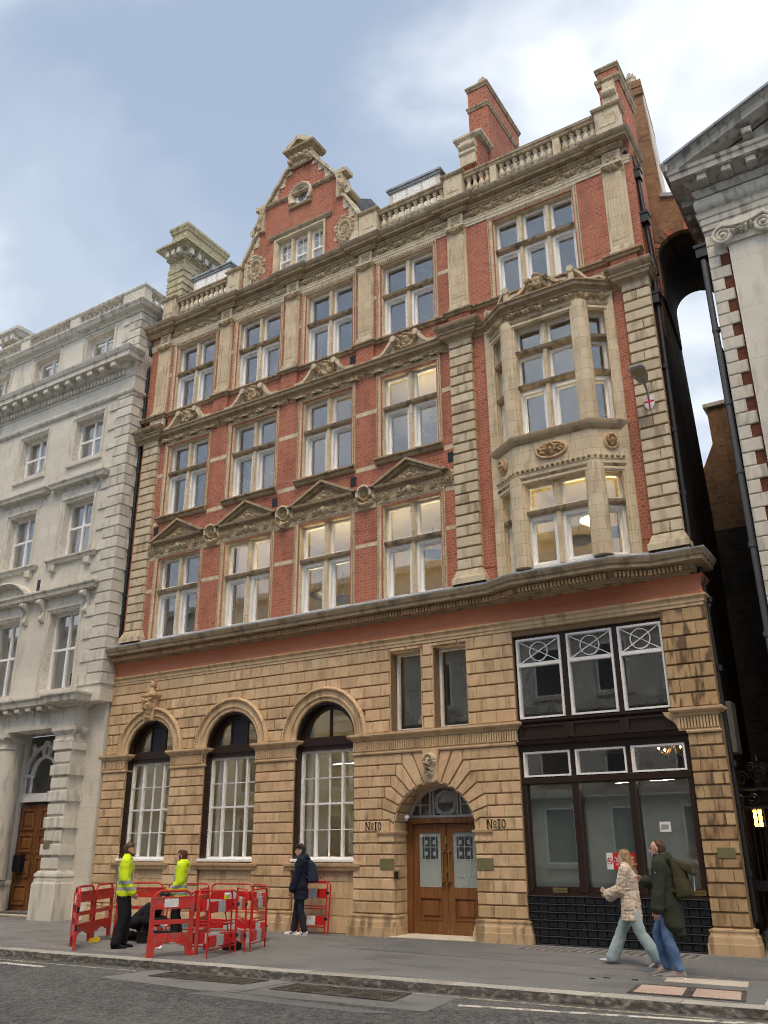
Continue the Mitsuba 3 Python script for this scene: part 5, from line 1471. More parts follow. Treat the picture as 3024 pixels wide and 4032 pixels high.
part(pd_, 'raking_cornice', sweep(rk, [(.10, -.10), (.10, -.32), (.04, -.50), (-.12, -.51), (-.14, -.54), (-.20, -.60), (-.26, -.62), (-.26, .4), (.1, .4)], 'wall'), 'grey_stone', tone=(.5, .8))
part(pd_, 'raking_cornice', MB().side(Polygon([(-.62, 15.44), (-.62, 15.70), (8, 15.70), (8, 15.44)]), -2.70, -2.60), 'grey_stone', tone=(.4, .9))
for q in range(5):
    x = -.95 + q * .62
    z = 15.44 + (x + 2.66) * sl
    m = MB().cbox(x - .10, x + .10, -.44, -.05, z - .36, z - .2, .02)
    part(pd_, 'modillion', m, 'grey_stone', tone=(.7, .4))
part(pd_, 'roof', MB().prism(Polygon([(-2.66, 15.7), (2.6, 17.92), (7.86, 15.7), (7.86, 15.66), (2.6, 17.86), (-2.66, 15.64)]), -.66, 6.0), 'lead')
rp = part(RB, 'rainwater_pipe', MB().tube([(-2.28, .10, 13.4), (-2.26, .10, 8.0), (-2.24, .10, .5)], .065, 10), 'pipe_grey', smooth=50)
part(rp, 'hopper', MB().box(-2.40, -2.16, .0, .24, 13.45, 13.72).box(-2.43, -2.13, -.03, .27, 13.68, 13.76), 'black_iron')
for z in (5.2, 6.9, 8.4, 9.9, 11.6): part(rp, 'collar', MB().lathe([(0, 0), (.085, 0), (.085, .09), (0, .09)], (-2.26, .10, z), 10), 'pipe_grey')
part(RB, 'soil_pipe', MB().tube([(-2.45, 2.4, 3.0), (-2.47, 2.4, 12.2), (-2.6, 2.5, 12.6), (-2.6, 2.5, 13.3)], .07, 8), 'black_iron', smooth=50)

# gate, lanterns and fittings in the alley
gt = thing('iron_gate', 'black wrought iron gate with scrolled overthrow across the dark alley', 'gate')
m = MB()
gy = .75
for x in np.linspace(-3.42, -2.32, 12): part(gt, 'bar', MB().tube([(x, gy, .05), (x, gy, 2.32)], .012, 6), 'black_iron')
part(gt, 'rail', MB().box(-3.46, -2.28, gy - .02, gy + .02, 2.30, 2.35), 'black_iron')
part(gt, 'rail', MB().box(-3.46, -2.28, gy - .02, gy + .02, 2.62, 2.66), 'black_iron')
part(gt, 'lock_rail', MB().box(-3.46, -2.28, gy - .02, gy + .02, .95, 1.12), 'black_iron')
for j, (x, z, r) in enumerate(((-3.2, 2.83, .13), (-2.9, 2.88, .16), (-2.6, 2.83, .13), (-3.3, 2.48, .11), (-3.05, 2.48, .11), (-2.75, 2.48, .11), (-2.45, 2.48, .11), (-3.02, 3.02, .08), (-2.78, 3.02, .08))):
    P = [(x + r * (1 - .8 * t) * math.cos(t * 10 + j), gy, z + r * (1 - .8 * t) * math.sin(t * 10 + j)) for t in np.linspace(0, 1, 26)]
    part(gt, 'scroll', MB().tube(P, .011, 5), 'black_iron')
part(gt, 'finial', MB().tube([(-2.9, gy, 2.66), (-2.9, gy, 3.12)], .012, 6).lathe([(0, 3.08), (.035, 3.12), (0, 3.26)], (-2.9, gy, 0), 8), 'black_iron')
for i, (x, y, z, s) in enumerate(((-3.22, 2.0, 2.02, 1.0), (-3.16, 3.6, 2.02, .9))):
    k = thing('lantern', ('nearer' if i == 0 else 'farther') + ' of two glowing yellow lanterns down the dark alley', 'lantern')
    w, h = .085 * s, .30 * s
    part(k, 'glass', MB().box(x - w, x + w, y - w, y + w, z, z + h), 'white_plastic', emitter={'type': 'area', 'radiance': rgb((2.3, 1.15, .14))})
    m = MB()
    for a in (-1, 1):
        for b_ in (-1, 1): m.box(x + a * w - .008, x + a * w + .008, y + b_ * w - .008, y + b_ * w + .008, z - .02, z + h + .02)
    m.box(x - w - .02, x + w + .02, y - w - .02, y + w + .02, z + h + .005, z + h + .03).box(x - w - .01, x + w + .01, y - w - .01, y + w + .01, z - .03, z - .005)
    m.box(x - w - .01, x + w + .01, y - w - .004, y - w + .004, z + h * .5 - .005, z + h * .5 + .005)
    part(k, 'frame', m, 'black_iron', kind='stuff')
    part(k, 'bracket', MB().tube([(x, y, z + h + .02), (x, y, z + h + .25), (x - .5, y, z + h + .25)], .014, 6), 'black_iron')
k = single('utility_box', MB().cbox(-3.60, -3.42, 2.0, 2.42, 3.40, 4.40, .01), 'grey_plastic', 'tall grey metal box fixed to the dark side wall of the alley', 'box')

# ================================================================== the white stone building on the left
LB = thing('stone_building', 'white portland stone building with quoins, modillion cornice and balustrade', 'building')
LX, LY = -19.27, -.5
COLS = [-21.20, -23.93, -26.66, -29.39]
W_ = .66
rows = [(16.75, 17.83), (13.24, 14.70), (10.04, 11.84), (5.98, 8.28)]
lh = unary_union([sbox(c - W_, a, c + W_, b) for c in COLS for a, b in rows] + [sbox(-24.55, -.1, -20.72, 4.86), sbox(-28.2, -.1, -26.2, 4.86), sbox(-20.05, -.1, -19, 5.5)])
part(LB, 'front_wall', MB().prism(sbox(-46, 0, LX, 18.2).difference(lh), LY, LY + .45), 'portland_stone', tone=(.6, .35))
part(LB, 'return_wall', MB().box(LX - .40, LX, LY + .45, 2.5, 5.5, 18.6), 'portland_stone', tone=(.5, .6))
part(LB, 'return_wall', MB().box(-20.05, -19.36, -.12, .1, 0, 5.5), 'portland_stone', tone=(.7, .3))
part(LB, 'side_wall', MB().box(-19.9, -19.34, .1, 6.0, 0, 18.0).box(-46, -19.9, .5, .7, 5.0, 18.2), 'portland_stone', tone=(.4, .7))
for i, z in enumerate(np.arange(5.95, 15.0, .3325)):
    w, d = (.98, .46) if i % 2 == 0 else (.62, .30)
    part(LB, 'quoin_stone', MB().box(LX - w, LX + .045, LY - .045, LY + .002, z + .012, z + .30).box(LX - .01, LX + .045, LY - .003, LY + d, z + .012, z + .30), 'portland_carved', tone=(rng.uniform(.35, .9), rng.uniform(.1, .6)))
for i, z in enumerate(np.arange(16.5, 18.0, .30)):
    w, d = (.80, .46) if i % 2 == 0 else (.5, .30)
    part(LB, 'quoin_stone', MB().box(LX - w, LX + .045, LY - .045, LY + .002, z + .010, z + .27).box(LX - .01, LX + .045, LY - .003, LY + d, z + .010, z + .27), 'portland_carved', tone=(rng.uniform(.35, .9), rng.uniform(.1, .6)))


def lwin(c, a, b, bars, white_low=True):
    k = part(LB, 'window', sweep([(c - W_ - .14, a - .1), (c - W_ - .14, b + .14), (c + W_ + .14, b + .14), (c + W_ + .14, a - .1)], [(0, LY + .01), (0, LY - .05), (.05, LY - .05), (.055, LY - .02), (.10, LY - .02), (.105, LY + .0), (.14, LY + .0), (.14, LY + .3)], 'wall'), 'portland_carved', tone=(.6, .3))
    y = LY + .24
    m = MB()
    ring_box(m, c - W_, c + W_, a, b, .06, y, y + .09)
    m.box(c - .035, c + .035, y + .005, y + .085, a + .05, b - .05)
    for z in bars:
        for u, v in ((c - W_ + .05, c - .03), (c + .03, c + W_ - .05)): m.box(u, v, y + .01, y + .08, z - .035, z + .035)
    part(k, 'casement', m, 'white_paint')
    zs = [a] + list(bars) + [b]
    for u, v in ((c - W_, c), (c, c + W_)):
        for p, q in zip(zs[:-1], zs[1:]): part(k, 'pane', MB().add([(u, y + .05, p), (v, y + .05, p), (v, y + .05, q), (u, y + .05, q)], [(0, 1, 2), (0, 2, 3)]), 'window_glass')
    return k


def console(parent, x, z, h, w=.17):
    s = np.linspace(0, 1, 20)
    prof = [(LY - .05 - .16 * (1 - t) - .05 * math.sin(t * 9), z + h * (1 - t)) for t in s]
    part(parent, 'console', MB().side(Polygon(prof + [(LY + .02, z), (LY + .02, z + h)]).buffer(0), x - w / 2, x + w / 2).tube([(x - w * .56, LY - .20, z + h - .10), (x + w * .56, LY - .20, z + h - .10)], .09, 12), 'portland_carved', smooth=40, tone=(.5, .6))


for i, c in enumerate(COLS):
    lwin(c, *rows[0], [])
    k = lwin(c, *rows[1], [14.0])
    part(k, 'sill', MB().cbox(c - W_ - .16, c + W_ + .16, LY - .09, LY + .2, 13.06, 13.23, .015), 'portland_carved', tone=(.7, .2))
    k = lwin(c, *rows[2], [11.02])
    part(k, 'hood', sweep([(c - 1.02, LY + .1), (c - 1.02, LY), (c + 1.02, LY), (c + 1.02, LY + .1)], [(-.1, 12.22), (.03, 12.24), (.05, 12.32), (.22, 12.36), (.24, 12.44), (.28, 12.50), (.28, 12.54), (-.1, 12.60)]), 'portland_carved', tone=(.35, .8))
    part(k, 'hood_frieze', MB().box(c - .90, c + .90, LY - .03, LY + .1, 11.99, 12.23), 'portland_carved', tone=(.6, .4))
    part(k, 'sill', sweep([(c - .98, LY + .1), (c - .98, LY), (c + .98, LY), (c + .98, LY + .1)], [(-.1, 9.80), (.10, 9.83), (.12, 9.92), (.17, 9.94), (.17, 9.99), (-.1, 10.03)]), 'portland_carved', tone=(.6, .4))
    for s in (-.78, .78): part(k, 'sill_bracket', MB().cbox(c + s - .12, c + s + .12, LY - .14, LY, 9.60, 9.81, .02), 'portland_carved', tone=(.5, .5))
    k = lwin(c, *rows[3], [7.18])
    part(k, 'hood_frieze', MB().box(c - .85, c + .85, LY - .02, LY + .1, 8.44, 8.74), 'portland_carved', tone=(.6, .5))
    for s in (-1, 1): console(k, c + s * .98, 8.05, .68)
    part(k, 'hood', sweep([(c - 1.15, LY + .1), (c - 1.15, LY), (c + 1.15, LY), (c + 1.15, LY + .1)], [(-.1, 8.72), (.05, 8.74), (.22, 8.77), (.24, 8.86), (.29, 8.92), (.29, 8.97), (-.1, 9.02)]), 'portland_carved', tone=(.45, .7))
    if i % 2:
        part(k, 'segmental_pediment', sweep(arc(c, 7.95, 1.55, 138, 42, 20), [(.0, LY + .05), (.0, LY - .28), (.05, LY - .30), (.10, LY - .25), (.14, LY - .10), (.16, LY + .05)], 'wall'), 'portland_carved', tone=(.5, .6))
        part(k, 'tympanum', MB().prism(Polygon(arc(c, 7.95, 1.43, 136, 44, 16)), LY - .06, LY + .02), 'portland_carved', tone=(.5, .6))
for x, z in ((-22.62, 9.12), (-20.50, 6.02), (-25.4, 9.12)): part(LB, 'air_vent', MB().box(x - .07, x + .07, LY - .012, LY + .02, z, z + .34), 'black_iron')
LP = [(-46, LY), (LX, LY), (LX, 1.5)]
part(LB, 'string_course', sweep(LP, [(-.1, 15.0), (.04, 15.02), (.09, 15.06), (.11, 15.11), (.09, 15.16), (-.1, 15.19)]), 'portland_carved', tone=(.6, .4))
part(LB, 'frieze', sweep(LP, [(-.05, 15.19), (.03, 15.20), (.03, 15.62), (.07, 15.64), (.08, 15.70), (-.05, 15.71)]), 'portland_stone', tone=(.6, .3))
CPATH = [(-46, LY), (-19.62, LY), (-19.62, LY + .02)]
part(LB, 'modillion_cornice', sweep([(-46, LY), (-19.60, LY), (-19.60, LY + .1)], [(-.05, 15.70), (.10, 15.71), (.10, 15.88), (.16, 15.92), (.20, 15.94), (.22, 16.10), (.50, 16.12), (.50, 16.28), (.54, 16.30), (.58, 16.38), (.60, 16.44), (-.1, 16.52)]), 'portland_carved', tone=(.5, .7))
part(LB, 'corner_cornice', sweep([(-19.70, LY), (LX, LY), (LX, 1.5)], [(-.05, 15.70), (.04, 15.71), (.06, 15.95), (.10, 16.1), (.16, 16.28), (.18, 16.44), (-.1, 16.50)]), 'portland_carved', tone=(.5, .6))
m = MB()
for q, x in enumerate(np.arange(-19.85, -33, -.545)):
    part(LB, 'modillion', MB().cbox(x - .11, x + .11, LY - .46, LY - .1, 15.95, 16.115, .015), 'portland_carved', tone=(.7, .3))
for x in np.arange(-19.62, -36, -.165): m.box(x - .10, x, LY - .165, LY - .05, 15.72, 15.87)
part(LB, 'dentil_course', m, 'portland_carved', kind='stuff', tone=(.6, .4))
part(LB, 'top_cornice', sweep(LP, [(-.05, 18.0), (.05, 18.02), (.07, 18.10), (.22, 18.16), (.26, 18.24), (.30, 18.30), (.30, 18.35), (-.1, 18.40)]), 'portland_carved', tone=(.4, .8))
part(LB, 'parapet_plinth', sweep(LP, [(-.05, 18.38), (.0, 18.38), (.0, 18.52), (-.35, 18.52)]), 'portland_carved', tone=(.6, .4))
part(LB, 'parapet_rail', sweep(LP, [(-.30, 18.98), (-.02, 18.98), (.03, 19.02), (.05, 19.08), (.02, 19.13), (-.16, 19.16), (-.34, 19.13), (-.30, 18.98)]), 'portland_carved', tone=(.6, .5))
runs_ = [(-19.27 - 1.0, -19.27), (-22.95, -22.45), (-25.65, -25.15), (-28.35, -27.85), (-31.05, -30.55)]
for xa, xb in runs_: part(LB, 'parapet_die', MB().box(xa, xb, LY + .0, LY + .32, 18.52, 18.99), 'portland_carved', tone=(.75, .2))
for (a0, a1), (b0, b1) in zip(runs_[:-1], runs_[1:]):
    n = 9
    for q in range(n): part(LB, 'baluster', baluster_mesh(b1 + (a0 - b1) * (q + .5) / n, LY + .16, 18.52, .46), 'portland_carved', smooth=40, tone=(.8, .2))
for q in range(4): part(LB, 'baluster', baluster_mesh(LX - .16, LY + .55 + q * .26, 18.52, .46), 'portland_carved', smooth=40, tone=(.8, .2))
part(LB, 'roof', MB().box(-46, -19.9, .6, 8, 17.8, 18.1), 'lead')
# porch: door pier, column, entablature, door
part(LB, 'belt_cornice', sweep([(-46, LY), (-20.62, LY), (-20.62, LY - .16), (-20.0, LY - .16), (-20.0, -.1)], [(-.05, 5.38), (.06, 5.40), (.10, 5.46), (.34, 5.50), (.36, 5.62), (.42, 5.68), (.42, 5.73), (-.1, 5.82)]), 'portland_carved', tone=(.45, .9))
for x in (-20.9, -21.4, -21.9, -22.4, -22.9, -23.4): part(LB, 'belt_bracket', MB().cbox(x - .11, x + .11, LY - .30, LY, 5.36, 5.49, .015), 'portland_carved', tone=(.5, .7))
part(LB, 'porch_entablature', MB().box(-24.6, -20.66, LY - .05, LY + .5, 4.86, 5.40).box(-24.6, -20.66, LY - .08, LY, 4.86, 4.98), 'portland_carved', tone=(.6, .5))
pp = part(LB, 'porch_pier', MB().box(-20.72, -20.04, -.58, -.10, 0, 4.50), 'portland_carved', tone=(.3, .8))
for i, z in enumerate(np.arange(1.20, 4.45, .335)):
    w = .0 if i % 2 else -.06
    part(pp, 'rusticated_stone', MB().cbox(-20.78 - w, -19.98 + w, -.645 - w * .5, -.3, z + .015, z + .29, .02).box(-20.2, -19.98 + w, -.6, -.13 + w, z + .015, z + .29), 'portland_carved', tone=(rng.uniform(.4, .85), rng.uniform(.1, .8)))
part(pp, 'capital', sweep([(-20.74, -.1), (-20.74, -.62), (-20.0, -.62), (-20.0, -.1)], [(-.05, 4.42), (.03, 4.44), (.03, 4.50), (.0, 4.52), (.0, 4.62), (.05, 4.68), (.09, 4.74), (.09, 4.83), (-.05, 4.86)]), 'portland_carved', tone=(.5, .8))
part(pp, 'block_above', MB().box(-20.70, -20.05, -.60, -.1, 4.85, 5.42), 'portland_carved', tone=(.6, .5))
part(pp, 'plinth', sweep([(-20.78, -.05), (-20.78, -.62), (-19.98, -.62), (-19.98, -.05)], [(.08, 0), (.08, .86), (.05, .90), (.05, .98), (.02, 1.0), (.06, 1.04), (.05, 1.10), (.0, 1.16), (-.05, 1.18)]), 'portland_carved', tone=(.8, .4))
cl = part(LB, 'porch_column', MB().lathe([(0, .9), (.42, .9), (.40, 2.2), (.36, 4.4), (0, 4.4)], (-23.30, -.20, 0), 24), 'portland_carved', smooth=40, tone=(.7, .5))
part(cl, 'capital', MB().lathe([(0, 4.38), (.37, 4.38), (.40, 4.42), (.37, 4.46), (.37, 4.58), (.46, 4.68), (.46, 4.72), (0, 4.72)], (-23.30, -.20, 0), 24).box(-23.72, -22.90, -.62, .2, 4.72, 4.86), 'portland_carved', smooth=40, tone=(.5, .7))
part(cl, 'pedestal', MB().box(-23.70, -22.98, -.58, .18, 0, .78).box(-23.74, -22.94, -.62, .22, .78, .88), 'portland_carved', tone=(.6, .8))
part(LB, 'porch_wall', MB().prism(sbox(-24.6, 0, -20.06, 5.4).difference(sbox(-23.46, -.1, -21.46, 4.88)), .50, .62), 'portland_stone', tone=(.4, .6))
part(LB, 'porch_ceiling', MB().box(-24.6, -20.1, -.05, .5, 5.1, 5.2), 'portland_stone', tone=(.4, .6))
dx0, dx1 = -23.30, -21.62
ed = part(LB, 'entrance_door', MB().prism(sbox(dx0, .04, dx1, 2.90), 0.470, 0.530), 'oak', tone=(.1, .5), label='dark varnished panelled double door in the stone porch')
for i in range(2):
    x0 = dx0 + i * (dx1 - dx0) / 2
    for za, zb in ((.25, .78), (.95, 1.5), (1.62, 2.1), (2.22, 2.78)):
        m = MB()
        ring_box(m, x0 + .14, x0 + .72, za, zb, .05, 0.435, 0.480)
        m.cbox(x0 + .24, x0 + .62, 0.450, 0.490, za + .1, zb - .1, .02)
        part(ed, 'panel', m, 'oak', tone=(.55, .5))
    part(ed, 'handle', MB().tube([(dx0 + .86 + (i - .5) * .16, 0.400, 1.05), (dx0 + .86 + (i - .5) * .16, 0.400, 1.55)], .015, 8), 'brass')
part(ed, 'letter_box', MB().cbox(dx0 + .22, dx0 + .52, 0.260, 0.460, 1.10, 1.56, .02), 'navy_panel')
m = MB().box(dx0 - .16, dx0, 0.400, 0.560, 0, 2.98).box(dx1, dx1 + .16, 0.400, 0.560, 0, 2.98).box(dx0 - .22, dx1 + .22, 0.350, 0.580, 2.98, 3.10)
df = part(LB, 'door_frame', m, 'white_paint')
m = MB()
ring_box(m, dx0 - .16, dx1 + .16, 3.10, 5.06, .12, 0.440, 0.560)
cx = (dx0 + dx1) / 2
for r, w in ((.84, .035), (.52, .03)): m.prism(LineString(arc(cx, 3.72, r, 180, 0, 24)).buffer(w), 0.440, 0.530)
m.prism(affinity.scale(Point(cx, 4.45).buffer(1), .17, .25).difference(affinity.scale(Point(cx, 4.45).buffer(1), .11, .19)), 0.430, 0.540)
for s in (-1, 1):
    m.box(cx + s * .68 - .17, cx + s * .68 + .17, 0.440, 0.540, 3.68, 3.76)
    for q in (.54, .82): m.lathe([(0, 3.12), (.04, 3.12), (.025, 3.2), (.04, 3.4), (.025, 3.6), (.045, 3.68), (0, 3.68)], (cx + s * q, 0.490, 0), 8)
part(df, 'fanlight_tracery', m, 'white_paint')
part(df, 'fanlight_pane', MB().add([(dx0 - .1, 0.520, 3.15), (dx1 + .1, 0.520, 3.15), (dx1 + .1, 0.520, 5.0), (dx0 - .1, 0.520, 5.0)], [(0, 1, 2), (0, 2, 3)]), 'shop_glass')
part(LB, 'ground_floor_wall', MB().box(-46, -28.2, LY - .02, LY, 0, 5.4).box(-26.2, -24.6, LY - .02, LY, 0, 5.4), 'portland_stone', tone=(.4, .6))
part(LB, 'doorstep', MB().cbox(-23.6, -20.8, -.2, .6, 0, .05, .01), 'york_slab')
for z0, z1, w in ((.1, 5.3, 'dark_room'), (5.9, 9.2, 'dark_room'), (9.4, 12.7, 'cream_wall'), (12.9, 15.6, 'blind_grey'), (16.0, 17.75, 'blind_grey')):
    k = part(LB, 'room', MB().box(-34, -20.1, 2.4 if z0 > 1 else 3.0, 2.5 if z0 > 1 else 3.1, z0, z1).box(-34.05, -34, .0, 2.4, z0, z1).box(-20.1, -20.05, .0, 2.4, z0, z1), w)
    part(k, 'ceiling', MB().box(-34, -20.1, LY + .5, 2.4, z1, z1 + .05), 'ceiling_white')
    part(k, 'floor', MB().box(-34, -20.1, LY + .5, 2.4, z0 - .05, z0), 'carpet')
strip_lamp(-21.7, -21.0, 1.2, 11.9, 'lit ceiling light behind a window of the white stone building', 14)
lc = chimney('chimney_stack', LB, -19.95, -19.22, 1.05, 3.1, 18.2, 22.55, 'yellow_stock_brick', [(21.15, .12, .10, 'yellow_stock_brick'), (21.46, .22, .38, 'yellow_stock_brick'), (22.36, .26, .09, 'yellow_stock_brick')], label='yellow brick chimney stack on the party wall')
for q in range(3): part(lc, 'corbel', MB().cbox(-19.93 + q * .27, -19.77 + q * .27, .78, 1.05, 21.24, 21.46, .01), 'portland_carved')
for q in range(6): part(lc, 'corbel', MB().box(-19.22, -18.95, 1.05 + q * .36, 1.22 + q * .36, 21.24, 21.46), 'portland_carved')
for q in range(8): part(lc, 'rusticated_course', MB().box(-19.98, -19.19, 1.02, 3.13, 18.75 + q * .27, 18.93 + q * .27), 'yellow_stock_brick')
l2 = chimney('chimney_stack', LB, -29.2, -28.2, .9, 2.3, 18.2, 21.4, 'yellow_stock_brick', [(20.9, .3, .3, 'portland_carved')])
for q in range(3): part(l2, 'corbel', MB().box(-29.15 + q * .38, -28.95 + q * .38, .68, .9, 20.72, 20.95), 'portland_carved')
part(LB, 'brass_plaque', MB().cbox(-20.62, -20.38, -.67, -.64, 1.72, 1.92, .005), 'old_brass')

# ================================================================== the far side of the street (mirrored in the ground-floor glass)
OB = thing('facade_opposite', 'pale stone terrace across the street mirrored in the shop windows', 'building')
part(OB, 'wall', MB().box(-70, 45, -27.5, -26.5, -.1, 17.6), 'portland_stone', tone=(.4, .7))
for z in (3.9, 8.1, 12.2, 17.2): part(OB, 'cornice', MB().box(-70, 45, -26.5, -26.0, z, z + .4), 'portland_carved', tone=(.4, .7))
for i, x in enumerate(np.arange(-44, 26, 3.4)):
    for z0, z1 in ((.9, 3.4), (4.9, 7.4), (9.0, 11.4), (13.2, 15.8)):
        k = part(OB, 'window', MB().box(x - .75, x + .75, -26.55, -26.44, z0, z1), 'far_glass')
        m = MB()
        ring_box(m, x - .8, x + .8, z0 - .05, z1 + .05, .08, -26.5, -26.38)
        part(k, 'frame', m, 'white_paint')
        part(k, 'sill', MB().box(x - 1, x + 1, -26.5, -26.25, z0 - .25, z0 - .05), 'portland_carved')

# ================================================================== ground
KA = math.atan(.0255)
def kerb_y(x): return -5.12 + .0255 * (x + 3.0)
pit = sbox(-15.15, -3.20, -14.05, -2.60)
pave = Polygon([(-70, kerb_y(-70) + .28), (45, kerb_y(45) + .28), (45, 10), (-70, 10)]).difference(pit)
PV = struct('pavement', MB().flat(pave, -.16, 0), 'pavement_asphalt', tone=(.5, .5), label='grey asphalt pavement in front of the buildings')
struct('far_pavement', MB().box(-70, 45, -27, -20.5, -.16, .02), 'pavement_asphalt', label='pavement on the far side of the street behind the camera')
RD = struct('road', MB().box(-400, 400, -400, 400, -.5, -.10), 'road_asphalt', label='worn grey asphalt road with aggregate showing')
dk = MB().flat(Polygon([(-10.4, -2.1), (-3.0, -2.7), (-1.0, -2.75), (-1.0, -.3), (-10.4, -.3)]), 0, .004)
part(PV, 'patch', dk, 'pavement_asphalt', tone=(.12, .5))
part(PV, 'patch', MB().flat(Polygon([(-16.4, -4.9), (-12.2, -4.7), (-12.0, -1.8), (-16.6, -1.9)]).difference(pit), 0, .004), 'pavement_asphalt', tone=(.95, .5))
g = np.random.default_rng(12)
x = -34.0
while x < 12:
    L = g.uniform(.95, 1.75) if x < -8 or x > -2 else {0: 1.0}.get(0)
    m = trimesh.creation.box((L - .012, .30, .26)).subdivide().subdivide().subdivide()
    v = np.array(m.vertices)
    nn = meshkit.fbm(v * 7 + x, 3) - .5
    front = v[:, 1] < -.149
    v[:, 1] -= np.where(front, nn * .05, 0)
    v[:, 2] += np.where(v[:, 2] > .12, (meshkit.fbm(v * 5 + x * 3, 2) - .5) * .012, 0)
    m.vertices = v
    with at(x + L / 2, kerb_y(x + L / 2) + .15, -.122, KA):
        part(PV, 'kerb_stone', m, 'granite', smooth=35, tone=(g.uniform(.1, .9), .5))
    x += L
PATCH = 'pavement_asphalt'
part(RD, 'concrete_patch', MB().flat(Polygon([(-11.45, -6.42), (-11.3, -5.42), (-8.62, -5.36), (-8.66, -6.5), (-9.3, -6.62)]), -.10, -.096), PATCH, tone=(1.0, .5))
part(RD, 'concrete_patch', MB().flat(Polygon([(-8.60, -6.55), (-8.58, -5.40), (-5.9, -5.32), (-5.75, -6.5)]), -.10, -.096), PATCH, tone=(.85, .5))
part(RD, 'repair_patch', MB().flat(Polygon([(-9.2, -6.9), (-8.9, -6.55), (-6.0, -6.75), (-6.4, -6.95)]), -.10, -.096), PATCH, tone=(.2, .5))
def line_fn(p, n, uv):
    w = mikit.fbm(p.x * 9, p.y * 9, 0, 3)
    return mix((.52, .51, .47), (.20, .20, .195), mikit.smoothstep(.5, .62, w))
proc_mat('worn_line', line_fn, .8)
def line_yellow(p, n, uv):
    w = mikit.fbm(p.x * 11, p.y * 11, 3, 3)
    return mix((.36, .33, .22), (.19, .19, .185), mikit.smoothstep(.42, .52, w))
proc_mat('faded_yellow_line', line_yellow, .8)
def ribbon(x0, y0, x1, y1, w): return LineString([(x0, y0), (x1, y1)]).buffer(w / 2, cap_style=2)
part(RD, 'white_line', MB().flat(ribbon(-14.9, -6.05, -13.25, -6.05, .11), -.10, -.095), 'worn_line')
part(RD, 'white_line', MB().flat(ribbon(-18.0, -6.05, -16.6, -6.05, .11), -.10, -.095), 'worn_line')
part(RD, 'white_line', MB().flat(ribbon(-5.62, -5.92, -1.9, -5.30, .09), -.10, -.095), 'worn_line')
part(RD, 'faded_kerb_line', MB().flat(ribbon(-30, kerb_y(-30) - .33, -11.5, kerb_y(-11.5) - .33, .055), -.10, -.0945), 'faded_yellow_line')
part(RD, 'faded_kerb_line', MB().flat(ribbon(-8, kerb_y(-8) - .20, 8, kerb_y(8) - .20, .05), -.10, -.0945), 'faded_yellow_line')
m = MB().box(-15.15, -14.05, -3.20, -2.60, -.9, -.85)
for a in ((-15.2, -15.15, -3.25, -2.55), (-14.05, -14.0, -3.25, -2.55), (-15.2, -14.0, -3.25, -3.20), (-15.2, -14.0, -2.60, -2.55)): m.box(a[0], a[1], a[2], a[3], -.9, .012)
part(PV, 'open_chamber', m, 'soot_and_shade_brick', label='open access chamber in the pavement')


def iron_fn(p, n, uv):
    return mix((.04, .036, .032), (.125, .112, .095), dr.clip(1.4 * mikit.fbm(p.x * 9, p.y * 9, 0, 3) - .3, 0, 1))
proc_mat('cast_iron', iron_fn, .6, fine_bump, .002)


def cover(pts, z, label):
    P = Polygon(pts)
    k = thing('manhole_cover', label, 'manhole cover')
    part(k, 'frame', MB().flat(P.difference(P.buffer(-.05)), z, z + .014), 'cast_iron')
    part(k, 'plate', MB().flat(P.buffer(-.055), z, z + .008), 'cast_iron')
    m = MB()
    x0, y0, x1, y1 = P.bounds
    for i, x in enumerate(np.arange(x0, x1, .085)):
        for y in np.arange(y0 + (.04 if i % 2 else 0), y1, .085):
            q = sbox(x, y, x + .05, y + .05)
            if P.buffer(-.06).contains(q): m.box(x, x + .05, y, y + .05, z + .006, z + .016)
    part(k, 'raised_studs', m, 'cast_iron', kind='stuff')
cover([(-10.85, -6.0), (-10.88, -5.50), (-8.95, -5.47), (-9.05, -5.95)], -.096, 'long studded iron cover in the road, nearer the barriers')
cover([(-8.45, -6.10), (-8.42, -5.52), (-6.55, -5.46), (-6.45, -6.12)], -.096, 'long studded iron cover in the road in front of the entrance door')
pc = thing('pavement_cover', 'twin pink inset pavement cover in a dark iron frame beside the kerb', 'manhole cover')
outer = Polygon([(-4.02, -3.84), (-3.92, -4.66), (-2.52, -4.64), (-2.66, -3.84)])
ins = [affinity.scale(Polygon([(-4.02, -3.84), (-3.92, -4.66), (-3.20, -4.65), (-3.32, -3.84)]), .84, .82), affinity.scale(Polygon([(-3.32, -3.84), (-3.20, -4.65), (-2.52, -4.64), (-2.66, -3.84)]), .84, .82)]
part(pc, 'frame', MB().flat(outer.difference(unary_union(ins)), 0, .010), 'cast_iron')
proc_mat('pink_slab', lambda p, n, uv: mix((.30, .215, .18), (.44, .345, .295), mikit.fbm(p.x * 5, p.y * 5, 0, 4)), .85)
for q in ins: part(pc, 'inset_slab', MB().flat(q.buffer(-.005), 0, .008), 'pink_slab')
part(PV, 'stone_slab', MB().flat(Polygon([(-3.85, -3.02), (-2.80, -2.98), (-2.72, -3.46), (-3.78, -3.48)]), 0, .005), 'york_slab')
part(PV, 'stone_slab', MB().flat(Polygon([(-2.35, -4.1), (-1.5, -4.1), (-1.4, -4.75), (-2.3, -4.75)]), 0, .005), 'york_slab')
pl_ = thing('pavement_light', 'strip of pavement lights with dark glass lenses below the shopfront', 'pavement light')
part(pl_, 'concrete', MB().box(-7.25, -3.95, -.88, -.16, 0, .006), 'pavement_asphalt', tone=(1.0, .5))
m = MB()
for i, x in enumerate(np.arange(-7.1, -4.05, .165)):
    for y in np.arange(-.80, -.24, .15): m.box(x, x + .085, y, y + .085, .005, .009)
part(pl_, 'glass_lenses', m, 'cast_iron', kind='stuff')
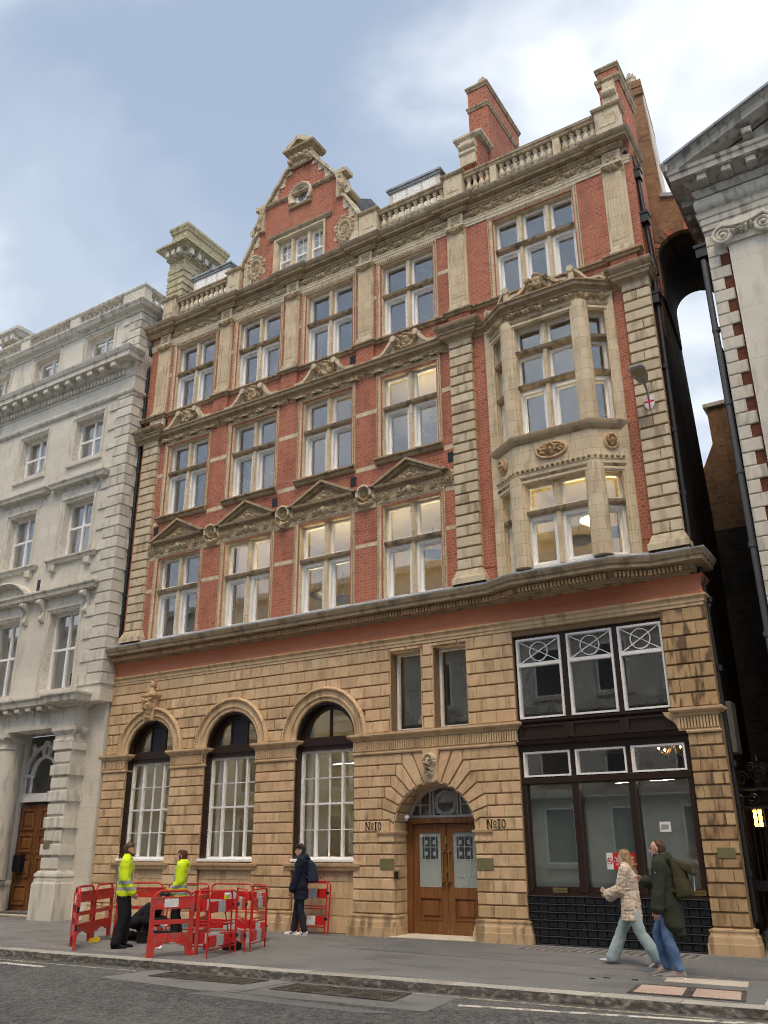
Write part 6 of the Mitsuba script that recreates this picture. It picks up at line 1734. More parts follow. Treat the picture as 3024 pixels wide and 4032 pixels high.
single('pavement_hatch', MB().box(-18.75, -18.35, -4.1, -3.9, 0, .006), 'cast_iron', 'small dark rectangular cover in the pavement by the white stone building', 'manhole cover')
for i, (x, y) in enumerate(((-4.75, -3.7), (-4.6, -3.55), (-4.2, -3.55))):
    single('fallen_leaf', MB().prism(Polygon([(0, 0), (.05, .015), (.09, 0), (.05, -.02)]), -.01, .0).mesh().apply_transform(trimesh.transformations.rotation_matrix(1.45, [1, 0, 0])).apply_translation((x, y, .012)), 'brown_timber', 'brown dead leaf on the pavement, ' + ('leftmost', 'middle one', 'rightmost')[i] + ' of three left of the pink pavement cover', 'leaf', 'dead leaves on the pavement')

# ================================================================== people
def V3(*a): return np.array(a, float)


def ik(a, c, l1, l2, bend):
    d = c - a
    L = min(np.linalg.norm(d), (l1 + l2) * .999)
    d = d / np.linalg.norm(d)
    x = (l1 * l1 - l2 * l2 + L * L) / (2 * L)
    h = math.sqrt(max(l1 * l1 - x * x, 0))
    b = bend - d * (bend @ d)
    return a + d * x + b / np.linalg.norm(b) * h


def sph(c, r, n=20): return mf.Manifold.sphere(float(r), n).translate(tuple(float(q) for q in c))
def ell(c, r, n=24): return mf.Manifold.sphere(1.0, n).scale(tuple(float(q) for q in r)).translate(tuple(float(q) for q in c))
def hull(*s): return mf.Manifold.batch_hull([sph(*q) for q in s])
def join(parts):
    return mf.Manifold.batch_boolean(list(parts), mf.OpType.Add)


def soften(m, edge=.02, it=10, wrinkle=0.0, seed=0, freq=9.0):
    t = tri(m.refine_to_length(edge))
    t = trimesh.Trimesh(t.vertices, t.faces, process=True)
    trimesh.smoothing.filter_taubin(t, lamb=.5, nu=.52, iterations=it)
    if wrinkle:
        v = np.array(t.vertices)
        n = np.array(t.vertex_normals)
        w = meshkit.fbm(v * (freq, freq, freq * 1.9) + seed, 3) - .5
        t = trimesh.Trimesh(v + n * (w * wrinkle)[:, None], t.faces, process=False)
    return t


def trim(m, z, up=True): return m.trim_by_plane((0, 0, 1.0 if up else -1.0), float(z) if up else -float(z))


def hand(w, d, pn, thumb, curl=.5):
    """Five fingers on a palm; w wrist, d along the hand, pn out of the palm, thumb side vector."""
    d, pn, th = (q / np.linalg.norm(q) for q in (d, pn, thumb))
    out = [hull((w, .024), (w + d * .045 + th * .022, .019), (w + d * .085 + th * .030, .014), (w + d * .088 - th * .030, .013), (w + d * .04 - th * .022, .018))]
    for i, (o, l) in enumerate(((.030, .072), (.010, .082), (-.010, .076), (-.030, .058))):
        b = w + d * .085 + th * o
        c = curl * (1 + .12 * i)
        m1 = b + (d * math.cos(c) + pn * math.sin(c)) * l * .5
        m2 = m1 + (d * math.cos(2.1 * c) + pn * math.sin(2.1 * c)) * l * .5
        out += [hull((b, .0095), (m1, .0085)), hull((m1, .0085), (m2, .007))]
    b = w + d * .03 + th * .026
    m1 = b + (d * .6 + th * .75 + pn * .35) * .045
    out += [hull((b, .012), (m1, .010)), hull((m1, .010), (m1 + (d * .9 + pn * .5 + th * .1) * .032, .008))]
    return out


def head_parts(c, yaw, s=1.0, pitch=0.0):
    """Manifold pieces of the head, and a function that places local points (x forward, y left, z up)."""
    cy, sy_ = math.cos(yaw), math.sin(yaw)
    cp, sp = math.cos(pitch), math.sin(pitch)
    R = np.array([[cy, -sy_, 0], [sy_, cy, 0], [0, 0, 1]]) @ np.array([[cp, 0, -sp], [0, 1, 0], [sp, 0, cp]])
    P = lambda *q: c + R @ (np.array(q) * s)
    o = [hull((P(.0, .0, .035), .080 * s), (P(-.03, 0, .03), .078 * s), (P(.015, .0, .0), .068 * s)),
         hull((P(.03, .0, -.015), .060 * s), (P(.045, .018, -.075), .030 * s), (P(.045, -.018, -.075), .030 * s), (P(.062, 0, -.088), .020 * s), (P(-.02, .035, -.06), .03 * s), (P(-.02, -.035, -.06), .03 * s)),
         hull((P(.085, 0, .02), .010 * s), (P(.105, 0, -.022), .013 * s), (P(.088, .012, -.026), .010 * s), (P(.088, -.012, -.026), .010 * s)),
         hull((P(.072, .030, .030), .014 * s), (P(.072, -.030, .030), .014 * s)),
         hull((P(.078, .014, -.052), .010 * s), (P(.078, -.014, -.052), .010 * s), (P(.084, 0, -.052), .010 * s))]
    for q in (-1, 1): o.append(hull((P(-.012, q * .076, .012), .016 * s), (P(-.012, q * .078, -.022), .011 * s)))
    return o, P


plain('skin', (.56, .335, .25), .5, subsurface=.0) if False else plain('skin', (.56, .335, .25), .5)
plain('skin_pale', (.64, .42, .34), .5)
plain('lips', (.42, .16, .14), .45)
plain('eye', (.03, .025, .025), .2)
for nm, a, b_ in (('hair_brown', (.035, .018, .010), (.12, .062, .032)), ('hair_auburn', (.035, .012, .008), (.13, .05, .026)), ('hair_black', (.006, .005, .005), (.028, .022, .02)), ('hair_blonde', (.14, .075, .03), (.50, .33, .17))):
    proc_mat(nm, (lambda a, b_: lambda p, n, uv: mix(a, b_, mikit.fbm(p.x * 60, p.y * 60, p.z * 11, 3) * 1.3 - .15))(a, b_), .5)
def cloth(nm, a, b_, f=22, rough=.85, bump=.0015):
    proc_mat(nm, lambda p, n, uv: mix(a, b_, mikit.fbm(p.x * f, p.y * f, p.z * f, 3)), rough, lambda p, n, uv: mikit.fbm(p.x * 130, p.y * 130, p.z * 130, 2), bump)
cloth('hi_vis_yellow', (.62, .86, .015), (.74, .95, .03), 8, .7)
cloth('work_black', (.006, .006, .008), (.020, .020, .023))
cloth('navy_parka', (.004, .007, .018), (.013, .019, .040))
cloth('navy_pack', (.013, .020, .042), (.032, .045, .080))
cloth('dark_denim', (.008, .012, .020), (.022, .032, .050), 12)
cloth('blue_denim', (.022, .060, .16), (.15, .25, .43), 7)
cloth('pale_denim', (.25, .35, .38), (.47, .56, .58), 6)
cloth('green_parka', (.018, .022, .015), (.045, .052, .036), 5)
cloth('olive_pack', (.022, .022, .010), (.075, .068, .035), 9)
proc_mat('fur', lambda p, n, uv: mix((.46, .36, .28), (.80, .69, .57), mikit.fbm(p.x * 21, p.y * 21, p.z * 8, 4) * 1.4 - .2), .95, lambda p, n, uv: mikit.fbm(p.x * 55, p.y * 55, p.z * 26, 3), .012, 3e-3, sheen=.6)
plain('silver_leather', (.72, .74, .78), .28, .7)
plain('grey_suede', (.27, .245, .24), .85)
plain('white_leather', (.74, .73, .70), .5)
plain('silver_band', (.42, .44, .45), .4, .2)


class Person:
    def __init__(self, name, label, x, y, heading, H=1.75, group=None, skin='skin', lean=0.0, head_yaw=0.0, hip=.90, ank=((.0, .10, .08), (.0, -.10, .08)), wri=((.05, .25, .86), (.05, -.25, .86)), seat=None, slim=1.0, elbow_out=.5, head_pitch=0.0, knee=((1, .1, 0), (1, -.1, 0)), nod=0.0):
        self.key = thing(name, label, 'person', group)
        self.fm = frame(x, y, 0, heading)
        k = self.s = H / 1.75
        self.skin, self.slim = skin, slim
        J = self.J = {}
        self.body_dir = V3(math.sin(lean), 0, math.cos(lean))
        pel = V3(*(seat or (0, 0, hip + .04)))
        J['pelvis'] = pel
        up = self.body_dir
        J['waist'], J['chest'], J['neck'] = pel + up * .15, pel + up * .37, pel + up * .56
        J['head'] = J['neck'] + V3(.035 + .06 * math.sin(lean), 0, .135 * math.cos(nod)) + V3(.1 * math.sin(nod), 0, 0)
        for i, q in ((0, 1), (1, -1)):
            J['hip', i] = pel + V3(0, q * .085, -.03)
            J['ank', i] = V3(*ank[i])
            J['knee', i] = ik(J['hip', i], J['ank', i], .425, .415, V3(*knee[i]))
            J['sho', i] = pel + up * .49 + V3(0, q * .185 * slim, 0)
            J['wri', i] = V3(*wri[i])
            J['elb', i] = ik(J['sho', i], J['wri', i], .29, .26, V3(-1, q * elbow_out, -.3))
        self.J = {a: b * k for a, b in J.items()}
        self.head_yaw, self.head_pitch = head_yaw, head_pitch
        self.extra_body = []

    def torso(self, t=0.0, depth=1.0):
        J, s, f = self.J, self.s, self.slim
        Y = lambda v: V3(0, v * s, 0)
        r = lambda q: (q + t) * s
        o = [hull((J['hip', 0], r(.095)), (J['hip', 1], r(.095)), (J['waist'] + Y(.05), r(.098 * f)), (J['waist'] - Y(.05), r(.098 * f))),
             hull((J['waist'] + Y(.05), r(.098 * f)), (J['waist'] - Y(.05), r(.098 * f)), (J['chest'] + Y(.08 * f), r(.105)), (J['chest'] - Y(.08 * f), r(.105))),
             hull((J['chest'] + Y(.08 * f), r(.105)), (J['chest'] - Y(.08 * f), r(.105)), (J['sho', 0], r(.055)), (J['sho', 1], r(.055)), (J['neck'], r(.05)))]
        return o

    def arm(self, i, t=0.0, cuff=0.0):
        J, s = self.J, self.s
        r = lambda q: (q + t) * s
        return [hull((J['sho', i], r(.056)), (J['elb', i], r(.042))), hull((J['elb', i], r(.042)), (J['wri', i], r(.030 + cuff)))]

    def leg(self, i, t=0.0, hem=0.0):
        J, s = self.J, self.s
        r = lambda q: (q + t) * s
        calf = J['knee', i] * .68 + J['ank', i] * .32 + V3(-.012, 0, 0)
        return [hull((J['hip', i], r(.090)), (J['knee', i], r(.058))), hull((J['knee', i], r(.056)), (calf, r(.055)), (J['ank', i], r(.040 + hem)))]

    def make_body(self, hands=((0, None), (1, None)), brow='hair_brown'):
        J, s = self.J, self.s
        o = self.torso(-.012) + [hull((J['neck'] - V3(0, 0, .03), .055 * s), (J['head'] + V3(-.015, 0, -.05) * s, .052 * s))]
        for i in (0, 1): o += self.arm(i, -.004) + self.leg(i, -.006) + [hull((J['ank', i], .04 * s), (J['ank', i] + V3(.10, 0, -.05) * s, .03 * s))]
        hp, P = head_parts(J['head'], self.head_yaw, s, self.head_pitch)
        self.P = P
        hm = []
        for i, spec in hands:
            w = J['wri', i]
            if spec is None:
                fa = w - J['elb', i]
                spec = (fa, V3(0, -1 if i == 0 else 1, 0), V3(1, 0, 0), .45)
            hm += hand(w + spec[0] / np.linalg.norm(spec[0]) * .02, *spec)
        body = soften(join(o + hp), .018, 6)
        hands_m = soften(join(hm), .007, 2) if hm else None
        with at(self.fm):
            part(self.key, 'body', MB().m(body).m(hands_m) if hm else body, self.skin, smooth=60)
            for q in (-1, 1):
                part(self.key, 'eye', MB().ball(P(.080, q * .031, .012), .0085 * s, 1), 'eye')
                part(self.key, 'eyebrow', MB().tube([P(.086, q * .014, .034), P(.084, q * .034, .040), P(.070, q * .052, .032)], .0045 * s, 5), brow)
            part(self.key, 'lips', MB().tube([P(.080, .022, -.054), P(.092, 0, -.052), P(.080, -.022, -.054)], [.003, .006, .003], 6), 'lips')

    def add(self, name, mesh, mat, smooth=55, **kw):
        with at(self.fm): return part(self.key, name, mesh, mat, smooth=smooth, **kw)

    def trousers(self, mat, t=.016, hem=.02, z0=.05, wr=.012):
        o = []
        for i in (0, 1): o += self.leg(i, t, hem)
        J, s = self.J, self.s
        o += [hull((J['hip', 0], (.095 + t) * s), (J['hip', 1], (.095 + t) * s), (J['waist'], (.09 + t) * s))]
        self.add('trousers', soften(trim(join(o), z0), .024, 5, wr, 3), mat)

    def shoes(self, mat, sole='white_plastic', L=.20, heel=0.0, lift=(0, 0), toe=(0, 0)):
        s = self.s
        for i in (0, 1):
            a = self.J['ank', i].copy()
            base = a[2] - .08 * s
            pt = toe[i]
            R = lambda x, y, z: a + s * V3(x * math.cos(pt) - (z + .0) * math.sin(pt), y, x * math.sin(pt) + z * math.cos(pt))
            m = hull((R(-.045, 0, -.045 + heel), .034 * s), (R(-.03, 0, -.02), .042 * s), (R(.07, .012, -.045), .034 * s), (R(.07, -.012, -.045), .034 * s), (R(L - .02, 0, -.058), .022 * s))
            q = soften(m, .014, 3)
            k = self.add('shoe', q, mat)
            if heel == 0: self.add('shoe_sole', soften(hull((R(-.045, 0, -.068), .036 * s), (R(.07, 0, -.070), .043 * s), (R(L - .02, 0, -.068), .026 * s)).scale((1, 1, 1)) ^ hull((R(-.045, 0, -.098), .03), (R(L, 0, -.098), .03), (R(.05, .06, -.098), .03), (R(.05, -.06, -.098), .03)), .014, 1), sole)
            else: self.add('shoe_heel', MB().tube([R(-.05, 0, -.02), R(-.055, 0, -.078)], [.016, .007], 7), mat)

    def jacket(self, mat, t=.03, hem=.72, flare=.03, cuff=.016, wr=.016, name='jacket', arm_t=None, collar=True, back=0.0, edge=.022, front=0.0, seed=1, hood=None, freq=9.0):
        J, s = self.J, self.s
        Y = lambda v: V3(0, v * s, 0)
        o = self.torso(t)
        up = self.body_dir
        z = V3(J['pelvis'][0] * 1.0, 0, hem * s)
        o.append(hull((J['waist'] + Y(.05), (.10 + t) * s), (J['waist'] - Y(.05), (.10 + t) * s), (z + Y(.07) + V3(-back + front, 0, -.04), (.115 + flare) * s), (z - Y(.07) + V3(-back + front, 0, -.04), (.115 + flare) * s)))
        if back: o.append(hull((J['pelvis'] + V3(-.05, 0, 0), (.11 + t) * s), (z + V3(-back - .03, 0, -.2), (.09 + flare) * s), (z + V3(-.02, 0, -.08), (.10 + flare) * s)))
        body = trim(join(o), hem * s - (.20 if back else 0))
        arms = []
        for i in (0, 1): arms += self.arm(i, t if arm_t is None else arm_t, cuff)
        ext = []
        if collar: ext.append(hull((J['neck'] + V3(.0, .03, .0), .062 * s), (J['neck'] + V3(.0, -.03, .0), .062 * s), (J['neck'] + V3(.005, 0, .055), .066 * s)))
        if hood is not None: ext += hood
        m = soften(join([body] + arms + ext), edge, 7, wr, seed, freq)
        self.jm = m
        return self.add(name, m, mat)

    def band(self, sel, mat='silver_band', name='reflective_band', off=.005):
        m = self.jm
        c = m.triangles_center / self.s
        f = m.faces[sel(c)]
        if len(f) == 0: return
        v = np.array(m.vertices) + np.array(m.vertex_normals) * off
        t = trimesh.Trimesh(v, f, process=False)
        t.remove_unreferenced_vertices()
        self.add(name, t, mat)

    def hair(self, style, mat):
        P, s = self.P, self.s
        o = [hull((P(-.005, 0, .052), .083 * s), (P(-.045, 0, .030), .080 * s))]
        cut = None
        if style == 'short': o += [hull((P(-.045, .03, -.02), .055 * s), (P(-.045, -.03, -.02), .055 * s), (P(-.03, 0, .05), .082 * s)), hull((P(.045, .03, .095), .03 * s), (P(.045, -.03, .095), .03 * s), (P(-.02, 0, .10), .05 * s))]
        if style == 'receding': o = [hull((P(-.035, 0, .050), .083 * s), (P(-.052, 0, .020), .080 * s)), hull((P(-.05, .03, -.03), .052 * s), (P(-.05, -.03, -.03), .052 * s), (P(-.05, 0, .03), .079 * s))]
        if style == 'curly': o += [sph(P(.04 + .03 * math.cos(a * 2), .055 * math.sin(a), .10 + .012 * math.cos(a * 3)), .032 * s) for a in np.arange(9) * .7] + [hull((P(-.045, .03, -.02), .056 * s), (P(-.045, -.03, -.02), .056 * s), (P(-.03, 0, .05), .085 * s)), hull((P(.05, .045, .085), .028 * s), (P(.05, -.045, .085), .028 * s), (P(-.02, 0, .10), .055 * s))]
        if style == 'tied': o += [hull((P(-.045, .035, -.03), .058 * s), (P(-.045, -.035, -.03), .058 * s), (P(-.03, 0, .05), .084 * s)), hull((P(-.085, 0, .085), .045 * s), (P(-.10, 0, .07), .04 * s)), hull((P(-.11, 0, .06), .035 * s), (P(-.125, 0, -.03), .032 * s), (P(-.11, .01, -.14), .018 * s)), hull((P(.02, .07, .02), .02 * s), (P(.0, .078, -.10), .018 * s)), hull((P(.02, -.07, .02), .02 * s), (P(-.02, -.078, -.16), .02 * s))]
        if style == 'long':
            o += [hull((P(-.045, .04, -.04), .062 * s), (P(-.045, -.04, -.04), .062 * s), (P(-.03, 0, .05), .088 * s)), hull((P(-.05, .05, -.02), .06 * s), (P(-.10, .05, -.15), .045 * s)), hull((P(-.05, -.05, -.02), .06 * s), (P(-.11, -.04, -.16), .048 * s)), hull((P(-.07, 0, -.02), .075 * s), (P(-.14, .0, -.20), .05 * s)), hull((P(.0, .070, .06), .022 * s), (P(-.05, .075, -.10), .028 * s)), hull((P(.0, -.070, .06), .022 * s), (P(-.05, -.075, -.12), .03 * s)), hull((P(-.12, -.03, -.18), .035 * s), (P(-.20, -.02, -.22), .014 * s)), hull((P(-.13, .03, -.12), .03 * s), (P(-.21, .04, -.10), .010 * s))]
        if style != 'hood': self.add('hair', soften(join(o), .012, 3, .012, 5, 26), mat)


def backpack(p, label, mat, w=.30, h=.42, d=.15, drop=.02, flap=False):
    J, s = p.J, p.s
    k = thing('backpack', label, 'backpack')
    up = p.body_dir
    back = J['chest'] + V3(-.16 * s, 0, -.02 - drop)
    fx = -V3(math.cos(math.asin(up[0])), 0, -up[0])
    def B3(u, v, q): return back + fx * u + V3(0, v, 0) + up * q
    m = join([hull((B3(.03, w / 2 - .05, h / 2 - .06), .05), (B3(.03, -w / 2 + .05, h / 2 - .06), .05), (B3(.03, w / 2 - .05, -h / 2 + .05), .05), (B3(.03, -w / 2 + .05, -h / 2 + .05), .05), (B3(d - .05, w / 2 - .08, h / 2 - .14), .05), (B3(d - .05, -w / 2 + .08, h / 2 - .14), .05), (B3(d - .04, w / 2 - .06, -h / 2 + .06), .05), (B3(d - .04, -w / 2 + .06, -h / 2 + .06), .05)),
              hull((B3(d, w / 2 - .08, -.05), .035), (B3(d, -w / 2 + .08, -.05), .035), (B3(d + .02, w / 2 - .08, -h / 2 + .06), .035), (B3(d + .02, -w / 2 + .08, -h / 2 + .06), .035))])
    with at(p.fm):
        part(k, 'bag', soften(m, .02, 5, .014, 8), mat, smooth=50)
        for q in (-1, 1):
            path = [B3(.02, q * .10, h / 2 - .05), J['sho', 0 if q > 0 else 1] * V3(1, .55, 1) + V3(.0, 0, .075), J['chest'] + V3(.135, q * .105, .06), J['chest'] + V3(.09, q * .15, -.12), B3(.0, q * .14, -h / 2 + .1)]
            t = np.linspace(0, 4, 21)
            P_ = np.stack([np.interp(t, range(5), [a[i] for a in path]) for i in range(3)], 1)
            part(k, 'strap', MB().tube(P_, .018, 6), mat, smooth=50)
        if flap:
            part(k, 'flap', soften(join([hull((B3(.02, w / 2 - .05, h / 2 - .02), .04), (B3(.02, -w / 2 + .05, h / 2 - .02), .04), (B3(d + .06, w / 2 - .06, h / 2 - .10), .035), (B3(d + .06, -w / 2 + .06, h / 2 - .10), .035), (B3(d + .10, w / 2 - .06, h / 2 - .20), .025), (B3(d + .10, -w / 2 + .06, h / 2 - .20), .025))]), .02, 3, .012, 2), mat, smooth=50)
            part(k, 'buckle_strap', MB().tube([B3(d + .07, -.06, h / 2 - .18), B3(d + .08, -.06, 0), B3(d + .06, -.06, -h / 2 + .1)], .010, 6), 'white_plastic')
        else:
            part(k, 'zip_pull', MB().tube([B3(d + .06, -.10, -.08), B3(d + .09, -.11, -.12), B3(d + .08, -.11, -.16)], .006, 5), 'black_plastic')
    return k


def hoodie(p, r=.075, drop=0.0):
    J = p.J
    return [hull((J['neck'] + V3(-.07, .07, .0 - drop), r), (J['neck'] + V3(-.07, -.07, .0 - drop), r), (J['neck'] + V3(-.12, 0, -.05 - drop), r * .9), (J['neck'] + V3(.01, .065, .03), .045), (J['neck'] + V3(.01, -.065, .03), .045))]


# 1. the standing workman, hands in pockets, looking to the right
w1 = Person('person', 'bearded man in yellow reflective jacket and black trousers standing by the open chamber', -13.52, -4.20, math.radians(42), 1.80, ank=((.03, .11, .08), (-.06, -.11, .08)), wri=((.12, .17, .93), (.14, -.15, .93)), elbow_out=.8)
w1.make_body(brow='hair_brown')
w1.trousers('work_black', .028, .025, .07, .022)
w1.shoes('work_black', 'black_plastic')
w1.jacket('hi_vis_yellow', .035, .86, .012, wr=.022)
w1.band(lambda c: ((c[:, 2] > 1.06) & (c[:, 2] < 1.12)) | ((c[:, 2] > .955) & (c[:, 2] < 1.01) & (np.abs(c[:, 1]) < .34)))
w1.band(lambda c: (np.abs(np.abs(c[:, 1]) - .12) < .028) & (c[:, 2] > 1.12) & (c[:, 2] < 1.50))
w1.hair('short', 'hair_brown')
w1.add('beard', soften(join([hull((w1.P(.05, .03, -.075), .026), (w1.P(.05, -.03, -.075), .026), (w1.P(.066, 0, -.088), .024), (w1.P(-.01, .055, -.04), .018)), hull((w1.P(.05, -.03, -.075), .026), (w1.P(-.01, -.055, -.04), .018))]), .012, 3, .006, 2, 30), 'hair_brown')
w1.add('trouser_logo', MB().box(.075, .082, -.22, -.13, .60, .625).mesh().apply_translation((.0, .0, .0)), 'white_plastic', smooth=False) if False else None
# 2. the workwoman facing him
w2 = Person('person', 'woman with auburn tied hair in long yellow reflective coat inside the barriers', -13.86, -2.40, math.radians(226), 1.66, skin='skin_pale', ank=((.06, .09, .08), (-.05, -.09, .08)), wri=((.16, .12, .94), (.15, -.14, .94)), elbow_out=.7, slim=.92, head_pitch=.08)
w2.make_body(brow='hair_auburn')
w2.trousers('work_black', .018, .02)
w2.shoes('work_black', 'black_plastic')
w2.jacket('hi_vis_yellow', .045, .66, .045, wr=.026, seed=4, hood=hoodie(w2, .07))
w2.band(lambda c: ((c[:, 2] > 1.00) & (c[:, 2] < 1.06)) | ((c[:, 2] > .86) & (c[:, 2] < .92)))
w2.band(lambda c: (np.abs(np.abs(c[:, 1]) - .12) < .026) & (c[:, 2] > 1.06) & (c[:, 2] < 1.46))
w2.hair('tied', 'hair_auburn')
# 3. the workman bending over the chamber
w3 = Person('person', 'man in black work clothes with pale gloves kneeling low over the open chamber', -14.28, -2.98, math.radians(20), 1.70, seat=(-.12, 0, .36), lean=.95, nod=.5, ank=((-.30, .13, .08), (.12, -.13, .08)), wri=((.42, .14, .38), (.46, -.16, .36)), knee=((1, .2, -.4), (1, -.2, .9)), head_pitch=-.5)
w3.make_body(hands=())
w3.trousers('work_black', .026, .03, .04, .02)
w3.shoes('work_black', 'black_plastic')
w3.jacket('work_black', .032, .30, .02, wr=.02, seed=9)
w3.hair('short', 'hair_black')
for i in (0, 1):
    w = w3.J['wri', i]
    w3.add('glove', soften(join(hand(w, V3(.5, 0, -.8), V3(0, -1 if i == 0 else 1, 0), V3(1, 0, .2), .5)), .010, 1), 'white_leather', 50)
# 4. the young man by the wall
w4 = Person('person', 'young man with curly dark hair in navy hooded parka and white trainers by the wall', -12.15, -.55, math.radians(212), 1.75, ank=((-.10, .09, .08), (.14, -.09, .08)), wri=((.16, .16, .90), (.16, -.16, .90)), elbow_out=.7, head_yaw=.12, head_pitch=-.06)
w4.make_body(brow='hair_black')
w4.trousers('dark_denim', .012, .014, .06, .012)
w4.shoes('white_leather', 'white_leather')
for i in (0, 1):
    a = w4.J['ank', i]
    w4.add('shoe_mark', MB().prism(LineString([(a[0] + .02, .05), (a[0] + .05, .015), (a[0] + .075, .055)]).buffer(.008), a[1] + .038, a[1] + .046), 'work_black', False)
w4.jacket('navy_parka', .040, .68, .03, wr=.020, seed=6, hood=hoodie(w4, .08, -.01))
w4.hair('curly', 'hair_black')
w4.add('earbud', MB().ball(w4.P(-.005, .086, -.01), .012, 1).tube([w4.P(.0, .088, -.01), w4.P(.01, .086, -.035)], .005, 6), 'white_plastic')
backpack(w4, 'navy blue backpack worn by the young man by the wall', 'navy_pack', .30, .46, .16, .06)
# 5. the woman in the fur coat
w5 = Person('person', 'woman with blonde hair in cream fur coat and pale jeans striding left', -4.57, -2.08, math.radians(183), 1.665, skin='skin_pale', ank=((-.36, .06, .13), (.40, -.07, .09)), wri=((.33, .07, 1.04), (.34, -.03, 1.02)), elbow_out=.55, slim=.9, hip=.87, lean=.03, knee=((1, .05, 0), (1, -.05, .1)), head_yaw=.15)
d = V3(1, -.1, .15)
w5.make_body(hands=((0, (V3(1, -.4, .12), V3(.0, -.5, .85), V3(.1, .2, .97), .75)), (1, (V3(1, .35, .1), V3(0, .5, .85), V3(.1, -.2, .97), .75))), brow='hair_brown')
w5.trousers('pale_denim', .030, .036, .05, .020)
w5.shoes('silver_leather', heel=.02, L=.22, toe=(-.45, .12))
w5.jacket('fur', .042, .665, .035, wr=.030, seed=3, edge=.016, freq=22, cuff=.02)
w5.add('fur_collar', soften(join([hull((w5.J['neck'] + V3(.05 * math.cos(a), .075 * math.sin(a), .01), .040), (w5.J['neck'] + V3(.05 * math.cos(a + .7), .075 * math.sin(a + .7), .01), .040)) for a in np.arange(9) * .7]), .014, 2, .02, 8, 30), 'fur')
for i in (0, 1): w5.add('denim_cuff', soften(hull((w5.J['wri', i] * .8 + w5.J['elb', i] * .2, .040), (w5.J['wri', i] * 1.02 - w5.J['elb', i] * .02, .036)), .014, 1), 'pale_denim')
w5.hair('long', 'hair_blonde')
with at(w5.fm):
    ph = thing('phone', 'dark mobile phone held in both hands by the woman in the fur coat', 'phone')
    m = (w5.J['wri', 0] + w5.J['wri', 1]) / 2 + V3(.115, 0, .03)
    c = trimesh.creation.box((.15, .072, .010))
    c.apply_transform(trimesh.transformations.rotation_matrix(-.45, [0, 1, 0])).apply_translation(m)
    part(ph, 'case', c, 'black_plastic')
    c = trimesh.creation.box((.138, .064, .002))
    c.apply_translation((0, 0, .0062)).apply_transform(trimesh.transformations.rotation_matrix(-.45, [0, 1, 0])).apply_translation(m)
    part(ph, 'screen', c, 'black_tile')
# 6. the man in the green parka
w6 = Person('person', 'man in long dark green parka and blue jeans walking behind the woman in fur', -3.74, -3.02, math.radians(185), 1.77, ank=((-.08, .10, .09), (.12, -.09, .13)), wri=((.10, .27, .88), (.30, -.17, 1.20)), lean=.06, head_yaw=.05, elbow_out=.35, knee=((1, 0, 0), (1, 0, 0)), head_pitch=-.05)
w6.make_body(hands=((0, None), (1, (V3(1, .2, .35), V3(0, .8, -.3), V3(.1, .3, .9), .5))), brow='hair_brown')
w6.trousers('blue_denim', .018, .012, .10, .022)
w6.shoes('grey_suede', 'white_leather', .245, toe=(-.06, -.25))
w6.jacket('green_parka', .045, .72, .03, wr=.024, seed=14, back=.05, hood=hoodie(w6, .085, -.02))
w6.add('neck_warmer', soften(hull((w6.J['neck'] + V3(.045, .02, .03), .058), (w6.J['neck'] + V3(.045, -.02, .03), .058), (w6.J['neck'] + V3(.06, 0, .085), .05)), .014, 2, .01, 3, 20), 'navy_parka')
w6.add('sleeve_logo', MB().box(-.02, .05, .0, .004, -.012, .012).mesh().apply_transform(trimesh.transformations.rotation_matrix(.15, [0, 1, 0])).apply_translation(w6.J['sho', 0] * V3(1, 1, 1) + V3(.0, .098, -.09)), 'white_plastic', False)
w6.hair('receding', 'hair_brown')
backpack(w6, 'worn olive green rucksack on the back of the man in the parka', 'olive_pack', .32, .52, .17, .05, True)

# ================================================================== street works barriers
proc_mat('barrier_red', lambda p, n, uv: mix(mix((.46, .022, .018), (.62, .050, .035), mikit.fbm(p.x * 6, p.y * 6, p.z * 6, 3)), (.22, .13, .11), mikit.smoothstep(.50, .68, mikit.fbm(p.x * 15, p.y * 15, p.z * 8, 3)) * .55), .38, spec=.5)
plain('barrier_red_gloss', (.56, .022, .022), .28)
proc_mat('reflective_white', lambda p, n, uv: mix((.62, .64, .66), (.82, .83, .84), mikit.fbm(p.x * 14, p.y * 14, p.z * 9, 3)), .35)
proc_mat('reflective_grey', lambda p, n, uv: mix((.36, .37, .38), (.56, .57, .58), mikit.fbm(p.x * 14, p.y * 14, p.z * 9, 3)), .4)


plain('saw_yellow', (.72, .50, .03), .45)


def between(x0, y0, x1, y1): return frame(x0, y0, 0, math.atan2(y1 - y0, x1 - x0)), math.hypot(x1 - x0, y1 - y0)


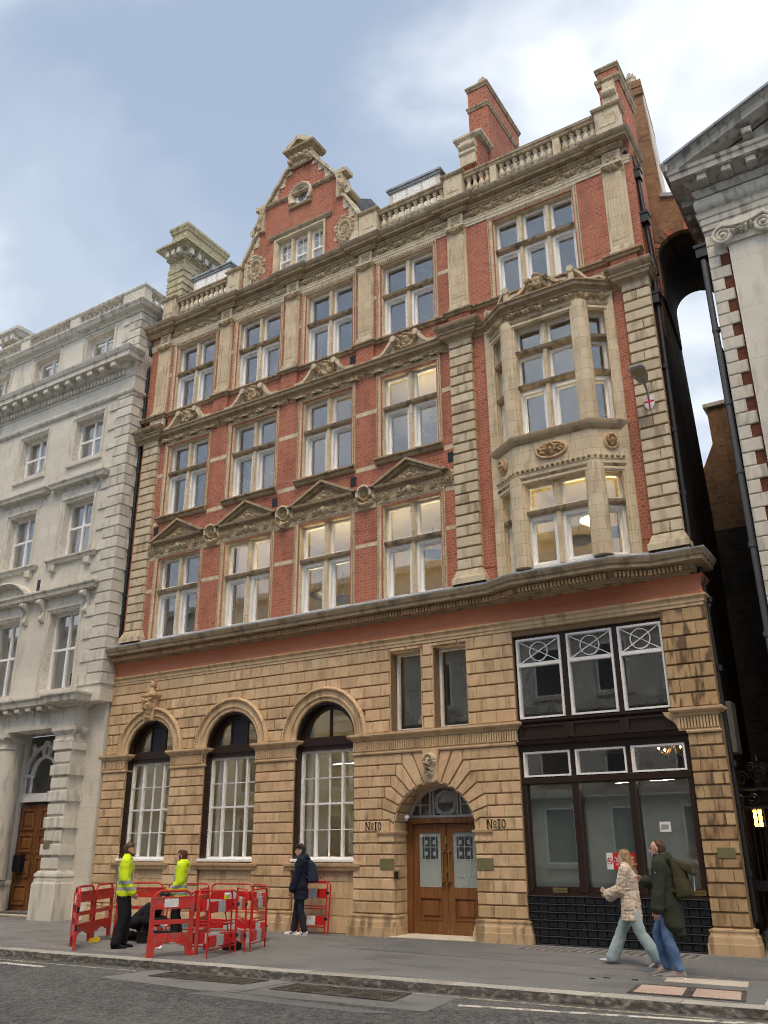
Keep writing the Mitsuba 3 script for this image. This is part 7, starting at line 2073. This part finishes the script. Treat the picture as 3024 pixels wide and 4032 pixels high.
def plastic_barrier(x0, y0, x1, y1, label, white=0, H=1.0):
    """A moulded plastic barrier: legs with an arch between, two rows of windows, a solid band and a hoop handle."""
    fm, L = between(x0, y0, x1, y1)
    k = thing('plastic_barrier', label, 'barrier', 'red plastic barriers round the works')
    with at(fm):
        P = sbox(0, .16, L, .92).difference(unary_union([sbox(.07, .36, L - .07, .50).buffer(-.03).buffer(.03), sbox(.07, .57, L - .07, .735).buffer(-.03).buffer(.03)]))
        P = P.union(Polygon([(-.03, 0), (.09, 0), (.16, .34), (0, .40)])).union(Polygon([(L + .03, 0), (L - .09, 0), (L - .16, .34), (L, .40)]))
        P = P.difference(affinity.scale(Point(L / 2, .0).buffer(1, 16), L / 2 - .10, .22))
        part(k, 'panel', MB().prism(P.buffer(-.008).buffer(.008), -.022, .022), 'barrier_red')
        rim = MB().prism(sbox(.0, .735, L, .93).difference(sbox(.03, .76, L - .03, .905)), -.032, .032)
        for u in (.03, L - .03): rim.box(u - .03, u + .03, -.03, .03, .12, .92)
        part(k, 'rim', rim, 'barrier_red', kind='stuff')
        t = [(.06, 0, .90), (.07, 0, .97), (.15, 0, 1.02), (L - .15, 0, 1.02), (L - .07, 0, .97), (L - .06, 0, .90)]
        part(k, 'handle', MB().tube(t, .022, 8), 'barrier_red', smooth=50)
        m = MB()
        for u in np.arange(.08, L - .05, .11):
            for z in (.79, .87, .24, .29): m.ball((u, -.022, z), (.018, .006, .018), 1)
        part(k, 'studs', m, 'barrier_red', kind='stuff')
        if white:
            part(k, 'reflective_plate', MB().box(L * .30, L * .62, -.030, -.021, .765, .90), 'reflective_white')
        for z in (.32, .62): part(k, 'hinge', MB().tube([(L, 0, z), (L, 0, z + .10)], .022, 8), 'black_plastic')
    return k


def tube_gate(x0, y0, x1, y1, label, H=1.0, up='reflective_grey', g='folding tube gates round the works', halves=3):
    """A tubular folding gate with red and reflective sleeves above and below."""
    fm, L = between(x0, y0, x1, y1)
    k = thing('tube_barrier', label, 'barrier', g)
    with at(fm):
        r = .015
        hoop = [(0, 0, 0), (0, 0, H - .08), (.02, 0, H - .03), (.07, 0, H), (L - .07, 0, H), (L - .02, 0, H - .03), (L, 0, H - .08), (L, 0, 0)]
        part(k, 'hoop', MB().tube(hoop, r, 8), 'barrier_red_gloss', smooth=50)
        for z in (.12, .47, .52): part(k, 'rail', MB().tube([(0, 0, z), (L, 0, z)], r * .8, 6), 'barrier_red_gloss', smooth=50)
        for z0, z1 in ((.68, .86), (.16, .33)):
            e = np.linspace(.02, L - .02, halves + 1)
            for i in range(halves):
                white = i % 2 == 1
                m = trimesh.creation.box((e[i + 1] - e[i] - .002, .045, z1 - z0)).subdivide().subdivide().subdivide()
                v = np.array(m.vertices) + ((e[i] + e[i + 1]) / 2, 0, (z0 + z1) / 2)
                v[:, 1] += (meshkit.fbm(v * 11 + x0 * 3, 3) - .5) * .02
                v[:, 2] += (meshkit.fbm(v * 6 + y0 * 3 + 5, 2) - .5) * .014
                m.vertices = v
                part(k, 'sleeve', m, up if white else 'barrier_red_gloss', smooth=30)
        for z in (.25, .75): part(k, 'clip', MB().box(L - .02, L + .04, -.02, .02, z, z + .05), 'black_plastic')
    return k


plastic_barrier(-14.62, -4.40, -13.96, -4.86, 'red plastic barrier with a small white plate at the left end of the enclosure', 1)
plastic_barrier(-15.08, -3.56, -14.66, -4.36, 'red plastic barrier second from the kerb on the left side of the enclosure')
plastic_barrier(-15.62, -2.60, -15.12, -3.50, 'red plastic barrier behind the standing man in the yellow jacket')
plastic_barrier(-14.66, -2.02, -15.56, -2.52, 'red plastic barrier at the back of the enclosure by the wall')
plastic_barrier(-11.94, -5.02, -11.58, -4.36, 'red plastic barrier with a large white plate facing the road', 2)
plastic_barrier(-11.55, -4.28, -12.05, -3.50, 'red plastic barrier standing behind the front tube gates')
tube_gate(-11.70, -4.32, -11.20, -3.66, 'red tube gate beside the white-plated plastic barrier')
tube_gate(-11.00, -4.60, -11.20, -3.80, 'red tube gate nearest the road with grey and red sleeves')
tube_gate(-11.86, -2.92, -11.06, -3.58, 'red tube gate at the right side of the enclosure, left leaf of the open pair')
tube_gate(-11.02, -3.48, -11.30, -2.73, 'red tube gate at the far right of the enclosure, right leaf of the open pair')
tube_gate(-14.60, -1.98, -13.70, -1.70, 'red tube gate behind the woman in yellow, left of her')
tube_gate(-13.64, -1.68, -12.74, -1.45, 'red tube gate behind the woman in yellow, right of her')
tube_gate(-12.70, -1.45, -11.92, -1.95, 'red tube gate at the back right corner of the enclosure')
# folded gate leaning on the wall
with at(np.array([[1, 0, 0, 0], [0, 1, .10, -.20], [0, -.10, 1, .01], [0, 0, 0, 1.0]])):
    tube_gate(-12.42, -.10, -11.70, -.10, 'folded red tube gate with white and red sleeves leaning on the stone wall', up='reflective_white', g=None)
    k = used_key = 'tube_barrier_007'
    tube_hoop = MB().tube([(-12.42, -.04, 0), (-12.42, -.04, .93), (-12.36, -.04, .98), (-11.72, -.04, .98), (-11.66, -.04, .93), (-11.66, -.04, 0)], .016, 8)
    part('tube_barrier_007', 'hoop', tube_hoop, 'barrier_red_gloss', smooth=50)

# tools and litter round the chamber
def turned(x0, y0, x1, y1, z=0.0): return at(frame(x0, y0, z, math.atan2(y1 - y0, x1 - x0)))
with turned(-14.80, -3.82, -14.26, -3.48, .02):
    k = thing('hand_saw', 'hand saw with a yellow handle lying by the open chamber', 'saw')
    part(k, 'handle', MB().prism(Polygon([(-.02, -.02), (.20, .0), (.23, .05), (.18, .09), (.02, .06)]), -.02, .02), 'saw_yellow')
    part(k, 'blade', MB().prism(Polygon([(.18, .02), (.62, .05), (.62, .09), (.2, .10)]), -.002, .002), 'steel')
with at(-13.92, -3.30, 0, .45):
    k = thing('tool_tray', 'black plastic tool tray on the pavement beside the chamber', 'tray')
    part(k, 'shell', MB().prism(Polygon([(0, 0), (.56, 0), (.60, .20), (-.04, .20)]).difference(Polygon([(.03, .03), (.53, .03), (.57, .21), (-.01, .21)])), -.17, .17).prism(Polygon([(0, 0), (.56, 0), (.60, .20), (-.04, .20)]), -.20, -.17).prism(Polygon([(0, 0), (.56, 0), (.60, .20), (-.04, .20)]), .17, .2), 'black_plastic')
    part(k, 'rim', MB().box(-.06, .62, -.22, -.16, .18, .21), 'black_plastic')
def crumple(r, seed):
    m = trimesh.creation.icosphere(subdivisions=2, radius=r)
    v = np.array(m.vertices)
    m.vertices = v * (1 + .8 * (meshkit.noise(v * 40 + seed) - .5))[:, None] + (0, 0, r * .7)
    return m
for i, (x, y, r, t) in enumerate(((-13.25, -3.15, .075, 'crumpled white wipes bag beside the black tool tray'), (-12.65, -4.05, .05, 'small crumpled white wrapper on the ground inside the barriers'))):
    with at(x, y): single('litter', crumple(r, i), 'white_plastic', t, 'litter', smooth=30)
with at(-11.72, -3.42):
    k = thing('inspection_torch', 'yellow and white inspection torch with a black cable hung on the barriers', 'torch')
    part(k, 'head', MB().tube([(0, 0, .74), (.02, .0, .80), (.05, .0, .90)], [.03, .035, .045], 10), 'hi_vis_yellow', smooth=50)
    part(k, 'lens', MB().tube([(.05, 0, .90), (.055, 0, .925)], .047, 10), 'white_plastic')
    part(k, 'cable', MB().tube([(0, 0, .74), (.05, .02, .5), (.12, .0, .3), (.2, -.05, .15), (.32, 0, .02)], .011, 6), 'black_plastic', smooth=50)
with at(-11.55, -3.35): single('bucket', MB().lathe([(.10, .0), (.17, 0), (.19, .12), (.175, .12), (.155, .02), (.10, .02)], n=20), 'black_plastic', 'low round black bucket on the ground behind the tube gates', 'bucket', smooth=40)

# ================================================================== signs and small fittings on the front
def plate(name, x, z, w, h, mat, label, cat, y=-.055, screws=True):
    k = thing(name, label, cat)
    part(k, 'plate', MB().cbox(x - w / 2, x + w / 2, y, y + .016, z - h / 2, z + h / 2, .004), mat)
    return k
def put_text(k, name, lines, x, z, w, h, y, mat):
    m = MB()
    n = len(lines)
    for i, t in enumerate(lines):
        q = meshkit.text_mesh(t, h / n * .62, .002)
        v = q.vertices
        s = min(1.0, w / np.ptp(v[:, 0]))
        m.add(np.stack([x + (v[:, 0] - v[:, 0].min() - np.ptp(v[:, 0]) / 2) * s, y - v[:, 2], z + h / 2 - (i + .80) * h / n + v[:, 1]], 1), q.faces)
    part(k, name, m, mat, kind='stuff')
k = plate('brass_plaque', -10.30, 1.37, .34, .22, 'old_brass', 'tarnished brass plaque left of the entrance door', 'plaque')
for s in (-1, 1): part(k, 'screw', MB().ball((-10.30 + s * .145, -.056, 1.45), .008, 1), 'black_iron')
k = plate('brass_plaque', -8.03, 1.38, .36, .22, 'old_brass', 'brass plaque right of the entrance door', 'plaque')
k = plate('brass_plaque', -3.47, 1.58, .30, .17, 'old_brass', 'small worn plaque on the far right stone pier', 'plaque')
k = plate('entry_intercom', -10.20 + .13, 1.16, .15, .19, 'old_brass', 'dark entry panel in a brass surround beside the door', 'intercom')
part(k, 'panel', MB().box(-10.12, -10.02, -.058, -.05, 1.09, 1.23), 'brown_timber')
for i, x in enumerate((-6.55, -4.05)):
    k = thing('no_smoking_plate', 'oval brass plate reading NO SMOKING below the ' + ('left' if i == 0 else 'right') + ' shop window', 'sign')
    part(k, 'plate', MB().prism(sbox(x - .13, .905, x + .13, .965).buffer(.012), sy - .035, sy - .0), 'brass')
    put_text(k, 'lettering', ['NO SMOKING'], x, .935, .24, .055, sy - .0345, 'black_iron')
k = thing('smoking_notice', 'white and red no smoking notice inside the middle shop window', 'sign')
yy = sy + .070
part(k, 'white_board', MB().box(-5.64, -5.52, yy - .006, yy, 1.30, 1.58), 'white_plastic')
part(k, 'red_board', MB().box(-5.519, -5.10, yy - .006, yy, 1.30, 1.58), 'barrier_red_gloss')
m = MB().prism(Point(-5.58, 1.44).buffer(.055).difference(Point(-5.58, 1.44).buffer(.043)), yy - .010, yy - .006).prism(LineString([(-5.615, 1.475), (-5.545, 1.405)]).buffer(.006), yy - .010, yy - .006)
part(k, 'prohibition_ring', m, 'barrier_red_gloss')
part(k, 'cigarette', MB().box(-5.61, -5.55, yy - .0085, yy - .006, 1.433, 1.447), 'black_plastic')
put_text(k, 'lettering', ['PLEASE REFRAIN', 'FROM SMOKING', 'IN THIS AREA'], -5.31, 1.44, .36, .17, yy - .0062, 'white_plastic')
k = thing('paper_sheet', 'small white paper sheet with a dark picture taped inside the right shop window', 'paper')
part(k, 'sheet', MB().box(-4.60, -4.40, yy - .004, yy, 1.93, 2.10), 'white_plastic')
part(k, 'picture', MB().prism(Polygon([(-4.58, 1.96), (-4.44, 1.98), (-4.44, 2.05), (-4.55, 2.06), (-4.58, 2.03)]), yy - .0055, yy - .004), 'grey_plastic')
# street lamp on the corner quoin with the city shield
k = thing('wall_lamp', 'grey flat street lamp on a bracket over a city shield on the right quoin', 'street lamp')
lx, lz = -3.74, 10.30
with at(frame(lx, -.13, lz) @ np.diag([.70, .78, .70, 1.0])):
    part(k, 'arm', MB().tube([(0, 0, .16), (-.0, -.12, .34), (-.0, -.42, .52)], [.04, .035, .045], 10), 'grey_plastic', smooth=50)
    head = Polygon([(-.11, -.36), (.11, -.36), (.20, -.62), (.21, -.92), (.14, -1.02), (-.14, -1.02), (-.21, -.92), (-.20, -.62)])
    v = MB().flat(head.buffer(.02), -.02, .05).mesh()
    w = np.array(v.vertices)
    w[:, 2] += .52 + (-w[:, 1] - .42) * .22
    v.vertices = w
    part(k, 'head', v, 'grey_plastic')
    v = MB().flat(affinity.scale(head, .82, .42, origin=(0, -.78)), -.03, -.019).mesh()
    w = np.array(v.vertices)
    w[:, 2] += .52 + (-w[:, 1] - .42) * .22
    v.vertices = w
    part(k, 'lens', v, 'old_brass')
    part(k, 'vent_slots', MB().box(-.15, -.03, -.64, -.60, .545, .552).box(.02, .14, -.64, -.60, .545, .552), 'white_plastic', kind='stuff')
    sh = Polygon([(-.155, .20), (.155, .20), (.155, -.02), (.13, -.14), (.07, -.22), (0, -.26), (-.07, -.22), (-.13, -.14), (-.155, -.02)])
    part(k, 'shield', MB().prism(sh, -.03, .06), 'white_plastic')
    part(k, 'red_cross', MB().prism(sbox(-.03, -.30, .03, .3).union(sbox(-.2, -.03, .2, .03)).intersection(sh.buffer(-.004)), -.034, -.03), 'barrier_red_gloss')
    part(k, 'small_sword', MB().box(-.105, -.095, -.034, -.03, .06, .16).box(-.12, -.08, -.0345, -.03, .115, .125), 'barrier_red_gloss', kind='stuff')
